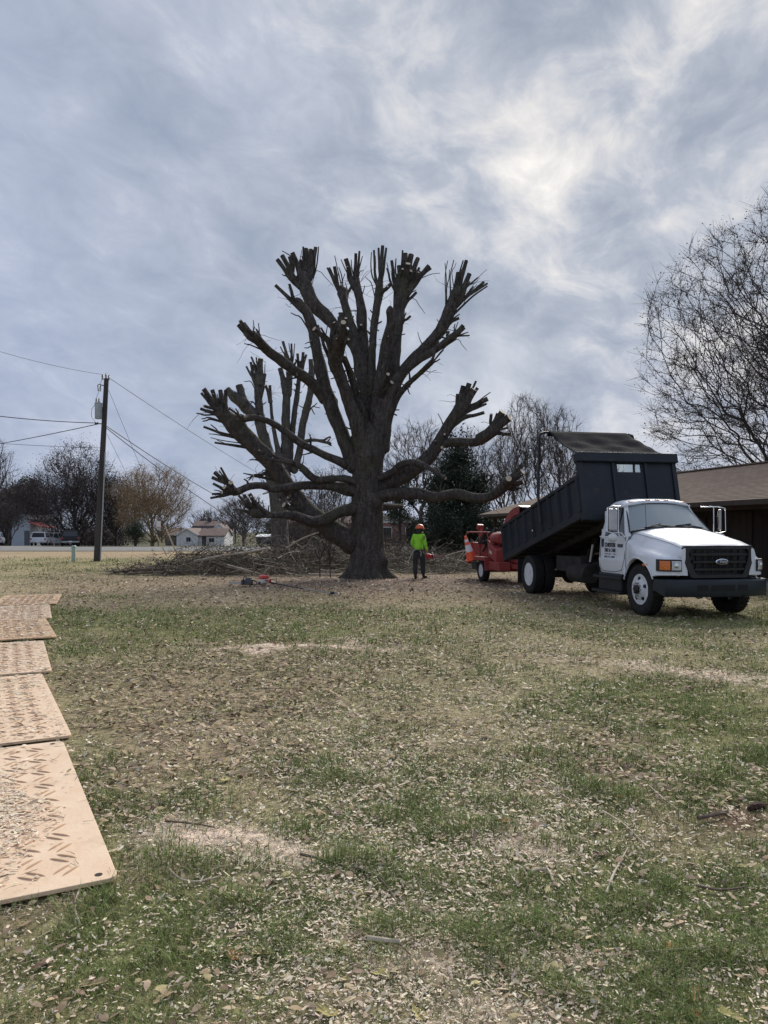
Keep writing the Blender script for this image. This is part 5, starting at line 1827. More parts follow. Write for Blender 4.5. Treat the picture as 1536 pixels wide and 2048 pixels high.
def lerp(a, b, f):
    return a + (b - a) * f


def interp(x, pts):
    return float(np.interp(x, [p[0] for p in pts], [p[1] for p in pts]))


def truck_wheel(t, x, y, side, r, w, front):
    """tyre, white disc rim with hand holes and hub; side = -1 for the near (left in the photo) side"""
    c = (x, y, r)
    b = MB()
    rim_r = r * 0.585
    b.lathe([(rim_r, -w / 2 * 0.80), (r * 0.80, -w / 2), (r * 0.94, -w / 2 * 0.95), (r * 0.985, -w / 2 * 0.80), (r, -w / 2 * 0.55), (r * 0.985, -w * 0.13), (r, -w * 0.09), (r, w * 0.09), (r * 0.985, w * 0.13),
             (r, w / 2 * 0.55), (r * 0.985, w / 2 * 0.80), (r * 0.94, w / 2 * 0.95), (r * 0.80, w / 2), (rim_r, w / 2 * 0.80)], c, 'y', 48, closed=True)
    wh = b.build('wheel', RUBBER, t, angle=50)
    # tread blocks
    tr = MB()
    for i in range(44):
        a = 2 * math.pi * i / 44
        for k, yy in enumerate((-w * 0.36, -w * 0.12, w * 0.12, w * 0.36)):
            aa = a + (0.07 if k % 2 else 0)
            p = Vector((x + math.cos(aa) * (r + 0.001), y + yy, r + math.sin(aa) * (r + 0.001)))
            tr.box(p, (0.018, w * 0.17, 0.045), Matrix.Rotation(-aa, 3, 'Y'))
    tr.build('tread', RUBBER, wh, smooth=False)
    s = side
    b = MB()
    if front:
        prof = [(rim_r + 0.012, s * w * 0.44), (rim_r - 0.01, s * w * 0.45), (rim_r - 0.035, s * w * 0.36), (rim_r * 0.80, s * w * 0.40), (rim_r * 0.52, s * w * 0.62), (rim_r * 0.34, s * w * 0.62), (0.001, s * w * 0.62)]
    else:
        prof = [(rim_r + 0.012, s * w * 0.44), (rim_r - 0.01, s * w * 0.45), (rim_r - 0.03, s * w * 0.30), (rim_r * 0.90, s * w * -0.30), (rim_r * 0.60, s * w * -0.42), (rim_r * 0.36, s * w * -0.42), (0.001, s * w * -0.42)]
    b.lathe(prof, c, 'y', 40)
    rim = b.build('rim', RIMW, wh, angle=30)
    hub = MB()
    h0 = s * w * (0.60 if front else -0.44)
    h1 = s * w * (0.86 if front else 0.22)
    hub.lathe([(0.085 if front else 0.12, h0), (0.085 if front else 0.12, lerp(h0, h1, 0.6)), (0.06, lerp(h0, h1, 0.8)), (0.055, h1), (0.001, h1)], c, 'y', 20)
    hub.build('hub', RIMW if not front else BLACK, rim)
    for i in range(10):
        a = 2 * math.pi * i / 10
        k = MB()
        q = Vector((x + math.cos(a) * rim_r * 0.44, y + s * w * (0.60 if front else -0.44), r + math.sin(a) * rim_r * 0.44))
        k.cyl(q, q + Vector((0, s * 0.035, 0)), 0.016, 0.014, 6)
        k.build('lug_nut', STEEL if front else CHASSIS, rim, smooth=False)
    for i in range(5 if front else 6):
        a = 2 * math.pi * i / (5 if front else 6) + 0.35
        k = MB()
        q = Vector((x + math.cos(a) * rim_r * 0.74, y + s * w * (0.455 if front else -0.37), r + math.sin(a) * rim_r * 0.74))
        nrm = Vector((math.cos(a) * 0.5, s * 1.0, math.sin(a) * 0.5)).normalized() if front else Vector((0, s, 0))
        k.cyl(q - nrm * 0.02, q + nrm * 0.012, 0.036, 0.036, 14)
        k.build('hand_hole', BLACK, rim, smooth=False)
    return wh


def hood_section(x):
    """half outline of nose and wings at station x (forward of the front axle), middle of the bonnet to the lower edge of the wing"""
    zt = interp(x, [(-0.62, 1.63), (-0.3, 1.60), (0.2, 1.515), (0.6, 1.42), (0.85, 1.335), (0.93, 1.29)])
    yh = interp(x, [(-0.62, 0.80), (-0.2, 0.78), (0.3, 0.74), (0.7, 0.72), (0.93, 0.70)])
    zh = zt - interp(x, [(-0.62, 0.12), (0.0, 0.12), (0.4, 0.105), (0.75, 0.08), (0.93, 0.06)])
    yf = interp(x, [(-0.62, 0.955), (-0.45, 0.96), (-0.25, 1.01), (0.0, 1.045), (0.4, 1.045), (0.6, 1.02), (0.78, 0.95), (0.88, 0.86), (0.93, 0.80)])
    zf = interp(x, [(-0.62, 1.40), (-0.45, 1.36), (-0.2, 1.24), (0.0, 1.20), (0.35, 1.16), (0.65, 1.10), (0.93, 1.05)])
    Ra, zc = 0.555, 0.47
    bot = interp(x, [(-0.62, 0.74), (-0.50, 0.60), (0.5, 0.72), (0.6, 0.745), (0.93, 0.765)])
    zb = bot
    if abs(x) < Ra:
        zb = max(bot, zc + math.sqrt(Ra * Ra - x * x))
    mid = lerp(yh, yf, 0.35)
    pts = [(0.0, zt), (0.25, zt - 0.004), (0.50, zt - 0.028), (yh - 0.07, zh + 0.034), (yh, zh - 0.012), (mid, lerp(zh, zf, 0.72)), (yf - 0.10, zf + 0.005), (yf - 0.035, zf - 0.03), (yf - 0.005, zf - 0.085),
           (yf, lerp(zf, zb, 0.5)), (yf + 0.004, zb + 0.05), (yf + 0.014, zb + 0.012), (yf - 0.01, zb), (yf - 0.06, zb + 0.005)]
    return pts


def build_truck():
    t = thing('dump_truck', TC, TRZ, 'white cab dump truck with its dark blue bed tipped up, parked on the lawn', 'truck')
    # ---------- wheels
    r, w = 0.465, 0.25
    truck_wheel(t, 0, -0.87, -1, r, w, True)
    truck_wheel(t, 0, 0.87, 1, r, w, True)
    for s in (-1, 1):
        truck_wheel(t, -WB, s * 0.99, s, r, 0.245, False)
        truck_wheel(t, -WB, s * 0.70, s, r, 0.245, False)
    # ---------- chassis
    b = MB()
    for s in (-1, 1):
        b.box((-2.75, s * 0.42, 0.72), (7.0, 0.09, 0.24))
    for x in (0.5, -1.4, -2.6, -3.9, -5.6, -6.2):
        b.box((x, 0, 0.72), (0.10, 0.76, 0.18))
    b.build('frame', CHASSIS, t, smooth=False, bevel=0.01)
    b = MB()
    b.cyl((0, -0.8, 0.44), (0, 0.8, 0.44), 0.06).box((0, 0, 0.47), (0.16, 1.3, 0.1))
    b.build('front_axle', CHASSIS, t)
    b = MB()
    b.cyl((-WB, -0.62, 0.465), (-WB, 0.62, 0.465), 0.09).sphere((-WB, 0, 0.465), (0.24, 0.2, 0.24)).cyl((-WB, 0, 0.5), (-1.6, 0, 0.72), 0.05)
    b.build('rear_axle', CHASSIS, t)
    b = MB()
    b.box((0.1, 0, 0.85), (1.0, 0.7, 0.6)).box((-0.5, 0, 0.75), (0.8, 0.5, 0.45))
    b.build('engine', CHASSIS, t, smooth=False, bevel=0.03)
    for s in (-1, 1):
        b = MB()
        pr = [(math.cos(a) * 0.53, 0.47 + math.sin(a) * 0.53) for a in np.linspace(R(-10), R(190), 18)]
        pr2 = [(p * 0.97, 0.47 + (q - 0.47) * 0.97) for p, q in pr]
        b.loft([[(p, s * 0.58, q) for p, q in pr], [(p, s * 1.0, q) for p, q in pr]])
        b.build('wheel_well', BLACK, t)
    # air tank, fuel tank with steps
    b = MB()
    b.lathe([(0.001, -0.42), (0.2, -0.42), (0.22, -0.38), (0.22, 0.38), (0.2, 0.42), (0.001, 0.42)], (-3.0, -0.66, 0.60), 'x', 20)
    b.build('air_tank', CHASSIS, t)
    for s in (-1, 1):
        b = MB()
        b.box((-1.22, s * 0.80, 0.52), (0.95, 0.30, 0.40))
        tk = b.build('fuel_tank', BLACK, t, smooth=False, bevel=0.05)
        for z, yy in ((0.335, 0.93), (0.62, 0.90)):
            k = MB()
            k.box((-1.2, s * yy, z), (1.15, 0.24, 0.05))
            for i in range(9):
                k.box((-1.68 + i * 0.12, s * yy, z + 0.03), (0.03, 0.22, 0.014))
            k.build('step', BLACK, tk, smooth=False, bevel=0.006)
    # ---------- nose: bonnet and wings in one shell
    xs = np.concatenate([np.linspace(-0.62, -0.56, 3), np.linspace(-0.55, 0.55, 40), np.linspace(0.58, 0.93, 14)])
    b = MB()
    secs = []
    for x in xs:
        h = hood_section(float(x))
        full = [(x, -y, z) for y, z in h[::-1]] + [(x, y, z) for y, z in h[1:]]
        secs.append(full)
    b.loft(secs)
    # front faces of the wings beside the grille
    n = len(secs[0])
    hf = hood_section(0.93)
    for s in (-1, 1):
        ring = [(0.93, s * y, z) for y, z in hf[3:]] + [(0.93, s * 0.60, 0.765), (0.93, s * 0.64, 1.20)]
        b.add(ring, [tuple(range(len(ring)))])
    hood = b.build('bonnet', WHITE, t, angle=42)
    # panel seams
    b = MB()
    for s in (-1, 1):
        pts = [(-0.545, s * (y + 0.002), z + 0.001) for y, z in hood_section(-0.545)[4:11]]
        b.tube(pts, 0.006, 5, caps=False)
    b.build('seam', BLACK, hood)
    # bonnet shut line along each wing, tilt handle recess
    for s in (-1, 1):
        b = MB()
        b.tube([(x, s * hood_section(x)[4][0], hood_section(x)[4][1] + 0.004) for x in np.linspace(-0.5, 0.86, 16)], 0.003, 5, caps=False)
        b.build('shut_line', CHASSIS, hood)
        b = MB()
        b.box((0.30, s * 1.052, 0.93), (0.16, 0.012, 0.045))
        b.build('side_marker', AMBER, hood, smooth=False, bevel=0.006)
        b = MB()
        pts = [(math.cos(a) * 0.585, s * (interp(math.cos(a) * 0.585, [(-0.6, 0.965), (-0.25, 1.01), (0.0, 1.045), (0.4, 1.045), (0.6, 1.02)]) + 0.014), 0.47 + math.sin(a) * 0.575) for a in np.linspace(R(22), R(165), 22)]
        b.tube(pts, 0.012, 6)
        b.build('arch_lip', WHITE, hood)
    # ---------- grille
    b = MB()
    yt, yb, z1, z0 = 0.705, 0.54, 1.285, 0.725
    outer = [(-yt, z1 - 0.05), (-yt + 0.05, z1), (yt - 0.05, z1), (yt, z1 - 0.05), (yt - 0.01, z1 - 0.22), (yb + 0.02, z0 + 0.02), (yb - 0.03, z0), (-yb + 0.03, z0), (-yb - 0.02, z0 + 0.02), (-yt + 0.01, z1 - 0.22)]
    ci, cj = 0.0, (z1 + z0) / 2
    inner = [(ci + (y - ci) * 0.83, cj + (z - cj) * 0.80) for y, z in outer]
    bow = lambda y: 1.02 - 0.10 * (y / 0.7) ** 2
    no = len(outer)
    rings = [[(bow(y) - 0.12, y, z) for y, z in outer], [(bow(y), y, z) for y, z in outer], [(bow(y) - 0.01, y, z) for y, z in inner], [(bow(y) - 0.11, y, z) for y, z in inner]]
    b.loft(rings, closed=True)
    b.add([(0.885, y * 0.98, z) for y, z in outer], [tuple(range(no))])
    gr = b.build('grille', BLACK, t, angle=30)
    for i, z in enumerate((1.135, 1.005, 0.875)):
        k = MB()
        hw = interp(z, [(0.8, 0.46), (1.2, 0.57)])
        ysx = np.linspace(-hw, hw, 12)
        k.loft([[(bow(y) - 0.075, y, z - 0.028), (bow(y) - 0.015, y, z - 0.022), (bow(y) - 0.012, y, z + 0.016), (bow(y) - 0.075, y, z + 0.026)] for y in ysx], closed=True, caps=True)
        k.build('grille_bar', BLACK, gr, angle=40)
    for i in range(7):
        k = MB()
        y = -0.42 + i * 0.14
        k.box((bow(y) - 0.085, y, 1.005), (0.03, 0.014, 0.40))
        k.build('grille_slat', CHASSIS, gr, smooth=False)
    # oval badge
    k = MB()
    k.sphere((bow(0) + 0.006, 0, 1.005), (0.022, 0.128, 0.056), 28, 8)
    em = k.build('badge', CHROME, gr)
    k = MB()
    k.sphere((bow(0) + 0.016, 0, 1.005), (0.018, 0.112, 0.044), 28, 8)
    k.build('badge_field', mat('badge_blue', (0.012, 0.03, 0.11), rough=0.25, coat=0.5), em)
    text_mesh('badge_lettering', 'Ford', 0.075, CHROME, em, (bow(0) + 0.034, 0, 0.983), (0, 1, 0), (0, 0, 1), 0.002, shear=0.35)
    # ---------- bumper
    b = MB()
    bx = lambda y: 1.06 - 0.20 * (abs(y) / 1.0) ** 3.0
    ysb = np.linspace(-1.0, 1.0, 33)
    secs = []
    for y in ysb:
        x = bx(y)
        secs.append([(x - 0.10, y, 0.40), (x - 0.02, y, 0.395), (x, y, 0.43), (x + 0.004, y, 0.60), (x - 0.004, y, 0.665), (x - 0.035, y, 0.695), (x - 0.12, y, 0.70)])
    b.loft(secs)
    for s in (-1, 1):     # ends wrap back along the wing
        y = s * 1.0
        e = [(bx(1.0), y, 0.40), (bx(1.0), y, 0.69), (0.56, s * 1.035, 0.69), (0.53, s * 1.035, 0.50)]
        b.add(e + [(p[0], p[1] - s * 0.05, p[2]) for p in e], [(0, 1, 2, 3), (7, 6, 5, 4), (0, 3, 7, 4), (2, 1, 5, 6)])
    bm = b.build('bumper', BUMPER, t, angle=35)
    for y, wd in ((-0.39, 0.20), (0.0, 0.46), (0.39, 0.20)):
        k = MB()
        yy = np.linspace(y - wd / 2, y + wd / 2, 6)
        k.loft([[(bx(q) - 0.05, q, 0.50), (bx(q) + 0.0075, q, 0.50), (bx(q) + 0.0075, q, 0.605), (bx(q) - 0.05, q, 0.605)] for q in yy], closed=True, caps=True)
        k.build('air_slot', mat('deep_black', (0.006, 0.006, 0.007), rough=0.8), bm, smooth=False)
    for s in (-1, 1):
        k = MB()
        k.tube([(0.98, s * 0.42, 0.42), (1.05, s * 0.42, 0.39), (1.05, s * 0.48, 0.38), (0.97, s * 0.48, 0.40)], 0.014, 8)
        k.build('tow_hook', BLACK, bm)
    # ---------- headlights: amber outside, clear inside
    for s in (-1, 1):
        hp = lambda y, z, o=0.0: (interp(y, [(0.60, 0.965), (0.72, 0.945), (0.80, 0.93), (0.90, 0.855), (0.97, 0.775), (1.02, 0.66), (1.04, 0.55)]) + o, s * y, z)
        yy = [0.735, 0.78, 0.82, 0.86, 0.90, 0.94, 0.975, 1.0, 1.02]
        b = MB()
        secs = [[hp(y, 0.835, -0.05), hp(y, 0.835, 0.022), hp(y, 1.045, 0.018), hp(y, 1.045, -0.05)] for y in yy]
        b.loft(secs, closed=True, caps=True)
        hl = b.build('headlight', BLACK, t, angle=40)
        k = MB()
        k.loft([[hp(y, 0.86, 0.026), hp(y, 0.94, 0.034), hp(y, 1.02, 0.024)] for y in (0.75, 0.79, 0.83, 0.87, 0.885)])
        k.build('lamp_lens', CLEAR, hl, angle=60)
        k = MB()
        k.loft([[hp(y, 0.86, 0.026), hp(y, 0.94, 0.032), hp(y, 1.02, 0.024)] for y in (0.905, 0.94, 0.97, 0.995, 1.01)])
        k.build('turn_signal', AMBER, hl, angle=60)
        k = MB()
        k.lathe([(0.045, 0), (0.03, 0.012), (0.001, 0.016)], hp(0.82, 0.94, 0.03), 'x', 16)
        k.build('reflector', CHROME, hl)
    # ---------- cab: doors and back
    def side(x, z):
        """half width of the cab at height z"""
        return interp(z, [(0.66, 0.925), (0.80, 0.955), (0.98, 0.965), (1.02, 0.950), (1.42, 0.925), (1.50, 0.885), (2.0, 0.74), (2.08, 0.70)])
    xb, xf = -1.95, -0.555
    zs = [0.70, 0.74, 0.82, 0.95, 0.985, 1.01, 1.05, 1.2, 1.36, 1.41, 1.425]
    b = CB()
    for s in (-1, 1):
        secs = []
        for z in zs:
            rear = xb + (0.10 * ((0.95 - z) / 0.25) ** 2 if z < 0.95 else 0)
            secs.append([(rear + 0.0, s * (side(0, z) - 0.06), z), (rear + 0.03, s * (side(0, z) - 0.01), z), (rear + 0.1, s * side(0, z), z), (xf - 0.02, s * side(0, z), z), (xf, s * (side(0, z) - 0.02), z)])
        b.loft(secs if s < 0 else [q[::-1] for q in secs])
    # belt shelf, back wall, floor
    b.add([(xb, -0.9, 0.70), (xb, 0.9, 0.70), (xb, 0.865, 1.43), (xb, -0.865, 1.43)], [(0, 1, 2, 3)])
    b.add([(xb, -0.9, 0.70), (xf, -0.9, 0.70), (xf, 0.9, 0.70), (xb, 0.9, 0.70)], [(0, 1, 2, 3)])
    body = b.build('cab', WHITE, t, angle=35)
    # roof and pillars
    rf = CB()
    roof = []
    for x, zt, hw, dz in ((-1.97, 1.98, 0.72, 0.10), (-1.93, 2.09, 0.71, 0.10), (-1.78, 2.145, 0.70, 0.085), (-1.5, 2.165, 0.69, 0.075), (-1.25, 2.16, 0.68, 0.075), (-1.08, 2.13, 0.665, 0.075), (-1.00, 2.085, 0.65, 0.05)):
        roof.append([(x, -hw - 0.035, zt - dz - 0.03), (x, -hw, zt - dz), (x, -hw + 0.08, zt - 0.04), (x, -0.35, zt - 0.005), (x, 0, zt), (x, 0.35, zt - 0.005), (x, hw - 0.08, zt - 0.04), (x, hw, zt - dz), (x, hw + 0.035, zt - dz - 0.03)])
    rf.loft(roof)
    ro = rf.build('roof', WHITE, t, angle=45)
    md = ro.modifiers.new('thick', 'SOLIDIFY')
    md.thickness = 0.03
    for s in (-1, 1):
        pl = CB()
        pl.loft([[(-0.52, s * 0.86, 1.44), (-0.60, s * 0.90, 1.42), (-0.70, s * 0.90, 1.42), (-0.66, s * 0.84, 1.44)], [(-1.02, s * 0.655, 2.06), (-1.06, s * 0.70, 2.04), (-1.14, s * 0.70, 2.04), (-1.10, s * 0.65, 2.06)]], closed=True, caps=True)
        pl.build('windscreen_pillar', WHITE, t, angle=40, bevel=0.008)
        pl = CB()
        pl.loft([[(-1.74, s * 0.91, 1.42), (-1.95, s * 0.90, 1.42), (-1.95, s * 0.84, 1.42), (-1.74, s * 0.85, 1.42)], [(-1.66, s * 0.735, 2.03), (-1.95, s * 0.73, 2.0), (-1.95, s * 0.68, 2.0), (-1.66, s * 0.68, 2.03)]], closed=True, caps=True)
        pl.build('rear_pillar', WHITE, t, angle=40, bevel=0.008)
        pl = CB()
        pl.beam((-1.05, s * 0.705, 2.035), (-1.75, s * 0.72, 2.04), 0.05, 0.06)
        pl.build('roof_rail', WHITE, t, smooth=False, bevel=0.008)
        pl = CB()
        pl.beam((-0.58, s * 0.895, 1.425), (-1.93, s * 0.905, 1.425), 0.06, 0.03)
        pl.build('belt_rail', WHITE, t, smooth=False, bevel=0.008)
    # cab back with window
    b = CB()
    b.box((-1.955, 0, 1.5), (0.03, 1.74, 0.16)).box((-1.96, 0, 1.95), (0.03, 1.40, 0.14)).box((-1.957, -0.62, 1.7), (0.03, 0.36, 0.5)).box((-1.957, 0.62, 1.7), (0.03, 0.36, 0.5))
    b.build('back_panel', WHITE, t, smooth=False)
    b = CB()
    b.box((-1.95, 0, 1.72), (0.015, 0.92, 0.36))
    b.build('rear_window', GLASSD, t, smooth=False)
    # windscreen, bowed
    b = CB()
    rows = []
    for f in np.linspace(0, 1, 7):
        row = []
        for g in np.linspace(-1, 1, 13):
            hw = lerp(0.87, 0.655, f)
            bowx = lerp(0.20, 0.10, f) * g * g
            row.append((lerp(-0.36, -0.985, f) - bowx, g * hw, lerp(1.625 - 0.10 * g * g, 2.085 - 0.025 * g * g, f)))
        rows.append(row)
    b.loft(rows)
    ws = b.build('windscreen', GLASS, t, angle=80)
    k = CB()
    k.tube(rows[0] + [r_[-1] for r_ in rows[1:]] + rows[-1][::-1][1:] + [r_[0] for r_ in rows[::-1][1:]], 0.016, 6, caps=False)
    k.build('seal', BLACK, ws)
    # cowl between windscreen and bonnet
    b = CB()
    b.loft([[(-0.62 + 0.26 * (1 - g * g), g * 0.86, 1.515 + 0.095 * (1 - g * g)), (-0.66 + 0.33 * (1 - g * g), g * 0.86, 1.50 + 0.125 * (1 - g * g))] for g in np.linspace(-1, 1, 13)])
    b.build('cowl', BLACK, t)
    # wipers and aerial
    for y0, y1 in ((-0.62, -0.02), (-0.02, 0.62)):
        k = CB()
        pts = [(-0.40 - 0.16 * ((lerp(y0, y1, f)) / 0.85) ** 2 + 0.045 - 0.03 * f, lerp(y0, y1, f), 1.64 - 0.07 * (lerp(y0, y1, f) / 0.85) ** 2 + 0.03 * math.sin(f * 3.1) * (1 - f)) for f in np.linspace(0, 1, 8)]
        k.tube(pts, 0.011, 5)
        k.beam(pts[0], (pts[0][0] - 0.02, pts[0][1] + 0.34, 1.675), 0.016, 0.03)
        k.build('wiper', BLACK, t)
    k = CB()
    k.tube([(-0.42, -0.60, 1.56), (-0.44, -0.60, 1.8), (-0.47, -0.595, 2.03)], 0.005, 5)
    k.build('aerial', BLACK, t)
    # roof marker lights
    for y in (-0.56, -0.2, 0.0, 0.2, 0.56):
        k = CB()
        k.box((-1.10, y, interp(abs(y), [(0, 2.150), (0.35, 2.145), (0.56, 2.112)])), (0.10, 0.10, 0.04))
        k.build('marker_light', AMBER, t, smooth=False, bevel=0.015)
    # side windows, doors' seams, handles
    for s in (-1, 1):
        b = CB()
        b.add([(-0.72, s * 0.885, 1.44), (-1.75, s * 0.89, 1.44), (-1.68, s * 0.725, 2.02), (-1.12, s * 0.70, 2.03)], [(0, 1, 2, 3)])
        wd = b.build('side_window', GLASSD, t, smooth=False)
        k = CB()
        k.tube([(-1.0, s * 0.89, 1.44), (-1.13, s * 0.72, 2.02)], 0.012, 6)
        k.build('vent_bar', BLACK, wd)
        b = CB()
        dl = [(-0.60, 1.42), (-0.60, 0.98), (-0.72, 0.78), (-1.0, 0.735), (-1.7, 0.735), (-1.80, 0.80), (-1.83, 1.0), (-1.83, 1.42)]
        b.tube([(x, s * (side(0, z) + 0.001), z) for x, z in dl], 0.006, 5, caps=False)
        b.build('door_seam', BLACK, t)
        b = CB()
        b.box((-1.72, s * (side(0, 1.32) + 0.006), 1.30), (0.10, 0.03, 0.17))
        b.build('door_handle', BLACK, t, smooth=False, bevel=0.012)
        b = CB()
        b.box((-0.80, s * (side(0, 1.26) + 0.004), 1.255), (0.20, 0.014, 0.065))
        b.build('model_badge', mat('badge_grey', (0.05, 0.06, 0.085), rough=0.35), t, smooth=False, bevel=0.004)
    # lettering on the near door
    ysd = -(side(0, 1.2) + 0.0045)
    lm = mat('black_lettering', (0.010, 0.010, 0.012), rough=0.5)
    for txt, z, sz, sxx, bold in (('CHESTER', 1.225, 0.115, 0.92, 0.0022), ('TREE & CARE', 1.125, 0.098, 0.80, 0.002), ('LLC', 1.068, 0.048, 1.0, 0.001), ('828-514-4848', 0.975, 0.10, 0.74, 0.002)):
        text_mesh('lettering', txt, sz, lm, t, (-1.20, ysd - 0.003 - (0.006 if z < 1.05 else 0.0), z), (1, 0, 0), (0, 0.06 if z > 1.06 else 0.0, 1), 0.003, shear=0.0, sx=sxx, bold=bold)
    b = CB()
    b.box((-1.47, ysd - 0.008, 1.085), (0.2, 0.006, 0.012)).box((-1.02, ysd - 0.008, 1.085), (0.16, 0.006, 0.012))
    b.build('lettering', lm, t, smooth=False)
    # mirrors on tubular arms
    for s in (-1, 1):
        m = MB()
        fr = [(-0.85, s * 0.84, 2.02), (-0.70, s * 1.14, 2.02), (-0.68, s * 1.27, 1.99), (-0.68, s * 1.28, 1.53), (-0.70, s * 1.16, 1.50), (-0.64, s * 1.0, 1.50), (-0.62, s * 0.93, 1.40)]
        m.tube(fr, 0.014, 8)
        m.tube([(-0.70, s * 1.03, 2.02), (-0.70, s * 1.03, 1.50)], 0.011, 8)
        m.tube([(-0.70, s * 1.06, 1.50), (-0.60, s * 0.93, 1.33)], 0.012, 8)
        arm = m.build('mirror_arm', CHROME, t)
        k = CB()
        k.box((-0.685, s * 1.155, 1.76), (0.06, 0.20 if s < 0 else 0.07, 0.42))
        hd = k.build('mirror_housing', mat('dull_chrome', (0.30, 0.30, 0.30), (0.42, 0.41, 0.40), scale=3, rough=0.22, metal=1.0), arm, smooth=False, bevel=0.02)
        k = CB()
        k.box((-0.718, s * 1.155, 1.76), (0.008, 0.18 if s < 0 else 0.06, 0.39))
        k.build('mirror_glass', CHROME, hd, smooth=False)
        k = CB()
        k.sphere((-0.68, s * 1.16, 1.41), (0.06, 0.105, 0.085), 20, 10)
        k.build('convex_mirror', mat('white_plastic', (0.62, 0.63, 0.62), rough=0.35), arm)
    # interior: bench, dash, wheel
    b = CB()
    b.box((-1.62, 0, 1.05), (0.55, 1.5, 0.28)).box((-1.84, 0, 1.42), (0.16, 1.5, 0.72)).box((-1.80, -0.45, 1.84), (0.1, 0.28, 0.2)).box((-1.80, 0.45, 1.84), (0.1, 0.28, 0.2))
    b.build('seat', mat('grey_cloth', (0.10, 0.10, 0.11), (0.14, 0.14, 0.15), rough=0.9), t, smooth=False, bevel=0.04)
    b = CB()
    b.box((-0.75, 0, 1.34), (0.34, 1.6, 0.24))
    b.build('dashboard', mat('grey_dash', (0.12, 0.12, 0.125), (0.16, 0.16, 0.165), rough=0.8), t, smooth=False, bevel=0.05)
    b = CB()
    ax = Vector((-0.98, 0.42, 1.46))
    rot = Matrix.Rotation(R(-35), 3, 'Y')
    b.tube([ax + rot @ Vector((0, 0.2 * math.cos(a), 0.2 * math.sin(a))) for a in np.linspace(0, 6.2832, 25)], 0.014, 6, caps=False)
    b.beam(ax + rot @ Vector((0, -0.2, 0)), ax + rot @ Vector((0, 0.2, 0)), 0.03, 0.02)
    b.cyl(ax, ax + rot @ Vector((0.3, 0, -0.02)), 0.03)
    b.build('steering_wheel', BLACK, t)
    # ---------- tipping bed: built flat, turned about its rear hinge
    bed_rot = Matrix.Rotation(R(12.9), 4, 'Y')     # nose up about local y
    hinge = Vector((-6.05, 0, 0.90))
    BL, HW, SH, BH = 4.76, 1.10, 0.90, 1.36
    xr = -6.66

    def T(p):
        q = Vector(p) - Vector((hinge.x, 0, 0))
        rm = Matrix.Rotation(-R(12.9), 3, 'Y')
        return hinge + rm @ q

    class TB(MB):
        def add(self, vs, fs):
            return super().add([T(p) for p in vs], fs)
    x0, x1 = xr, xr + BL
    b = TB()
    b.box(((x0 + x1) / 2, 0, 0.06), (BL, 2 * HW, 0.06))
    b.build('bed_floor', BODYB, t, smooth=False)
    b = TB()
    for s in (-1, 1):
        b.box(((x0 + x1) / 2, s * 0.42, -0.06), (BL - 0.2, 0.10, 0.17))
    for i in range(11):
        b.box((x0 + 0.25 + i * 0.43, 0, -0.005), (0.07, 2 * HW - 0.1, 0.07))
    b.build('bed_subframe', CHASSIS, t, smooth=False)
    for s in (-1, 1):
        b = TB()
        b.box(((x0 + x1) / 2, s * HW, SH / 2), (BL, 0.05, SH))
        sd_ = b.build('bed_side', BODYB, t, smooth=False)
        k = TB()
        k.box(((x0 + x1) / 2, s * (HW + 0.01), SH), (BL + 0.02, 0.11, 0.08))
        k.build('top_rail', BODYB, sd_, smooth=False, bevel=0.01)
        k = TB()
        k.box(((x0 + x1) / 2, s * (HW + 0.012), 0.05), (BL + 0.01, 0.12, 0.15))
        k.build('bottom_rail', BODYB, sd_, smooth=False, bevel=0.01)
        for i in range(10):
            k = TB()
            xx = x0 + 0.06 + i * (BL - 0.12) / 9
            k.prism([(xx - 0.05, s * (HW + 0.02)), (xx + 0.05, s * (HW + 0.02)), (xx + 0.03, s * (HW + 0.085)), (xx - 0.03, s * (HW + 0.085))], 0.13, SH - 0.045, 'z')
            k.build('side_rib', BODYB, sd_, smooth=False)
        k = TB()
        k.box((x0 + 2.2, s * (HW + 0.10), 0.30), (0.05, 0.012, 0.035))
        k.build('side_reflector', mat('reflector_white', (0.7, 0.68, 0.6), rough=0.3), sd_, smooth=False)
    # bulkhead with window
    xf2 = x1
    b = TB()
    wy0, wy1, wz0, wz1 = -0.23, 0.33, 1.0, 1.19
    b.box((xf2, (-HW + wy0) / 2, BH / 2), (0.05, wy0 + HW, BH)).box((xf2, (HW + wy1) / 2, BH / 2), (0.05, HW - wy1, BH))
    b.box((xf2, (wy0 + wy1) / 2, wz0 / 2), (0.05, wy1 - wy0, wz0)).box((xf2, (wy0 + wy1) / 2, (wz1 + BH) / 2), (0.05, wy1 - wy0, BH - wz1))
    bk = b.build('bulkhead', BODYB, t, smooth=False)
    k = TB()
    k.box((xf2 - 0.01, (wy0 + wy1) / 2, (wz0 + wz1) / 2), (0.01, wy1 - wy0, wz1 - wz0))
    pane = k.build('bulkhead_window', glass_mat('clear_pane', (0.5, 0.52, 0.54), 0.05, clear=0.85), bk, smooth=False)
    k = TB()
    k.box((xf2 + 0.0, 0.17, (wz0 + wz1) / 2), (0.03, 0.022, wz1 - wz0))
    k.build('glazing_bar', BODYB, pane, smooth=False)
    for y in (-0.34, 0.42):
        k = TB()
        k.box((xf2 + 0.045, y, BH / 2), (0.05, 0.07, BH - 0.02))
        k.build('bulkhead_rib', BODYB, bk, smooth=False, bevel=0.008)
    for y in (-1.10, 1.10):
        k = TB()
        k.box((xf2 + 0.005, y, BH / 2 - 0.03), (0.12, 0.10, BH + 0.10))
        k.build('corner_post', BODYB, bk, smooth=False, bevel=0.008)
    k = TB()
    k.box((xf2 + 0.02, 0, BH - 0.055), (0.22, 2 * HW + 0.16, 0.21))
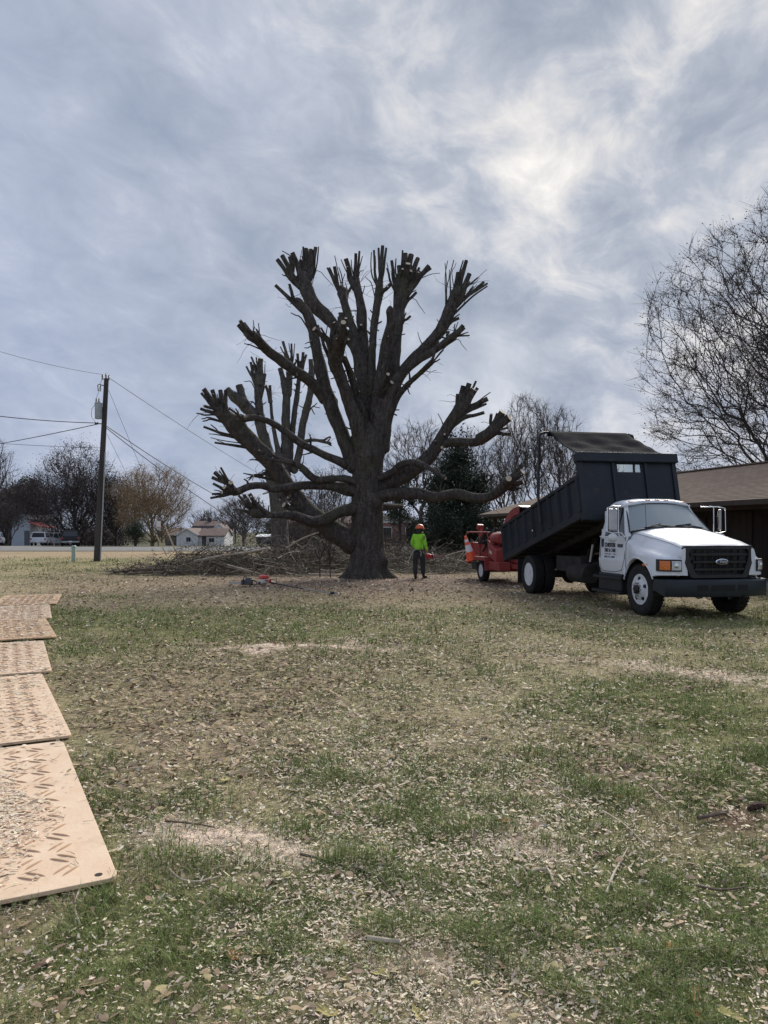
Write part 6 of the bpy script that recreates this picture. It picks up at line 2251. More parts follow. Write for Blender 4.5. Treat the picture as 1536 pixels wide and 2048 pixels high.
    k.build('bulkhead_cap', BODYB, bk, smooth=False, bevel=0.02)
    k = TB()
    k.box((xf2 + 0.03, 0, -0.0), (0.12, 2 * HW + 0.14, 0.16))
    k.build('bottom_rail', BODYB, bk, smooth=False, bevel=0.015)
    # rear posts
    b = TB()
    for y in (-1.1, 1.1):
        b.box((x0 + 0.03, y, SH / 2), (0.10, 0.10, SH + 0.06))
    b.build('rear_post', BODYB, t, smooth=False, bevel=0.01)
    # hoist ram and body prop
    b = MB()
    top = T((-3.6, 0, -0.05))
    b.cyl((-4.2, 0, 0.62), Vector((-4.2, 0, 0.62)).lerp(top, 0.6), 0.09).cyl((-4.2, 0, 0.62), top, 0.055)
    b.build('hoist_ram', CHASSIS, t)
    b = MB()
    b.cyl((-2.75, -0.60, 0.86), (-2.62, -0.60, 1.24), 0.022, n=8)
    b.build('body_prop', mat('pale_prop', (0.55, 0.53, 0.48), rough=0.6), t)
    # hung sheet guarding the underside, mudflaps
    for s in (-1, 1):
        b = MB()
        b.box((-WB - 0.62, s * 0.85, 0.52), (0.02, 0.58, 0.62))
        b.build('mud_flap', RUBBER, t, smooth=False)
        b = MB()
        b.box((-3.6, s * 0.60, 0.78), (1.3, 0.26, 0.36))
        b.build('tool_box', CHASSIS, t, smooth=False, bevel=0.02)
    # tarp bows: vertical side arms, cross bar, sheet drawn back from the bulkhead
    ax, topz = -4.10, 3.87
    for s in (-1, 1):
        k = MB()
        foot = T((ax + 0.25, s * (HW + 0.13), 0.35))
        k.tube([foot, (ax, s * 1.24, 2.2), (ax - 0.02, s * 1.22, topz - 0.12), (ax - 0.0, s * 1.18, topz - 0.03), (ax + 0.02, s * 1.05, topz)], 0.032, 8)
        k.build('tarp_arm', BLACK, t)
    k = MB()
    k.tube([(ax + 0.02, -1.05, topz), (ax + 0.02, 1.05, topz)], 0.026, 8)
    k.build('tarp_bar', BLACK, t)
    rs = np.random.default_rng(4)
    rows = []
    A = [T((x1 - 0.06, y, BH + 0.06)) for y in np.linspace(-1.1, 1.1, 21)]
    B = [Vector((ax + 0.04, y, topz + 0.03)) for y in np.linspace(-1.0, 1.0, 21)]
    for i, f in enumerate(np.linspace(0, 1, 17)):
        row = []
        for j in range(21):
            p = A[j].lerp(B[j], f)
            g = j / 20
            p.z -= 0.10 * math.sin(math.pi * f) * (0.6 + 0.4 * math.sin(math.pi * g))
            p.z += 0.022 * math.sin(g * 17 + f * 6) * math.sin(math.pi * f) + 0.014 * math.sin(f * 23 + g * 5) * math.sin(math.pi * f)
            row.append(tuple(p))
        rows.append(row)
    # the sheet hangs a hand's breadth over the bar
    rows.append([(p[0] - 0.05, p[1], p[2] - 0.02) for p in rows[-1]])
    rows.append([(p[0] - 0.02, p[1], p[2] - 0.10) for p in rows[-1]])
    k = MB()
    k.loft(rows)
    tp = k.build('tarp', mat('black_mesh_tarp', (0.011, 0.0125, 0.0155), (0.020, 0.0215, 0.026), scale=5, rough=0.95, spec=0.05, bump=0.25, bscale=60), t, angle=80)
    md = tp.modifiers.new('thick', 'SOLIDIFY')
    md.thickness = 0.006
    return t


build_truck()
# ------------------------------------------------------------------ wood chipper hitched behind the truck
REDP = mat('red_chipper_paint', (0.25, 0.036, 0.037), (0.33, 0.050, 0.048), scale=3, rough=0.5, spec=0.4, dirt=((0.20, 0.09, 0.075), 5.0, 0.5, 0.8))


def truck_to_world(p):
    return TC + Matrix.Rotation(TRZ, 3, 'Z') @ Vector(p)


def build_chipper():
    t = thing('wood_chipper', truck_to_world((-9.36, 0.0, 0)), TRZ, 'red towable wood chipper hitched behind the tipped truck bed', 'wood chipper')
    dark = BLACK
    # wheels
    for s in (-1, 1):
        b = MB()
        r, w = 0.335, 0.22
        b.lathe([(r * 0.6, -w * 0.42), (r * 0.85, -w / 2), (r * 0.97, -w * 0.42), (r, -w * 0.25), (r, w * 0.25), (r * 0.97, w * 0.42), (r * 0.85, w / 2), (r * 0.6, w * 0.42)], (0, s * 0.80, r), 'y', 36, closed=True)
        wh = b.build('wheel', RUBBER, t, angle=50)
        b = MB()
        b.lathe([(r * 0.62, s * w * 0.40), (r * 0.56, s * w * 0.40), (r * 0.50, s * w * 0.16), (r * 0.3, s * w * 0.24), (r * 0.22, s * w * 0.42), (0.001, s * w * 0.42)], (0, s * 0.80, r), 'y', 28)
        rim = b.build('rim', RIMW, wh, angle=30)
        for i in range(8):
            a = 2 * math.pi * i / 8
            k = MB()
            q = Vector((math.cos(a) * r * 0.43, s * (0.80 + w * 0.19), r + math.sin(a) * r * 0.43))
            k.cyl(q, q + Vector((0, s * 0.02, 0)), 0.022, 0.022, 8)
            k.build('hand_hole', BLACK, rim, smooth=False)
        # fender: flat top with a turned-down front
        b = MB()
        b.box((0.06, s * 0.82, 0.745), (0.98, 0.30, 0.025))
        b.box((0.06, s * 0.962, 0.70), (0.98, 0.018, 0.10))
        b.add([(0.55, s * 0.67, 0.757), (0.55, s * 0.97, 0.757), (0.60, s * 0.97, 0.36), (0.60, s * 0.67, 0.36), (0.53, s * 0.67, 0.735), (0.53, s * 0.97, 0.735), (0.58, s * 0.97, 0.36), (0.58, s * 0.67, 0.36)],
              [(0, 1, 2, 3), (7, 6, 5, 4), (0, 4, 5, 1), (1, 5, 6, 2), (3, 2, 6, 7), (0, 3, 7, 4)])
        b.build('fender', REDP, t, smooth=False, bevel=0.006)
    # frame and tongue
    b = MB()
    for s in (-1, 1):
        b.box((0.2, s * 0.46, 0.52), (2.5, 0.10, 0.14))
        b.beam((1.4, s * 0.46, 0.52), (2.75, s * 0.06, 0.50), 0.10, 0.13)
    for x in (-1.0, 0.0, 1.4):
        b.box((x, 0, 0.52), (0.10, 0.9, 0.12))
    b.cyl((0, -0.75, 0.335), (0, 0.75, 0.335), 0.05)
    b.box((1.1, -0.70, 0.52), (0.9, 0.34, 0.24))
    b.build('frame', REDP, t, smooth=False, bevel=0.008)
    b = MB()
    b.cyl((2.72, 0, 0.52), (2.95, 0, 0.52), 0.04).cyl((2.3, 0.0, 0.15), (2.3, 0, 0.75), 0.035)
    b.build('hitch', CHASSIS, t)
    # drum housing and feed housing
    b = MB()
    b.lathe([(0.001, -0.44), (0.46, -0.44), (0.48, -0.42), (0.48, 0.42), (0.46, 0.44), (0.001, 0.44)], (0.25, 0, 1.02), 'y', 32)
    b.box((-0.32, 0, 0.98), (0.62, 0.86, 0.74))
    b.box((0.25, 0, 0.66), (0.9, 0.8, 0.2))
    b.build('drum_housing', REDP, t, smooth=True, angle=30, bevel=0.012)
    for s in (-1, 1):
        b = MB()
        b.lathe([(0.001, 0), (0.13, 0), (0.13, s * 0.05), (0.07, s * 0.09), (0.001, s * 0.09)], (0.25, s * 0.445, 1.02), 'y', 18)
        b.build('bearing', CHASSIS, t)
    # feed-roller yoke on top with hydraulic motor and springs
    b = MB()
    b.box((-0.42, 0, 1.42), (0.44, 0.70, 0.16)).box((-0.42, -0.40, 1.30), (0.16, 0.07, 0.42)).box((-0.42, 0.40, 1.30), (0.16, 0.07, 0.42))
    b.build('feed_yoke', REDP, t, smooth=False, bevel=0.012)
    b = MB()
    b.cyl((-0.42, -0.40, 1.18), (-0.42, -0.62, 1.18), 0.085).cyl((-0.42, -0.62, 1.18), (-0.42, -0.72, 1.18), 0.05)
    b.build('feed_motor', CHASSIS, t)
    for y in (-0.46, 0.46):
        b = MB()
        pts = [(-0.30 + 0.035 * math.cos(a), y + 0.035 * math.sin(a), 0.95 + 0.055 * a / 6.28) for a in np.linspace(0, 6.28 * 8, 97)]
        b.tube(pts, 0.009, 5)
        b.build('spring', CHASSIS, t)
    # hydraulic hoses
    rs = np.random.default_rng(8)
    for i in range(5):
        b = MB()
        y = -0.5 + 0.06 * i
        b.tube([(-0.42, -0.60, 1.2 + 0.02 * i), (-0.2, y - 0.12, 1.45 + 0.04 * i), (0.3, y, 1.50 + 0.03 * i), (0.75, y + 0.05, 1.15), (0.95, -0.4, 0.85)], 0.016, 6)
        b.build('hose', BLACK, t)
    # infeed hopper: flared sheet sides and folding tray
    b = MB()
    A = [(-0.62, -0.36, 0.66), (-0.62, 0.36, 0.66), (-0.62, 0.36, 1.14), (-0.62, -0.36, 1.14)]
    B = [(-1.45, -0.70, 0.60), (-1.45, 0.70, 0.60), (-1.55, 0.72, 1.16), (-1.55, -0.72, 1.16)]
    b.loft([A, B], closed=True)
    hp = b.build('infeed_hopper', REDP, t, smooth=False)
    md = hp.modifiers.new('thick', 'SOLIDIFY')
    md.thickness = 0.02
    for i, f in enumerate((0.12, 0.5, 0.9)):
        for s in (-1, 1):
            b = MB()
            lo_, hi_ = Vector(A[0]).lerp(Vector(B[0]), f), Vector(A[3]).lerp(Vector(B[3]), f)
            b.beam((lo_.x, s * (abs(lo_.y) + 0.03), lo_.z), (hi_.x, s * (abs(hi_.y) + 0.03), hi_.z + 0.06), 0.05, 0.06, up=(1, 0, 0))
            b.build('hopper_rib', REDP, hp, smooth=False, bevel=0.006)
    b = MB()
    b.beam((-0.95, -0.62, 1.14), (-0.55, -0.50, 1.62), 0.07, 0.10).beam((-0.10, -0.50, 1.30), (0.20, -0.46, 1.62), 0.06, 0.09).cyl((-0.75, -0.56, 0.9), (-0.1, -0.50, 1.38), 0.035)
    b.build('lift_arm', CHASSIS, t, smooth=False, bevel=0.008)
    b = MB()
    b.box((-1.78, 0, 0.585), (0.66, 1.46, 0.03)).box((-1.78, -0.74, 0.66), (0.66, 0.03, 0.16)).box((-1.78, 0.74, 0.66), (0.66, 0.03, 0.16))
    b.build('infeed_tray', CHASSIS, t, smooth=False, bevel=0.006)
    # safety bar round the hopper
    b = MB()
    b.tube([(0.30, -0.80, 1.50), (-1.30, -0.80, 1.50), (-1.62, -0.80, 1.49), (-1.76, -0.80, 1.40), (-1.80, -0.79, 1.15), (-1.76, -0.74, 0.75)], 0.024, 8)
    b.tube([(0.30, 0.80, 1.50), (-1.30, 0.80, 1.50), (-1.62, 0.80, 1.49), (-1.76, 0.80, 1.40), (-1.80, 0.79, 1.15), (-1.76, 0.74, 0.75)], 0.024, 8)
    b.tube([(-1.62, -0.80, 1.49), (-1.62, 0.80, 1.49)], 0.022, 8)
    b.tube([(0.30, -0.80, 1.50), (0.30, -0.60, 0.70)], 0.022, 8).tube([(0.30, 0.80, 1.50), (0.30, 0.60, 0.70)], 0.022, 8)
    b.build('safety_bar', REDP, t)
    b = MB()
    b.box((-1.22, -0.50, 1.66), (0.16, 0.20, 0.17), Matrix.Rotation(R(15), 3, 'Y')).beam((-1.08, -0.48, 1.0), (-1.2, -0.50, 1.60), 0.10, 0.14)
    b.build('control_box', REDP, t, smooth=False, bevel=0.02)
    b = MB()
    b.beam((-1.0, -0.30, 1.28), (-0.55, -0.30, 1.45), 0.05, 0.08).beam((-0.9, 0.3, 1.28), (-0.5, 0.3, 1.45), 0.05, 0.08)
    b.build('yoke_arm', REDP, t, smooth=False, bevel=0.008)
    # belt guard on the near side, angled
    b = MB()
    b.add([(0.15, -0.60, 1.22), (0.30, -0.78, 1.30), (1.25, -0.86, 0.98), (1.25, -0.60, 1.05), (0.15, -0.60, 0.80), (0.30, -0.78, 0.80), (1.25, -0.86, 0.62), (1.25, -0.60, 0.62)],
          [(0, 3, 2, 1), (4, 5, 6, 7), (0, 1, 5, 4), (1, 2, 6, 5), (2, 3, 7, 6), (3, 0, 4, 7)])
    b.build('belt_guard', REDP, t, smooth=False, bevel=0.02)
    b = MB()
    b.add([(0.55, -0.812, 0.98), (0.85, -0.838, 0.93), (0.85, -0.838, 0.84), (0.55, -0.812, 0.89)], [(0, 1, 2, 3)])
    b.build('decal', mat('decal_cream', (0.62, 0.58, 0.5), rough=0.5), t, smooth=False)
    # engine under its hood, fuel tank, exhaust
    b = MB()
    b.box((1.15, 0.05, 0.98), (0.85, 0.8, 0.75)).box((1.15, 0.05, 1.40), (0.7, 0.6, 0.12))
    b.build('engine_cover', REDP, t, smooth=False, bevel=0.03)
    b = MB()
    b.lathe([(0.001, -0.3), (0.11, -0.3), (0.13, -0.26), (0.13, 0.26), (0.11, 0.3), (0.001, 0.3)], (0.72, 0.0, 1.58), 'y', 20)
    b.build('air_filter', BLACK, t)
    b = MB()
    b.cyl((0.62, 0.30, 1.4), (0.62, 0.30, 1.95), 0.035, n=10)
    b.build('exhaust', CHASSIS, t)
    b = MB()
    b.lathe([(0.001, -0.36), (0.15, -0.36), (0.17, -0.32), (0.17, 0.32), (0.15, 0.36), (0.001, 0.36)], (0.85, -0.62, 1.32), 'x', 18)
    b.build('fuel_tank', REDP, t)
    # discharge chute curving up and over the truck bed
    b = MB()
    path = [(0.48, 1.30, 0.13), (0.66, 1.62, 0.12), (0.90, 1.86, 0.11), (1.2, 2.02, 0.10), (1.5, 2.10, 0.095), (1.85, 2.12, 0.09)]
    pth = catmull([(x, z, 0, h) for x, z, h in path], 0.12)
    secs = []
    for i in range(len(pth)):
        d = pth[min(i + 1, len(pth) - 1)] - pth[max(i - 1, 0)]
        d = d[:2] / np.linalg.norm(d[:2])
        nx, nz = -d[1], d[0]
        x, z, h = pth[i][0], pth[i][1], pth[i][3]
        y0 = -0.25
        secs.append([(x + nx * h, y0 - 0.12, z + nz * h), (x + nx * h, y0 + 0.12, z + nz * h), (x - nx * h, y0 + 0.12, z - nz * h), (x - nx * h, y0 - 0.12, z - nz * h)])
    b.loft(secs, closed=True)
    ch = b.build('discharge_chute', REDP, t, smooth=True, angle=40)
    md = ch.modifiers.new('thick', 'SOLIDIFY')
    md.thickness = 0.015
    b = MB()
    b.add([(1.84, -0.42, 2.23), (1.84, -0.08, 2.23), (2.22, -0.08, 2.18), (2.22, -0.42, 2.18), (1.84, -0.42, 2.255), (1.84, -0.08, 2.255), (2.22, -0.08, 2.205), (2.22, -0.42, 2.205)],
          [(3, 2, 1, 0), (4, 5, 6, 7), (0, 1, 5, 4), (1, 2, 6, 5), (2, 3, 7, 6), (3, 0, 4, 7)])
    b.build('chute_flap', mat('worn_steel', (0.45, 0.43, 0.41), (0.55, 0.53, 0.5), scale=8, rough=0.4, metal=0.6), ch, smooth=False)
    # tail lamps
    for s in (-1, 1):
        b = MB()
        b.box((-1.2, s * 0.86, 0.55), (0.05, 0.12, 0.10))
        b.build('tail_light', mat('red_lens', (0.30, 0.02, 0.02), rough=0.2), t, smooth=False, bevel=0.01)
    b = MB()
    b.box((-1.38, 0, 0.42), (0.5, 1.3, 0.24))
    b.build('rear_skirt', BLACK, t, smooth=False, bevel=0.02)
    return t


build_chipper()


def build_cone():
    """traffic cone hung aslant on the rear corner of the chipper"""
    loc = truck_to_world((-10.05, -0.96, 0.665))
    t = thing('traffic_cone', loc, TRZ, 'orange traffic cone with a white band hung tilted on the chipper', 'traffic cone')
    t.rotation_euler = (R(17), R(3), TRZ)
    orange = mat('fluorescent_orange', (0.85, 0.095, 0.035), (0.90, 0.12, 0.045), scale=4, rough=0.5)
    b = MB()
    prof = [(0.16, 0.0), (0.155, 0.02), (0.033, 0.74), (0.025, 0.75)]
    b.lathe(prof, (0, 0, 0), 'z', 28)
    c = b.build('cone', orange, t)
    b = MB()
    b.lathe([(0.1185, 0.245), (0.1195, 0.247), (0.083, 0.46), (0.082, 0.462)], (0, 0, 0), 'z', 28)
    b.build('reflective_band', mat('reflective_white', (0.72, 0.70, 0.70), (0.80, 0.78, 0.78), scale=10, rough=0.35), c)
    b = MB()
    b.lathe([(0.0655, 0.555), (0.0665, 0.557), (0.052, 0.638), (0.051, 0.64)], (0, 0, 0), 'z', 24)
    b.build('reflective_band', mat('reflective_white', (0.72, 0.70, 0.70)), c)
    b = MB()
    b.box((0, 0, -0.016), (0.34, 0.34, 0.032))
    b.build('base', orange, t, smooth=False, bevel=0.015)


build_cone()


# ------------------------------------------------------------------ the worker
def skin_obj(name, chains, m, parent, sub=2, extra=None):
    """surface grown round connected joints; chains: lists of (x, y, z, r); equal points are shared"""
    vs, rad, es, idx = [], [], [], {}
    for ch in chains:
        prev = None
        for x, y, z, r in ch:
            k = (round(x, 4), round(y, 4), round(z, 4))
            if k not in idx:
                idx[k] = len(vs)
                vs.append((x, y, z))
                rad.append(r)
            i = idx[k]
            if prev is not None and prev != i:
                es.append((prev, i))
            prev = i
    me = bpy.data.meshes.new(name)
    me.from_pydata(vs, es, [])
    me.materials.append(m)
    o = bpy.data.objects.new(name, me)
    COL.objects.link(o)
    o.parent = parent
    md = o.modifiers.new('skin', 'SKIN')
    md.use_smooth_shade = True
    me.skin_vertices.new() if not me.skin_vertices else None
    for i, r in enumerate(rad):
        sv = me.skin_vertices[0].data[i]
        rr = r if isinstance(r, tuple) else (r, r)
        sv.radius = rr
        sv.use_root = (i == 0)
    s = o.modifiers.new('sub', 'SUBSURF')
    s.levels = sub
    s.render_levels = sub
    return o


def build_person():
    # local frame: x to the photo's right, y away from the camera, z up; he walks to the right, back half turned to us
    p0 = G(838, 1157)
    t = thing('person', p0, 0, 'worker in neon green shirt and orange helmet, seen from behind, carrying a chainsaw', 'person')
    k = 0.96
    S = lambda *c: tuple(v * k for v in c)
    skin = mat('skin', (0.42, 0.27, 0.20), (0.48, 0.31, 0.23), scale=20, rough=0.6)
    green = mat('neon_green_shirt', (0.26, 0.66, 0.035), (0.33, 0.76, 0.05), scale=9, rough=0.85, bump=0.35, bscale=14)
    trouser = mat('dark_work_trousers', (0.020, 0.024, 0.027), (0.034, 0.038, 0.040), scale=8, rough=0.9, bump=0.3, bscale=20)
    boot = mat('brown_boots', (0.035, 0.024, 0.020), (0.055, 0.038, 0.030), scale=10, rough=0.8)
    # body: one continuous figure (pelvis first), slim under the clothes
    pel = S(0.0, 0.0, 0.96, 0.07)
    waist, chest, neck = S(-0.01, 0.01, 1.12, 0.075), S(-0.015, 0.02, 1.34, 0.075), S(-0.005, 0.03, 1.50, 0.058)
    head1, head2 = S(0.02, 0.05, 1.60, 0.078), S(0.03, 0.06, 1.70, 0.085)
    shl, shr = S(-0.17, 0.03, 1.43, 0.038), S(0.15, 0.0, 1.43, 0.038)
    ell, elr = S(-0.225, 0.04, 1.18, 0.034), S(0.20, -0.02, 1.17, 0.034)
    wrl, wrr = S(-0.16, 0.22, 1.06, 0.030), S(0.27, 0.05, 0.95, 0.030)
    hpl, hpr = S(-0.10, 0, 0.90, 0.055), S(0.10, 0.0, 0.90, 0.055)
    knl, knr = S(-0.12, 0.03, 0.52, 0.050), S(0.13, 0.07, 0.53, 0.050)
    anl, anr = S(-0.12, -0.02, 0.10, 0.040), S(0.15, 0.10, 0.11, 0.040)
    tol, tor = S(-0.10, 0.15, 0.045, 0.036), S(0.28, 0.19, 0.045, 0.036)
    hal, har = S(-0.12, 0.29, 1.03, 0.034), S(0.29, 0.09, 0.885, 0.034)
    skin_obj('body', [[pel, waist, chest, neck, head1, head2], [chest, shl, ell, wrl, hal], [chest, shr, elr, wrr, har], [pel, hpl, knl, anl, tol], [pel, hpr, knr, anr, tor]], skin, t)
    # face details on the far side, ears, fingers
    b = MB()
    b.sphere(S(0.10, 0.12, 1.64), (0.018, 0.02, 0.022), 8, 6)
    b.build('nose', skin, t)
    b = MB()
    b.sphere(S(-0.035, 0.09, 1.65), (0.014, 0.022, 0.032), 8, 6).sphere(S(0.085, -0.01, 1.65), (0.014, 0.022, 0.032), 8, 6)
    b.build('ears', skin, t)
    # right hand closed on the rear handle, left hand hanging at the belt
    for hand, sgn in ((har, 1), (hal, -1)):
        hx, hy, hz = hand[:3]
        fingers = []
        for i, (dx, L) in enumerate(((-0.028, 0.062), (-0.009, 0.072), (0.010, 0.068), (0.028, 0.054))):
            f0 = (hx + 0.012, hy + dx, hz - 0.005, 0.010)
            f1 = (hx + 0.030, hy + dx, hz - 0.005 - L * 0.45, 0.009)
            f2 = (hx + 0.012, hy + dx, hz - 0.010 - L * 0.85, 0.008)
            f3 = (hx - 0.014, hy + dx, hz - 0.008 - L * 0.75, 0.007)
            fingers.append([f0, f1, f2, f3])
        for ch in fingers:
            skin_obj('finger', [ch], skin, t, 1)
        skin_obj('thumb', [[(hx - 0.005, hy - 0.03, hz + 0.012, 0.011), (hx - 0.03, hy - 0.03, hz - 0.02, 0.010), (hx - 0.028, hy - 0.012, hz - 0.045, 0.008)]], skin, t, 1)
    # clothes
    w = lambda c, r: (c[0], c[1], c[2], r)
    sh = skin_obj('shirt', [[w(S(0.005, 0.0, 0.91, 0), (0.205 * k, 0.15 * k)), w(waist, (0.19 * k, 0.135 * k)), w(S(-0.012, 0.015, 1.24, 0), (0.20 * k, 0.138 * k)), w(chest, (0.175 * k, 0.12 * k)), w(S(-0.01, 0.022, 1.445, 0), (0.10, 0.075)), w(neck, 0.062)],
                            [w(chest, (0.175 * k, 0.12 * k)), w(shl, 0.080), w(S(-0.215, 0.035, 1.30, 0), 0.066), w(ell, 0.060), w(S(-0.21, 0.14, 1.13, 0), 0.052), w(wrl, 0.044)],
                            [w(chest, (0.175 * k, 0.12 * k)), w(shr, 0.080), w(S(0.185, -0.012, 1.30, 0), 0.066), w(elr, 0.060), w(S(0.235, 0.015, 1.06, 0), 0.052), w(wrr, 0.044)]], green, t)
    # faint print on the back
    pm = mat('faded_print', (0.10, 0.30, 0.03), rough=0.9)
    for i, (zz, ww, hh) in enumerate(((1.375, 0.17, 0.018), (1.345, 0.20, 0.012), (1.31, 0.14, 0.02), (1.275, 0.19, 0.014))):
        b = MB()
        n = 7
        pts = []
        for j in range(n):
            f = j / (n - 1) * 2 - 1
            x = -0.035 + f * ww / 2
            pts.append([(x * k, (-0.124 + 0.05 * f * f) * k, (zz - hh / 2) * k), (x * k, (-0.124 + 0.05 * f * f) * k, (zz + hh / 2) * k)])
        b.loft(pts)
        b.build('print', pm, sh, smooth=False)
    tr = skin_obj('trousers', [[w(S(0, 0, 0.99, 0), (0.155 * k, 0.112 * k)), w(S(0, 0.0, 0.90, 0), (0.15 * k, 0.118 * k)), w(S(-0.095, 0.005, 0.82, 0), 0.110), w(S(-0.115, 0.02, 0.66, 0), 0.098), w(knl, 0.088), w(S(-0.122, 0.0, 0.32, 0), 0.080), w(S(-0.122, -0.015, 0.11, 0), 0.066)],
                               [w(S(0, 0.0, 0.90, 0), (0.15 * k, 0.118 * k)), w(S(0.10, 0.015, 0.82, 0), 0.110), w(S(0.12, 0.045, 0.66, 0), 0.098), w(knr, 0.088), w(S(0.142, 0.085, 0.32, 0), 0.080), w(S(0.152, 0.095, 0.12, 0), 0.066)]], trouser, t)
    for a, c in ((anl, tol), (anr, tor)):
        skin_obj('boot', [[(a[0], a[1], a[2] + 0.06, 0.056), (a[0], a[1], 0.055, 0.056), ((a[0] + c[0]) / 2, (a[1] + c[1]) / 2, 0.055, (0.052, 0.046)), (c[0], c[1], 0.043, (0.050, 0.040))]], boot, t)
        b = MB()
        d = Vector((c[0] - a[0], c[1] - a[1], 0))
        m0 = Vector((a[0], a[1], 0)) - d.normalized() * 0.055
        m1 = Vector((c[0], c[1], 0)) + d.normalized() * 0.04
        b.beam(m0 + Vector((0, 0, 0.012)), m1 + Vector((0, 0, 0.012)), 0.10, 0.024)
        b.build('sole', RUBBER, t, smooth=False, bevel=0.008)
    # hair below the helmet
    b = MB()
    b.sphere(S(0.01, 0.02, 1.615), (0.092, 0.098, 0.10), 16, 10).sphere(S(-0.02, -0.015, 1.545), (0.095, 0.07, 0.055), 14, 8)
    b.build('hair', mat('dark_hair', (0.018, 0.014, 0.012), (0.035, 0.027, 0.022), scale=30, rough=0.7), t)
    # helmet with brim, ear muffs on arms
    om = mat('orange_helmet', (0.72, 0.12, 0.035), (0.78, 0.15, 0.045), scale=4, rough=0.32, coat=0.3)
    b = MB()
    c = Vector(S(0.03, 0.055, 1.685))
    prof = [(0.138, 0.0), (0.136, 0.02), (0.130, 0.05), (0.112, 0.09), (0.080, 0.118), (0.04, 0.132), (0.001, 0.135)]
    b.lathe(prof, c, 'z', 28)
    b.lathe([(0.146, -0.004), (0.148, 0.008), (0.136, 0.012), (0.130, 0.0)], c, 'z', 28, closed=True)
    b.add([tuple(c + Vector((0.09, 0.10, -0.004))), tuple(c + Vector((0.14, 0.02, -0.004))), tuple(c + Vector((0.195, 0.075, -0.012))), tuple(c + Vector((0.165, 0.13, -0.012))),
           tuple(c + Vector((0.09, 0.10, 0.012))), tuple(c + Vector((0.14, 0.02, 0.012))), tuple(c + Vector((0.195, 0.075, 0.0))), tuple(c + Vector((0.165, 0.13, 0.0)))],
          [(0, 1, 2, 3), (7, 6, 5, 4), (0, 4, 5, 1), (1, 5, 6, 2), (2, 6, 7, 3), (3, 7, 4, 0)])
    b.tube([c + Vector((-0.10, -0.07, 0.045)), c + Vector((-0.02, 0, 0.132)), c + Vector((0.1, 0.08, 0.075))], 0.012, 6)
    he = b.build('helmet', om, t, angle=40)
    b = MB()
    b.sphere(tuple(c + Vector((0.09, -0.10, -0.06))), (0.035, 0.03, 0.045), 12, 8).sphere(tuple(c + Vector((-0.09, 0.09, -0.06))), (0.03, 0.035, 0.045), 12, 8)
    b.build('ear_muff', BLACK, he)
    b = MB()
    b.sphere(tuple(Vector(S(0.125, 0.085, 1.575))), (0.03, 0.04, 0.05), 10, 8)
    b.build('face_covering', mat('pale_cloth', (0.55, 0.56, 0.55), rough=0.9), t)
    # belt and loose lanyard
    b = MB()
    b.lathe([(0.155, -0.018), (0.16, 0.0), (0.155, 0.018)], S(0, 0.0, 0.955), 'z', 24)
    b.build('belt', BLACK, t)
    b = MB()
    b.tube([S(-0.12, -0.09, 0.97), S(-0.20, -0.12, 0.93), S(-0.27, -0.11, 0.80), S(-0.33, -0.10, 0.66), S(-0.36, -0.09, 0.58), S(-0.35, -0.09, 0.50)], 0.012, 6)
    b.tube([S(-0.08, -0.13, 0.97), S(0.02, -0.16, 0.95), S(0.07, -0.15, 0.86), S(0.05, -0.14, 0.76)], 0.011, 6)
    b.build('lanyard', mat('pale_rope', (0.42, 0.44, 0.40), (0.5, 0.5, 0.45), rough=0.9), t)
    # chainsaw held by the rear handle at his right side, bar pointing to the right
    hand = Vector(har[:3])
    ct = thing('chainsaw', p0 + hand + Vector((0.03, 0.0, -0.055)), R(12), "red chainsaw hanging from the worker's right hand", 'chainsaw')
    red = mat('saw_red', (0.50, 0.03, 0.035), (0.58, 0.05, 0.05), scale=8, rough=0.4, coat=0.2)
    b = MB()
    b.box((0.05, 0.02, -0.085), (0.24, 0.17, 0.14)).box((-0.02, 0.02, -0.05), (0.14, 0.15, 0.12))
    b.build('body', red, ct, smooth=False, bevel=0.03)
    b = MB()
    b.cyl((-0.0, -0.085, -0.09), (-0.0, -0.065, -0.09), 0.062, n=16)
    b.build('starter_cover', mat('saw_red_dark', (0.40, 0.02, 0.03), rough=0.5), ct)
    b = MB()
    b.tube([(-0.10, 0.02, -0.09), (-0.16, 0.02, -0.03), (-0.10, 0.02, 0.02), (0.0, 0.02, 0.03), (0.06, 0.02, -0.01)], 0.017, 8)
    b.build('rear_handle', BLACK, ct)
    b = MB()
    b.tube([(0.10, -0.10, -0.15), (0.11, -0.11, -0.02), (0.12, 0.0, 0.04), (0.12, 0.12, -0.02), (0.11, 0.12, -0.12)], 0.014, 8)
    b.build('front_handle', BLACK, ct)
    b = MB()
    bar = [(0.16, -0.045), (0.50, -0.035), (0.55, -0.015), (0.56, 0.0), (0.55, 0.015), (0.50, 0.035), (0.16, 0.045)]
    b.prism([(x, z - 0.08) for x, z in bar], 0.045, 0.053, 'y')
    br = b.build('guide_bar', mat('bar_pink_steel', (0.34, 0.22, 0.21), (0.40, 0.28, 0.26), rough=0.45, metal=0.3), ct, smooth=False)
    b = MB()
    b.tube([(x, 0.049, z * 1.08 - 0.08) for x, z in bar], 0.008, 5)
    b.build('chain', CHASSIS, br)


build_person()
# ------------------------------------------------------------------ brush piles
def gz(x, y):
    """top of the lawn sheet at a point (same formula as the ground)"""
    x, y = np.asarray(x, float), np.asarray(y, float)
    near = np.clip((30 - y) / 20, 0, 1)
    g, L, C, saw, D = zones(x, y)
    return zg(x, y) + near * (0.030 * (fbm(x * 1.7, y * 1.7, 21, 3) - 0.6) + 0.014 * (fbm(x * 6, y * 6, 22, 2) - 0.6)) + 0.010 * saw * near - 0.012


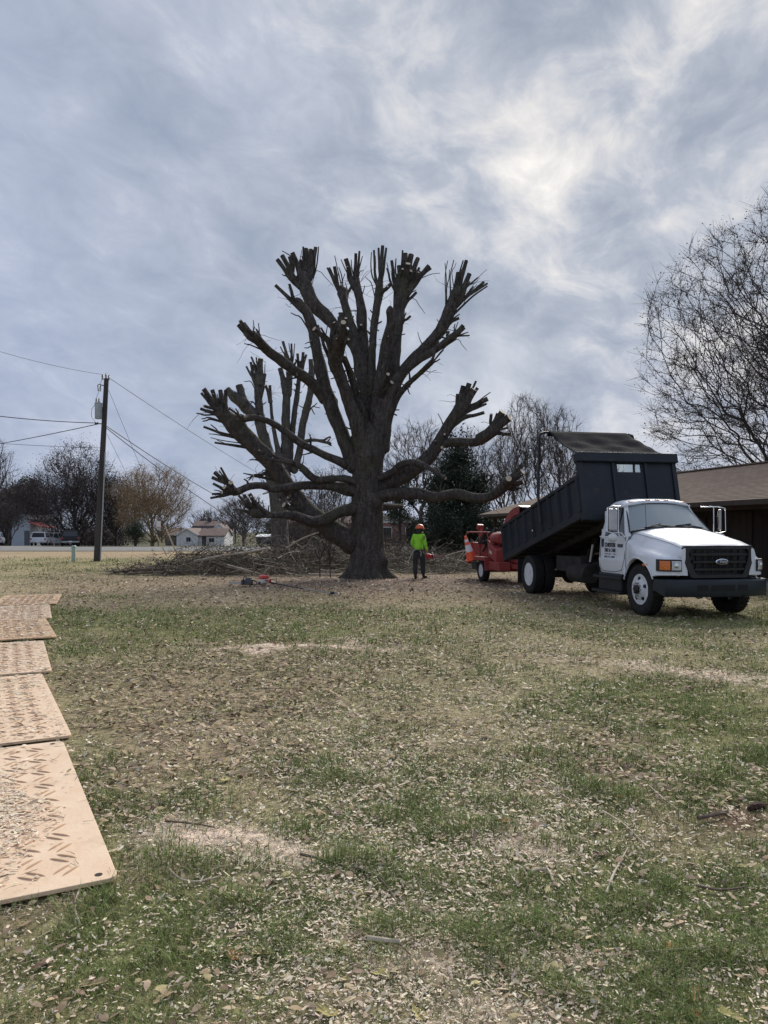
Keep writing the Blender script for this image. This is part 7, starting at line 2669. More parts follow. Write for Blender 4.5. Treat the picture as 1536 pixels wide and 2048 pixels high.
def brush(name, label, seed, mounds, n, leaves):
    """a heap of cut branches: curved sticks lying through a set of mounds (x, y, rx, ry, h)"""
    rs = np.random.default_rng(seed)
    polys, tint, C = [], [], []
    wts = np.array([m[2] * m[3] * m[4] for m in mounds])
    wts = wts / wts.sum()
    for i in range(n):
        x0, y0, rx, ry, h = mounds[rs.choice(len(mounds), p=wts)]
        a = rs.uniform(0, 6.283)
        rr = rs.uniform(0, 1) ** 0.6
        cx, cy = x0 + math.cos(a) * rx * rr, y0 + math.sin(a) * ry * rr
        top = h * max(0.05, 1 - rr ** 1.6)
        z = top * rs.uniform(0.05, 1.05)
        L = rs.uniform(0.5, 1.3) if rs.uniform() < 0.75 else rs.uniform(1.3, 2.8)
        az = rs.uniform(0, 6.283) if rs.uniform() < 0.5 else rs.normal(0.0, 0.5)
        d = np.array([math.cos(az), math.sin(az), rs.normal() * 0.32])
        d /= np.linalg.norm(d)
        r = rs.uniform(0.004, 0.010) if rs.uniform() < 0.88 else rs.uniform(0.010, 0.034)
        pts = [np.array([cx, cy, z]) - d * L / 2]
        for k in range(4):
            d = d + rs.normal(size=3) * 0.16
            d /= np.linalg.norm(d)
            pts.append(pts[-1] + d * L / 4)
        pts = np.array(pts)
        pts[:, 2] = np.maximum(pts[:, 2], r + 0.002)
        polys.append((pts, np.linspace(r, r * 0.55, 5)))
        pale = rs.uniform()
        c = np.array([0.098, 0.084, 0.066]) * rs.uniform(0.55, 1.5) if pale < 0.62 else (np.array([0.185, 0.168, 0.138]) * rs.uniform(0.8, 1.3) if pale < 0.93 else np.array([0.42, 0.36, 0.29]))
        tint.append(c)
        # side twigs
        for _ in range(rs.integers(2, 5)):
            s = pts[rs.integers(1, 5)]
            e = d + rs.normal(size=3) * 0.7
            e /= np.linalg.norm(e)
            l = L * rs.uniform(0.15, 0.4)
            q = np.array([s, s + e * l * 0.35, s + e * l * 0.6 + rs.normal(size=3) * 0.03, s + e * l * 0.85, s + e * l])
            q[:, 2] = np.maximum(q[:, 2], 0.006)
            polys.append((q, np.linspace(r * 0.5, r * 0.25, 5)))
            tint.append(c * 1.05)
        if rs.uniform() < leaves:
            q = pts[rs.integers(1, 5)] + rs.normal(size=(5, 3)) * 0.14
            C.append(q[q[:, 2] > 0.03])
    V, Q = tubes_np(polys, 3)
    col = np.repeat(np.array(tint), 15, axis=0)
    o = np_mesh(name, V, [Q], LEAFM, colors=col)
    tag(o, label, 'brush pile', kind='stuff')
    C = np.concatenate(C)
    V, T = leaf_quads(C, 0.085, rs)
    l = np_mesh('foliage', V, [T], LEAFM, o, colors=leaf_cols(len(C), rs, BROWN + [(0.10, 0.11, 0.05), (0.20, 0.17, 0.10)]))
    l['kind'] = 'stuff'


brush('brush_pile', 'long tangled heap of cut branches left of the big trunk', 201,
      [(-7.9, 28.6, 2.2, 2.0, 0.42), (-6.4, 29.0, 2.4, 2.3, 0.83), (-4.9, 29.5, 2.2, 2.4, 1.02), (-3.4, 30.0, 2.0, 2.6, 0.99), (-2.2, 31.0, 1.6, 2.6, 1.25), (-3.8, 27.0, 2.4, 1.2, 0.40), (-6.2, 26.6, 2.2, 1.0, 0.33)], 2300, 1.0)
brush('brush_pile', 'heap of cut leafy branches behind the worker', 202,
      [(1.0, 31.0, 1.4, 2.2, 0.63), (2.4, 31.5, 1.5, 2.2, 0.53), (3.2, 30.0, 1.1, 1.6, 0.37), (1.8, 28.2, 1.4, 1.0, 0.26), (0.6, 33.5, 1.2, 2.0, 0.85)], 1500, 1.0)


def stick(name, pts, r0, r1, m, label, cat, group=None, knots=True):
    base = Vector(pts[0])
    path = catmull([(*p, lerp(r0, r1, i / (len(pts) - 1))) for i, p in enumerate(pts)], 0.05)
    b = MB(base)
    bark_tube(b, path, 8, 0.25, int(abs(base.x * 91 + base.y * 57)) % 900, cap_cut=True)
    o = b.build(name, [m, CUT], None, angle=50, off=base)
    return tag(o, label, cat, group)


STICKD = mat('stick_dark', (0.085, 0.060, 0.045), (0.15, 0.11, 0.085), scale=20, rough=0.85, bump=0.3)
STICKP = mat('stick_pale', (0.36, 0.30, 0.23), (0.48, 0.41, 0.32), scale=20, rough=0.85, bump=0.3)


def gp(u, v, z=0.012):
    p = G(u, v)
    return (p.x, p.y, float(gz(p.x, p.y)) + z)


# larger cut limbs lying in the left heap
for pts, r, m, lab in (
        ([(-6.9, 27.9, 0.42), (-5.9, 27.7, 0.62), (-4.7, 27.6, 0.80), (-4.1, 27.5, 0.92)], 0.055, STICKP, 'thick pale cut limb slanting across the top of the left brush heap'),
        ([(-5.4, 26.5, 0.36), (-4.8, 26.3, 0.22), (-4.3, 26.2, 0.10), (-4.05, 26.2, 0.03)], 0.03, STICKP, 'bent pale branch hanging down the front of the left brush heap'),
        ([(-9.6, 27.3, 0.08), (-8.4, 27.2, 0.18), (-7.3, 27.1, 0.22)], 0.045, STICKD, 'long dark branch along the low left end of the brush heap'),
        ([(-8.9, 26.6, 0.05), (-7.9, 26.7, 0.10), (-6.8, 26.6, 0.15)], 0.035, STICKD, 'second dark branch lying in front of the low left end of the brush heap'),
        ([(-3.6, 28.4, 0.9), (-3.0, 28.2, 1.25), (-2.4, 28.1, 1.48)], 0.035, STICKP, 'pale forked branch poking up from the heap beside the smaller pollard'),
        ([(-2.6, 26.4, 0.04), (-1.9, 26.1, 0.05), (-1.2, 25.9, 0.04)], 0.04, STICKP, 'straight pale branch on the ground close left of the big trunk'),
        ([(1.9, 29.0, 0.45), (2.9, 28.6, 0.78), (3.7, 28.4, 0.86)], 0.025, STICKP, 'long pale branch reaching right from the heap behind the worker')):
    stick('cut_branch', pts, r, r * 0.6, m, lab, 'branch', 'cut branches in the brush heaps')

# sticks in the foreground
for pix, r, m, lab in (
        ([(600, 1714), (645, 1722), (690, 1736)], 0.0075, STICKD, 'brown stick lying below the big sawdust patch'),
        ([(706, 1738), (745, 1748), (772, 1772), (790, 1800)], 0.006, STICKD, 'curved dark twig right of the brown stick'),
        ([(335, 1733), (362, 1756), (400, 1762), (440, 1752)], 0.005, STICKP, 'curved pale twig between the nearest mat and the sawdust patch'),
        ([(158, 1778), (149, 1815), (160, 1846)], 0.005, STICKP, 'pale twig at the lower corner of the nearest mat'),
        ([(1080, 1558), (1120, 1588), (1166, 1612)], 0.005, STICKP, 'upper piece of the long thin stalk on the right of the lawn'),
        ([(1205, 1620), (1250, 1650), (1292, 1692)], 0.005, STICKP, 'lower piece of the long thin stalk on the right of the lawn'),
        ([(1396, 1637), (1424, 1633), (1455, 1624)], 0.012, STICKD, 'stout stick end beside the bare soil at the right edge'),
        ([(1296, 1572), (1330, 1600), (1362, 1622)], 0.005, STICKP, 'straight thin stalk just left of the stout stick end'),
        ([(1213, 1788), (1230, 1745), (1256, 1698)], 0.006, STICKP, 'bent pale twig standing out on the dark grass right of centre'),
        ([(1290, 1906), (1350, 1900), (1420, 1896)], 0.006, STICKP, 'pale stalk across the bottom right of the lawn'),
        ([(1392, 1772), (1440, 1780), (1490, 1774)], 0.006, STICKD, 'brown twig in the worn track at the right'),
        ([(768, 1838), (790, 1880), (822, 1914)], 0.004, STICKD, 'thin dark twig among the chips at bottom centre'),
        ([(735, 1882), (770, 1888), (800, 1890)], 0.012, STICKP, 'flat pale splinter among the chips at bottom centre'),
        ([(1060, 1746), (1095, 1742), (1106, 1766)], 0.009, STICKP, 'bent pale splinter right of centre in the foreground'),
        ([(330, 1648), (390, 1650), (430, 1658)], 0.005, STICKD, 'thin dark twig just above the sawdust patch')):
    stick('stick', [gp(u, v, r + 0.012) for u, v in pix], r, r * 0.7, m, lab, 'stick', 'sticks on the lawn')


def root_chunk():
    p = Vector(gp(1515, 1612, 0.0))
    t = thing('root_chunk', p, 0.4, 'dark rotten root chunk on bare soil at the right edge', 'root')
    t.scale = (0.42, 0.42, 0.42)
    b = MB()
    bark_tube(b, catmull([(-0.16, 0, 0.03, 0.03), (-0.06, 0.01, 0.045, 0.05), (0.05, 0.0, 0.04, 0.055), (0.15, 0.02, 0.03, 0.03)], 0.02), 12, 0.7, 41, cap_cut=False)
    b.build('core', [mat('rotten_wood', (0.045, 0.028, 0.022), (0.11, 0.066, 0.048), scale=25, rough=0.95, bump=0.8, bscale=50), CUT], t)
    b = MB()
    bark_tube(b, catmull([(-0.05, 0, 0.05, 0.014), (-0.12, -0.03, 0.09, 0.010), (-0.17, -0.02, 0.08, 0.006)], 0.02), 7, 0.3, 42, cap_cut=False)
    b.build('rootlet', [mat('rotten_wood', (0.02, 0.015, 0.012)), CUT], t)
    b = MB()
    bark_tube(b, catmull([(0.08, 0, 0.05, 0.013), (0.14, -0.06, 0.06, 0.009), (0.22, -0.08, 0.03, 0.005)], 0.02), 7, 0.3, 43, cap_cut=False)
    b.build('rootlet', [mat('rotten_wood', (0.02, 0.015, 0.012)), CUT], t)


root_chunk()


# ------------------------------------------------------------------ ground mats
MATM = mat('tan_plastic_mat', (0.68, 0.49, 0.33), (0.74, 0.56, 0.40), scale=5, rough=0.6, bump=0.15, bscale=40, dirt=((0.38, 0.29, 0.21), 3.5, 0.55, 0.8))
MATM2 = mat('tan_plastic_mat_soiled', (0.60, 0.38, 0.21), (0.66, 0.45, 0.27), scale=4, rough=0.7, bump=0.2, bscale=40, dirt=((0.30, 0.21, 0.14), 6.0, 0.42, 0.7))
LUGM = mat('tan_plastic_lug', (0.50, 0.33, 0.205), (0.62, 0.43, 0.28), scale=9, rough=0.65)


def lug_mesh():
    b = MB()
    n = 7
    secs = []
    L, W, Hh = 0.112, 0.0135, 0.007
    for i in range(n):
        f = i / (n - 1) * 2 - 1
        w = W / 2 * max(0.12, (1 - f * f)) ** 0.5
        h = Hh * max(0.1, 1 - f ** 4)
        secs.append([(f * L / 2, -w, -0.001), (f * L / 2, -w * 0.55, h), (f * L / 2, w * 0.55, h), (f * L / 2, w, -0.001)])
    b.loft(secs)
    o = b.build('lug', LUGM, None)
    me = o.data
    bpy.data.objects.remove(o)
    return me


LUG = lug_mesh()
MATS_POS = []


def ground_mat(tr, br, label, soiled=False, singles=True):
    """tr, br: far and near end of the right edge as pixels of the photograph"""
    a, c = G(*tr), G(*br)
    L = (a - c).length
    d = (a - c).normalized()
    rz = math.atan2(d.y, d.x)
    W = 1.25
    z0 = 0.014
    t = thing('ground_mat', (c.x, c.y, z0), rz, label, 'mat', 'track mats laid along the left side')
    m = MATM2 if soiled else MATM
    # local x along the right edge away from the camera, local y to the left
    r = 0.05
    poly = []
    for cx, cy, a0 in ((r, r, 180), (L - r, r, 270), (L - r, W - r, 0), (r, W - r, 90)):
        for k in range(5):
            an = R(a0 + k * 22.5)
            poly.append((cx + r * math.cos(an), cy + r * math.sin(an)))
    b = MB()
    b.prism(poly[::-1], -0.012, 0.008, 'z')
    b.build('sheet', m, t, smooth=False, bevel=0.003)
    cell = 0.1425
    nx, ny = int((L - 0.16) / cell), int((W - 0.14) / cell)
    mx, my = (L - nx * cell) / 2, (W - ny * cell) / 2
    rs = np.random.default_rng(int(tr[1]))
    if singles:
        for i in range(nx):
            for j in range(ny):
                s = 1 if (i + j) % 2 else -1
                for o in (-0.024, 0.024):
                    lo = bpy.data.objects.new('lug', LUG)
                    lo.parent = t
                    an = s * R(45)
                    lo.location = (mx + (i + 0.5) * cell - math.sin(an) * o, my + (j + 0.5) * cell + math.cos(an) * o, 0.008)
                    lo.rotation_euler = (0, 0, an)
                    COL.objects.link(lo)
    else:
        b = MB()
        for i in range(nx):
            for j in range(ny):
                s = 1 if (i + j) % 2 else -1
                an = s * R(45)
                for o in (-0.024, 0.024):
                    cxx, cyy = mx + (i + 0.5) * cell - math.sin(an) * o, my + (j + 0.5) * cell + math.cos(an) * o
                    b.box((cxx, cyy, 0.0105), (0.105, 0.013, 0.006), Matrix.Rotation(an, 3, 'Z'))
        o = b.build('lug', LUGM, t, smooth=False)
        o['kind'] = 'stuff'
    for hx, hy in ((0.06, 0.075), (L - 0.06, 0.075)):
        b = MB()
        b.lathe([(0.017, 0.0082), (0.017, 0.0095), (0.001, 0.0095)], (hx, hy, 0), 'z', 14)
        b.build('bolt_hole', mat('hole_dark', (0.02, 0.017, 0.015), rough=0.9), t, smooth=False)
    MATS_POS.append((c, d, L, W))
    return t


ground_mat((126, 1487), (237, 1763), 'nearest tan track mat, half covered with wood chips')
ground_mat((84, 1351), (144, 1476), 'second tan track mat from the camera')
ground_mat((87, 1284), (104, 1345), 'third track mat from the camera, paler than its neighbours', False)
ground_mat((91, 1238), (114, 1276), 'fourth track mat from the camera, soiled brown', True, False)
ground_mat((99, 1211), (104, 1238), 'fifth track mat from the camera, strewn with litter', False, False)
ground_mat((124, 1190), (113, 1209), 'farthest track mat, brown and jutting out to the right', True, False)


def on_mat(x, y):
    """True where a track mat covers the lawn"""
    out = np.zeros(np.shape(x), bool)
    for c, d, L, W in MATS_POS:
        ax = (x - c.x) * d.x + (y - c.y) * d.y
        ay = -(x - c.x) * d.y + (y - c.y) * d.x
        out |= (ax > 0.0) & (ax < L) & (ay > 0.0) & (ay < W)
    return out


# ------------------------------------------------------------------ grass, leaves, chips
def field(n, y0, y1, rs, p, wide=0.54):
    """random points of the lawn that the camera could see; the count falls off with distance as y ** -p"""
    t = rs.uniform(0, 1, n)
    q = 1 - p
    y = (y0 ** q + (y1 ** q - y0 ** q) * t) ** (1 / q)
    x = rs.uniform(-wide, wide, n) * (y + 0.5)
    # the lawn goes on beside the view, more thinly
    out = rs.uniform(0, 1, n) < 0.17
    x = np.where(out, np.sign(x) * (wide * (y + 0.5) + rs.uniform(0, 1, n) * (2.4 + 0.15 * y)), x)
    return x, y


def build_grass():
    rs = np.random.default_rng(301)
    VV, FF, CC, base = [], [], [], 0
    greens = np.array([(0.215, 0.270, 0.078), (0.250, 0.290, 0.100), (0.165, 0.220, 0.072), (0.290, 0.305, 0.125), (0.180, 0.235, 0.092)])
    straws = np.array([(0.46, 0.375, 0.235), (0.38, 0.30, 0.19), (0.54, 0.455, 0.31), (0.31, 0.235, 0.15), (0.42, 0.32, 0.22)])
    for n, y0, y1 in ((400000, 2.2, 44.0),):
        x, y = field(n, y0, y1, rs, 1.25)
        g, L, C, saw, D = zones(x, y)
        keep = (rs.uniform(0, 1, n) < (0.36 + 0.8 * g) * (1 - 0.85 * saw) * (1 - 0.8 * D) * (1 - 0.35 * L)) & ~on_mat(x, y)
        keep &= ~((x ** 2 < 0) | ((np.abs(x - base0.x) < 0.9) & (np.abs(y - base0.y) < 0.9)))
        x, y, g = x[keep], y[keep], g[keep]
        m = len(x)
        z = gz(x, y)
        tuft = fbm(x * 5.0, y * 5.0, 61, 2)
        hh = 0.031 * (y / 4) ** 0.35 * (0.35 + 2.6 * tuft ** 2.2)
        ww = 0.0036 * (y / 4) ** 0.95
        lean = 0.95
        green = rs.uniform(0, 1, m) < np.clip(g * 1.15 - 0.02, 0.04, 0.93)
        h = hh * rs.uniform(0.5, 1.5, m) * np.where(green, 1.1, 0.8)
        a = rs.uniform(0, 2 * np.pi, m)
        d = np.stack([np.cos(a), np.sin(a), np.zeros(m)], 1)
        s = np.stack([-np.sin(a), np.cos(a), np.zeros(m)], 1)
        ln = lean * h * rs.uniform(0.2, 1.6, m) * np.where(green, 1.0, 1.8)
        b = np.stack([x, y, z - 0.004], 1)
        w = ww * rs.uniform(0.6, 1.4, m)
        up = np.array([0, 0, 1.0])
        hz = np.where(green, h, h * 0.55)
        mid = b + d * (ln * 0.35)[:, None] + up * (hz * 0.65)[:, None]
        tip = b + d * ln[:, None] + up * hz[:, None]
        col = np.where(green[:, None], greens[rs.integers(0, 5, m)], straws[rs.integers(0, 5, m)]) * rs.uniform(0.75, 1.25, (m, 1))
        k = 5
        V = np.stack([b - s * w[:, None] / 2, b + s * w[:, None] / 2, mid + s * w[:, None] * 0.4, mid - s * w[:, None] * 0.4, tip], 1).reshape(-1, 3)
        i = base + np.arange(m)[:, None] * k
        nr = y < 5.5
        FF.append((np.concatenate([i[nr] + np.array([[0, 1, 2]]), i[nr] + np.array([[0, 2, 3]]), i[nr] + np.array([[3, 2, 4]]), i[~nr] + np.array([[0, 1, 4]])])))
        VV.append(V)
        CC.append(np.repeat(col, k, axis=0))
        base += m * k
    o = np_mesh('grass', np.concatenate(VV), [np.concatenate(FF)], mat('grass_blade', (1, 1, 1), (0.75, 0.8, 0.7), scale=3, rough=0.8, spec=0.2, attr='tint'), colors=np.concatenate(CC))
    tag(o, 'thin winter lawn of green and straw coloured grass', 'grass', kind='stuff')


build_grass()

LEAFC = np.array([(0.42, 0.31, 0.19), (0.35, 0.245, 0.155), (0.50, 0.395, 0.265), (0.28, 0.19, 0.13), (0.44, 0.37, 0.19), (0.25, 0.175, 0.13), (0.38, 0.285, 0.20)])


def leaf_shapes(x, y, z, size, rs, col, curl=0.35):
    """pointed oval leaves, curled; 8 vertices, 6 triangles each"""
    m = len(x)
    a = rs.uniform(0, 2 * np.pi, m)
    tilt = rs.normal(0, 0.28, (m, 2))
    ex = np.stack([np.cos(a), np.sin(a), tilt[:, 0]], 1)
    ey = np.stack([-np.sin(a), np.cos(a), tilt[:, 1]], 1)
    ez = np.array([0, 0, 1.0])
    c = np.stack([x, y, z + 0.012 + size * 0.12], 1)
    s = size[:, None]
    cu = (curl * rs.uniform(-0.4, 1.2, m))[:, None]
    prof = [(-0.5, 0.0), (-0.2, 0.22), (0.15, 0.19), (0.5, 0.0)]
    pts = []
    for t, w in prof:
        for sg in (-1, 1):
            pts.append(c + ex * s * t + ey * s * w * sg + ez * s * cu * (w * 1.3 - 0.1 + 0.25 * t * t))
    V = np.stack(pts, 1).reshape(-1, 3)
    i = np.arange(m)[:, None] * 8
    F4 = np.concatenate([i + np.array([[0, 2, 3]]), i + np.array([[2, 4, 5]]), i + np.array([[2, 5, 3]]), i + np.array([[4, 6, 5]])])
    return V, F4, np.repeat(col, 8, axis=0)


def lobed_leaf(size, rs, col):
    """one dry leaf with toothed lobes, a raised midrib and a curled rim"""
    n = 30
    a0 = rs.uniform(0, 6.283)
    V = [(0, 0, 0.006)]
    tl = rs.normal(0, 0.25, 2)
    for k in range(n):
        a = 2 * math.pi * k / n
        lob = 0.62 + 0.24 * math.cos(3 * a) * (0.4 + 0.6 * (math.cos(a) > -0.6)) + 0.10 * math.cos(9 * a + 1) + rs.normal() * 0.03
        ell = 1.0 if math.cos(a) > 0 else 0.85
        r = size * 0.62 * lob * ell
        x, y = r * math.cos(a) * 1.25, r * math.sin(a) * 0.85
        z = 0.006 + (abs(y) * 0.35 + (x * x + y * y) / size * 0.25 * math.sin(2 * a + a0)) + tl[0] * x * 0.5 + tl[1] * y * 0.3
        V.append((x * math.cos(a0) - y * math.sin(a0), x * math.sin(a0) + y * math.cos(a0), max(z, 0.002)))
    V = np.array(V)
    Fc = np.array([[0, 1 + k, 1 + (k + 1) % n] for k in range(n)])
    cc = np.repeat(col[None, :], n + 1, axis=0) * rs.uniform(0.85, 1.15, (n + 1, 1))
    return V, Fc, cc


def build_leaves():
    rs = np.random.default_rng(302)
    VV, FF, CC, base = [], [], [], 0
    for n, y0, y1 in ((95000, 2.3, 38.0),):
        x, y = field(n, y0, y1, rs, 0.75)
        g, L, C, saw, D = zones(x, y)
        keep = (rs.uniform(0, 1, n) < (0.06 + 0.95 * L) * (1 - 0.5 * saw)) & (~on_mat(x, y) | (rs.uniform(0, 1, n) < 0.03))
        x, y = x[keep], y[keep]
        m = len(x)
        z = np.where(on_mat(x, y), 0.022, gz(x, y))
        col = LEAFC[rs.integers(0, len(LEAFC), m)] * rs.uniform(0.65, 1.35, (m, 1))
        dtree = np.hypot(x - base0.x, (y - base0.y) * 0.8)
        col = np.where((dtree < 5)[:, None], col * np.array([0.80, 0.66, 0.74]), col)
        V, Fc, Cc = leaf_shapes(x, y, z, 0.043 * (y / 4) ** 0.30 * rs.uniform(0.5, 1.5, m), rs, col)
        VV.append(V)
        FF.append(Fc + base)
        CC.append(Cc)
        base += len(V)
    o = np_mesh('leaf_litter', np.concatenate(VV), [np.concatenate(FF)], mat('dead_leaf', (1, 1, 1), (0.7, 0.7, 0.7), scale=20, rough=0.8, spec=0.25, attr='tint'), colors=np.concatenate(CC))
    tag(o, 'brown fallen leaves strewn over the lawn', 'leaf litter', kind='stuff')
    # the largest leaves of the foreground, one by one
    spots = [(690, 1890), (700, 1872), (1010, 1640), (1268, 1938), (1455, 2020), (1390, 2020), (1200, 1710), (1385, 1990), (1005, 1990), (655, 2025), (180, 1968), (520, 1905), (470, 1912), (1290, 1810),
             (1095, 1745), (960, 1905), (760, 1945), (330, 1990), (1480, 1730), (1240, 1590), (1160, 1545), (905, 1512), (620, 1600), (450, 1560), (300, 1480), (380, 1440), (250, 1400), (520, 1450), (600, 1400), (705, 1430),
             (1050, 1850), (1130, 1985), (840, 2030), (1345, 1890), (90, 1925)]
    cl = [((0.36, 0.27, 0.165), 'curled tan leaf'), ((0.42, 0.36, 0.14), 'yellowish leaf'), ((0.40, 0.19, 0.075), 'orange brown leaf'), ((0.20, 0.13, 0.095), 'dark brown leaf')]
    def where(u, v):
        col = 'left' if u < 512 else ('centre' if u < 1024 else 'right')
        row = 'upper' if v < 1600 else ('middle' if v < 1830 else 'bottom')
        return row, col
    cells = {}
    for i, (u, v) in enumerate(spots):
        k = (0, 0, 1, 0, 1, 2, 3)[i % 7] if i not in (2, 7) else 2
        cells.setdefault((k,) + where(u, v), []).append((u, i))
    for i, (u, v) in enumerate(spots):
        p = G(u, v)
        k = (0, 0, 1, 0, 1, 2, 3)[i % 7] if i not in (2, 7) else 2
        c, what = cl[k]
        V, Fc, Cc = lobed_leaf(rs.uniform(0.062, 0.085), rs, np.array(c) * rs.uniform(0.9, 1.2))
        o = np_mesh('fallen_leaf', V, [Fc], MATS['dead_leaf'], colors=Cc, off=(p.x, p.y, float(gz(p.x, p.y)) + 0.004))
        md = o.modifiers.new('thick', 'SOLIDIFY')
        md.thickness = 0.0008
        row, col = where(u, v)
        mates = [j for _, j in sorted(cells[(k, row, col)])]
        pos = ''
        if len(mates) > 1:
            n = mates.index(i)
            pos = 'leftmost ' if n == 0 else ('rightmost ' if n == len(mates) - 1 else ('second ' if n == 1 else 'third '))
        tag(o, pos + what + ' on the lawn, ' + row + ' ' + col + ' of the foreground' + (', from the left' if pos in ('second ', 'third ') else ''), 'leaf', 'single fallen leaves in the foreground')


build_leaves()


def build_chips():
    rs = np.random.default_rng(303)
    cols = np.array([(0.80, 0.68, 0.52), (0.86, 0.77, 0.62), (0.74, 0.59, 0.45), (0.82, 0.66, 0.53), (0.68, 0.55, 0.42), (0.78, 0.70, 0.50)])
    VV, QQ, CC, base = [], [], [], 0
    X, Y, Z, S, T = [], [], [], [], []
    for n, y0, y1 in ((255000, 2.2, 26.0),):
        x, y = field(n, y0, y1, rs, 1.35)
        g, L, C, saw, D = zones(x, y)
        keep = (rs.uniform(0, 1, n) < np.clip(0.06 + 0.72 * C ** 1.2 + 1.3 * saw, 0, 1)) & ~on_mat(x, y)
        x, y, saw = x[keep], y[keep], saw[keep]
        X.append(x)
        Y.append(y)
        Z.append(gz(x, y) + rs.uniform(0.002, 0.022, len(x)) * np.clip(1 - saw, 0.25, 1) + 0.006 * saw)
        S.append(0.0040 * (y / 3.5) ** 0.7 * np.clip(rs.lognormal(0, 0.5, len(x)), 0.3, 2.4) * np.where(saw > 0.4, 0.75, 1.0))
        T.append(np.full(len(x), 0.35))
    # drifts on the mats
    for k, (c, d, L, W) in enumerate(MATS_POS):
        n = (30000, 2500, 2500, 1800, 2500, 800)[k]
        if k == 0:
            ax, ay = rs.normal(1.18, 0.42, n), np.abs(rs.normal(0.95, 0.34, n))
            keep = (ay > 0.24 + 0.10 * np.sin(ax * 5)) | (rs.uniform(0, 1, n) < 0.06)
            ax, ay = ax[keep], ay[keep]
        else:
            ax, ay = rs.uniform(0, L, n), rs.uniform(0, W, n)
        keep = (ax > 0.02) & (ax < L - 0.02) & (ay > 0.02) & (ay < W - 0.02)
        ax, ay = ax[keep], ay[keep]
        x = c.x + d.x * ax - d.y * ay
        y = c.y + d.y * ax + d.x * ay
        X.append(x)
        Y.append(y)
        Z.append(0.026 + rs.uniform(0, 0.008, len(x)))
        S.append((0.0054 if k == 0 else 0.006 + 0.0015 * k) * rs.lognormal(0, 0.4, len(x)))
        T.append(np.full(len(x), 0.09))
    x, y, z, s, tl = map(np.concatenate, (X, Y, Z, S, T))
    m = len(x)
    a = rs.uniform(0, 2 * np.pi, m)
    ex = np.stack([np.cos(a), np.sin(a), rs.normal(0, 1, m) * tl], 1)
    ey = np.stack([-np.sin(a), np.cos(a), rs.normal(0, 1, m) * tl], 1)
    ez = np.cross(ex, ey)
    c = np.stack([x, y, z], 1)
    lx, ly, lz = s * rs.uniform(0.8, 2.0, m), s * rs.uniform(0.4, 0.8, m), s * rs.uniform(0.06, 0.16, m)
    sk = rs.uniform(-0.35, 0.35, m)
    pts = []
    for q in (-1, 1):
        for (i, j) in ((-1, -1), (1, -1), (1, 1), (-1, 1)):
            pts.append(c + ex * ((i + sk * j) * lx)[:, None] * 0.9 + ey * (j * ly)[:, None] + ez * (q * lz)[:, None])
    V = np.stack(pts, 1).reshape(-1, 3)
    i8 = np.arange(m)[:, None] * 8
    near = (y < 3.7)
    Q = np.concatenate([i8 + np.array([(4, 5, 6, 7)])] + [i8[near] + np.array([f]) for f in ((0, 1, 5, 4), (1, 2, 6, 5), (2, 3, 7, 6), (3, 0, 4, 7))])
    col = np.repeat(cols[rs.integers(0, len(cols), m)] * rs.uniform(0.8, 1.15, (m, 1)), 8, axis=0)
    o = np_mesh('wood_chips', V, [Q], mat('chip_wood', (1, 1, 1), (0.8, 0.8, 0.8), scale=40, rough=0.85, spec=0.2, attr='tint'), colors=col)
    tag(o, 'pale wood chips and sawdust scattered over lawn and mats', 'wood chips', kind='stuff')


build_chips()


def build_twigs():
    """fine broken twigs and straw lying everywhere on the lawn"""
    rs = np.random.default_rng(304)
    polys, tint = [], []
    for n, y0, y1 in ((3600, 2.3, 30),):
        x, y = field(n, y0, y1, rs, 0.9)
        for i in range(n):
            l, r = 0.075 * (y[i] / 4) ** 0.6, 0.0016 * (y[i] / 4) ** 0.75
            if 12 < y[i] and abs(x[i] - 5) < 1.2:
                continue
            L = l * rs.lognormal(0, 0.5)
            a = rs.uniform(0, 6.283)
            om_ = on_mat(x[i:i + 1], y[i:i + 1])[0]
            if om_ and i % 3:
                continue
            z = 0.03 if om_ else 0.014
            p = np.array([x[i], y[i], z])
            d = np.array([math.cos(a), math.sin(a), rs.normal() * 0.05])
            q = np.array([p, p + d * L * 0.5 + np.array([rs.normal(), rs.normal(), 0.3]) * L * 0.05, p + d * L])
            q[:, 2] = np.maximum(q[:, 2], z - 0.003)
            polys.append((q, np.array([r, r * 0.8, r * 0.5])))
            tint.append(np.array([(0.10, 0.075, 0.06), (0.26, 0.21, 0.15), (0.40, 0.34, 0.26)][rs.integers(0, 3)]) * rs.uniform(0.7, 1.2))
    V, Q = tubes_np(polys, 3)
    o = np_mesh('twig_litter', V, [Q], LEAFM, colors=np.repeat(np.array(tint), 9, axis=0))
    tag(o, 'small broken twigs scattered across the lawn', 'twigs', kind='stuff')


build_twigs()


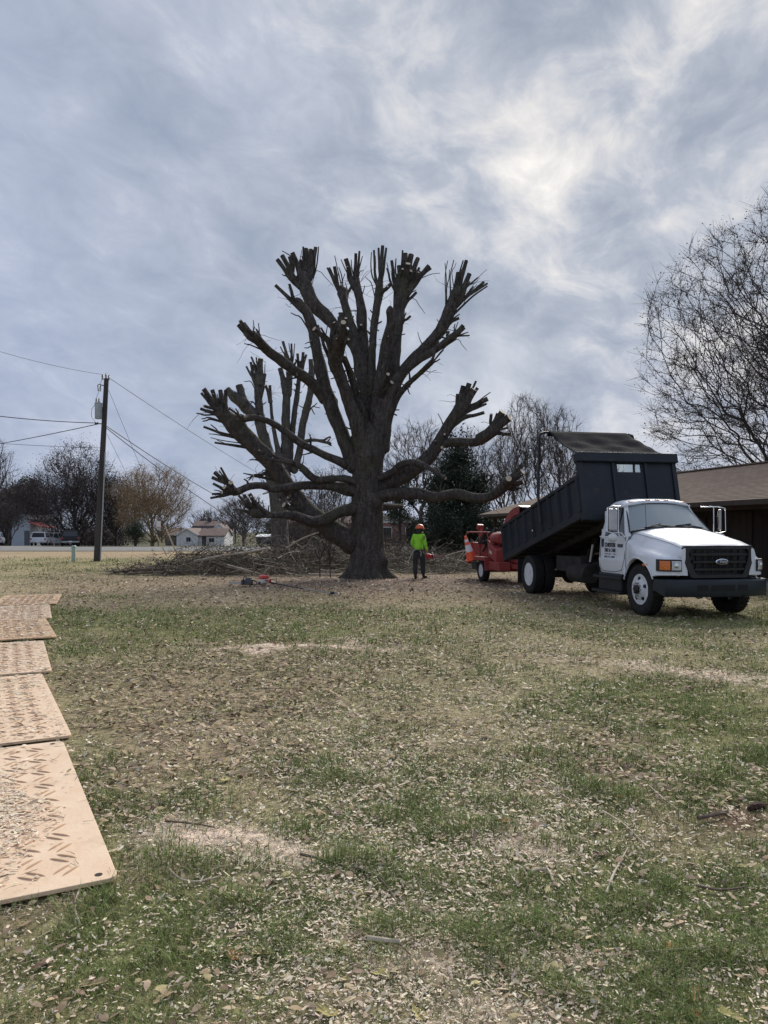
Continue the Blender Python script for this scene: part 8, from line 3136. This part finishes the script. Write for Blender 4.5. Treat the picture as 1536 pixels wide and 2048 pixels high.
# ------------------------------------------------------------------ tools on the ground
def pole_saw():
    a, c = G(528, 1170), G(670, 1190)
    d = (c - a)
    L = d.length
    t = thing('pole_saw', (a.x, a.y, 0.0), math.atan2(d.y, d.x), 'red and white pole saw lying on the leaves before the brush heap', 'pole saw')
    red = mat('tool_red', (0.55, 0.05, 0.035), (0.62, 0.075, 0.05), scale=8, rough=0.4, coat=0.2)
    wht = mat('tool_white', (0.62, 0.60, 0.56), (0.68, 0.66, 0.62), scale=8, rough=0.5)
    b = MB()
    b.box((-0.02, 0, 0.225), (0.26, 0.22, 0.12))
    b.build('engine_cover', red, t, smooth=False, bevel=0.035)
    b = MB()
    b.box((0.0, 0, 0.12), (0.20, 0.18, 0.12)).lathe([(0.06, -0.10), (0.08, -0.09), (0.08, 0.09), (0.06, 0.10)], (-0.02, 0, 0.09), 'y', 16)
    b.build('engine', wht, t, smooth=False, bevel=0.02)
    b = MB()
    b.box((-0.09, -0.04, 0.05), (0.15, 0.16, 0.09))
    b.build('fuel_tank', BLACK, t, smooth=False, bevel=0.02)
    b = MB()
    b.tube([(0.06, 0, 0.15), (0.40, 0, 0.10), (L * 0.60, 0, 0.045)], 0.017, 10)
    b.build('lower_shaft', BLACK, t)
    b = MB()
    b.tube([(L * 0.60, 0, 0.045), (L * 0.97, 0, 0.03)], 0.014, 10)
    b.build('upper_shaft', mat('grey_tube', (0.30, 0.30, 0.29), rough=0.35, metal=0.6), t)
    b = MB()
    b.box((0.36, 0, 0.13), (0.13, 0.07, 0.10))
    b.build('throttle_grip', red, t, smooth=False, bevel=0.02)
    b = MB()
    b.tube([(0.62, -0.10, 0.10), (0.62, -0.10, 0.20), (0.62, 0.10, 0.20), (0.62, 0.10, 0.10), (0.62, 0, 0.06), (0.62, -0.10, 0.10)], 0.012, 8)
    b.build('loop_handle', BLACK, t)
    b = MB()
    b.box((L * 0.97, 0, 0.04), (0.12, 0.08, 0.07))
    b.build('saw_head', BLACK, t, smooth=False, bevel=0.015)
    b = MB()
    b.prism([(L * 0.97 + 0.05, 0.02), (L * 0.97 + 0.28, 0.025), (L * 0.97 + 0.31, 0.045), (L * 0.97 + 0.28, 0.065), (L * 0.97 + 0.05, 0.07)], -0.004, 0.004, 'y')
    b.build('guide_bar', STEEL, t, smooth=False)
    # dark saw beside it
    p = G(494, 1172)
    t = thing('chainsaw', (p.x, p.y, 0.0), R(170), 'dark grey chainsaw lying left of the red pole saw', 'chainsaw')
    b = MB()
    b.box((0.0, 0, 0.11), (0.30, 0.20, 0.15)).box((-0.05, 0, 0.20), (0.16, 0.16, 0.07))
    b.build('body', mat('dark_grey_plastic', (0.05, 0.052, 0.055), (0.09, 0.09, 0.092), scale=10, rough=0.5), t, smooth=False, bevel=0.03)
    b = MB()
    b.tube([(-0.14, 0, 0.16), (-0.26, 0, 0.14), (-0.30, 0, 0.06), (-0.22, 0, 0.03), (-0.12, 0, 0.04)], 0.018, 8)
    b.build('rear_handle', BLACK, t)
    b = MB()
    b.tube([(0.06, -0.11, 0.05), (0.06, -0.12, 0.22), (0.07, 0.0, 0.28), (0.06, 0.12, 0.22), (0.06, 0.11, 0.05)], 0.014, 8)
    b.build('front_handle', BLACK, t)
    b = MB()
    b.box((0.03, -0.105, 0.10), (0.16, 0.012, 0.10))
    b.build('vent_cover', mat('grey_slats', (0.22, 0.225, 0.23), rough=0.5), t, smooth=False, bevel=0.004)
    b = MB()
    b.prism([(0.14, 0.05), (0.52, 0.06), (0.56, 0.085), (0.52, 0.11), (0.14, 0.12)], -0.004, 0.004, 'y')
    b.build('guide_bar', STEEL, t, smooth=False)


pole_saw()
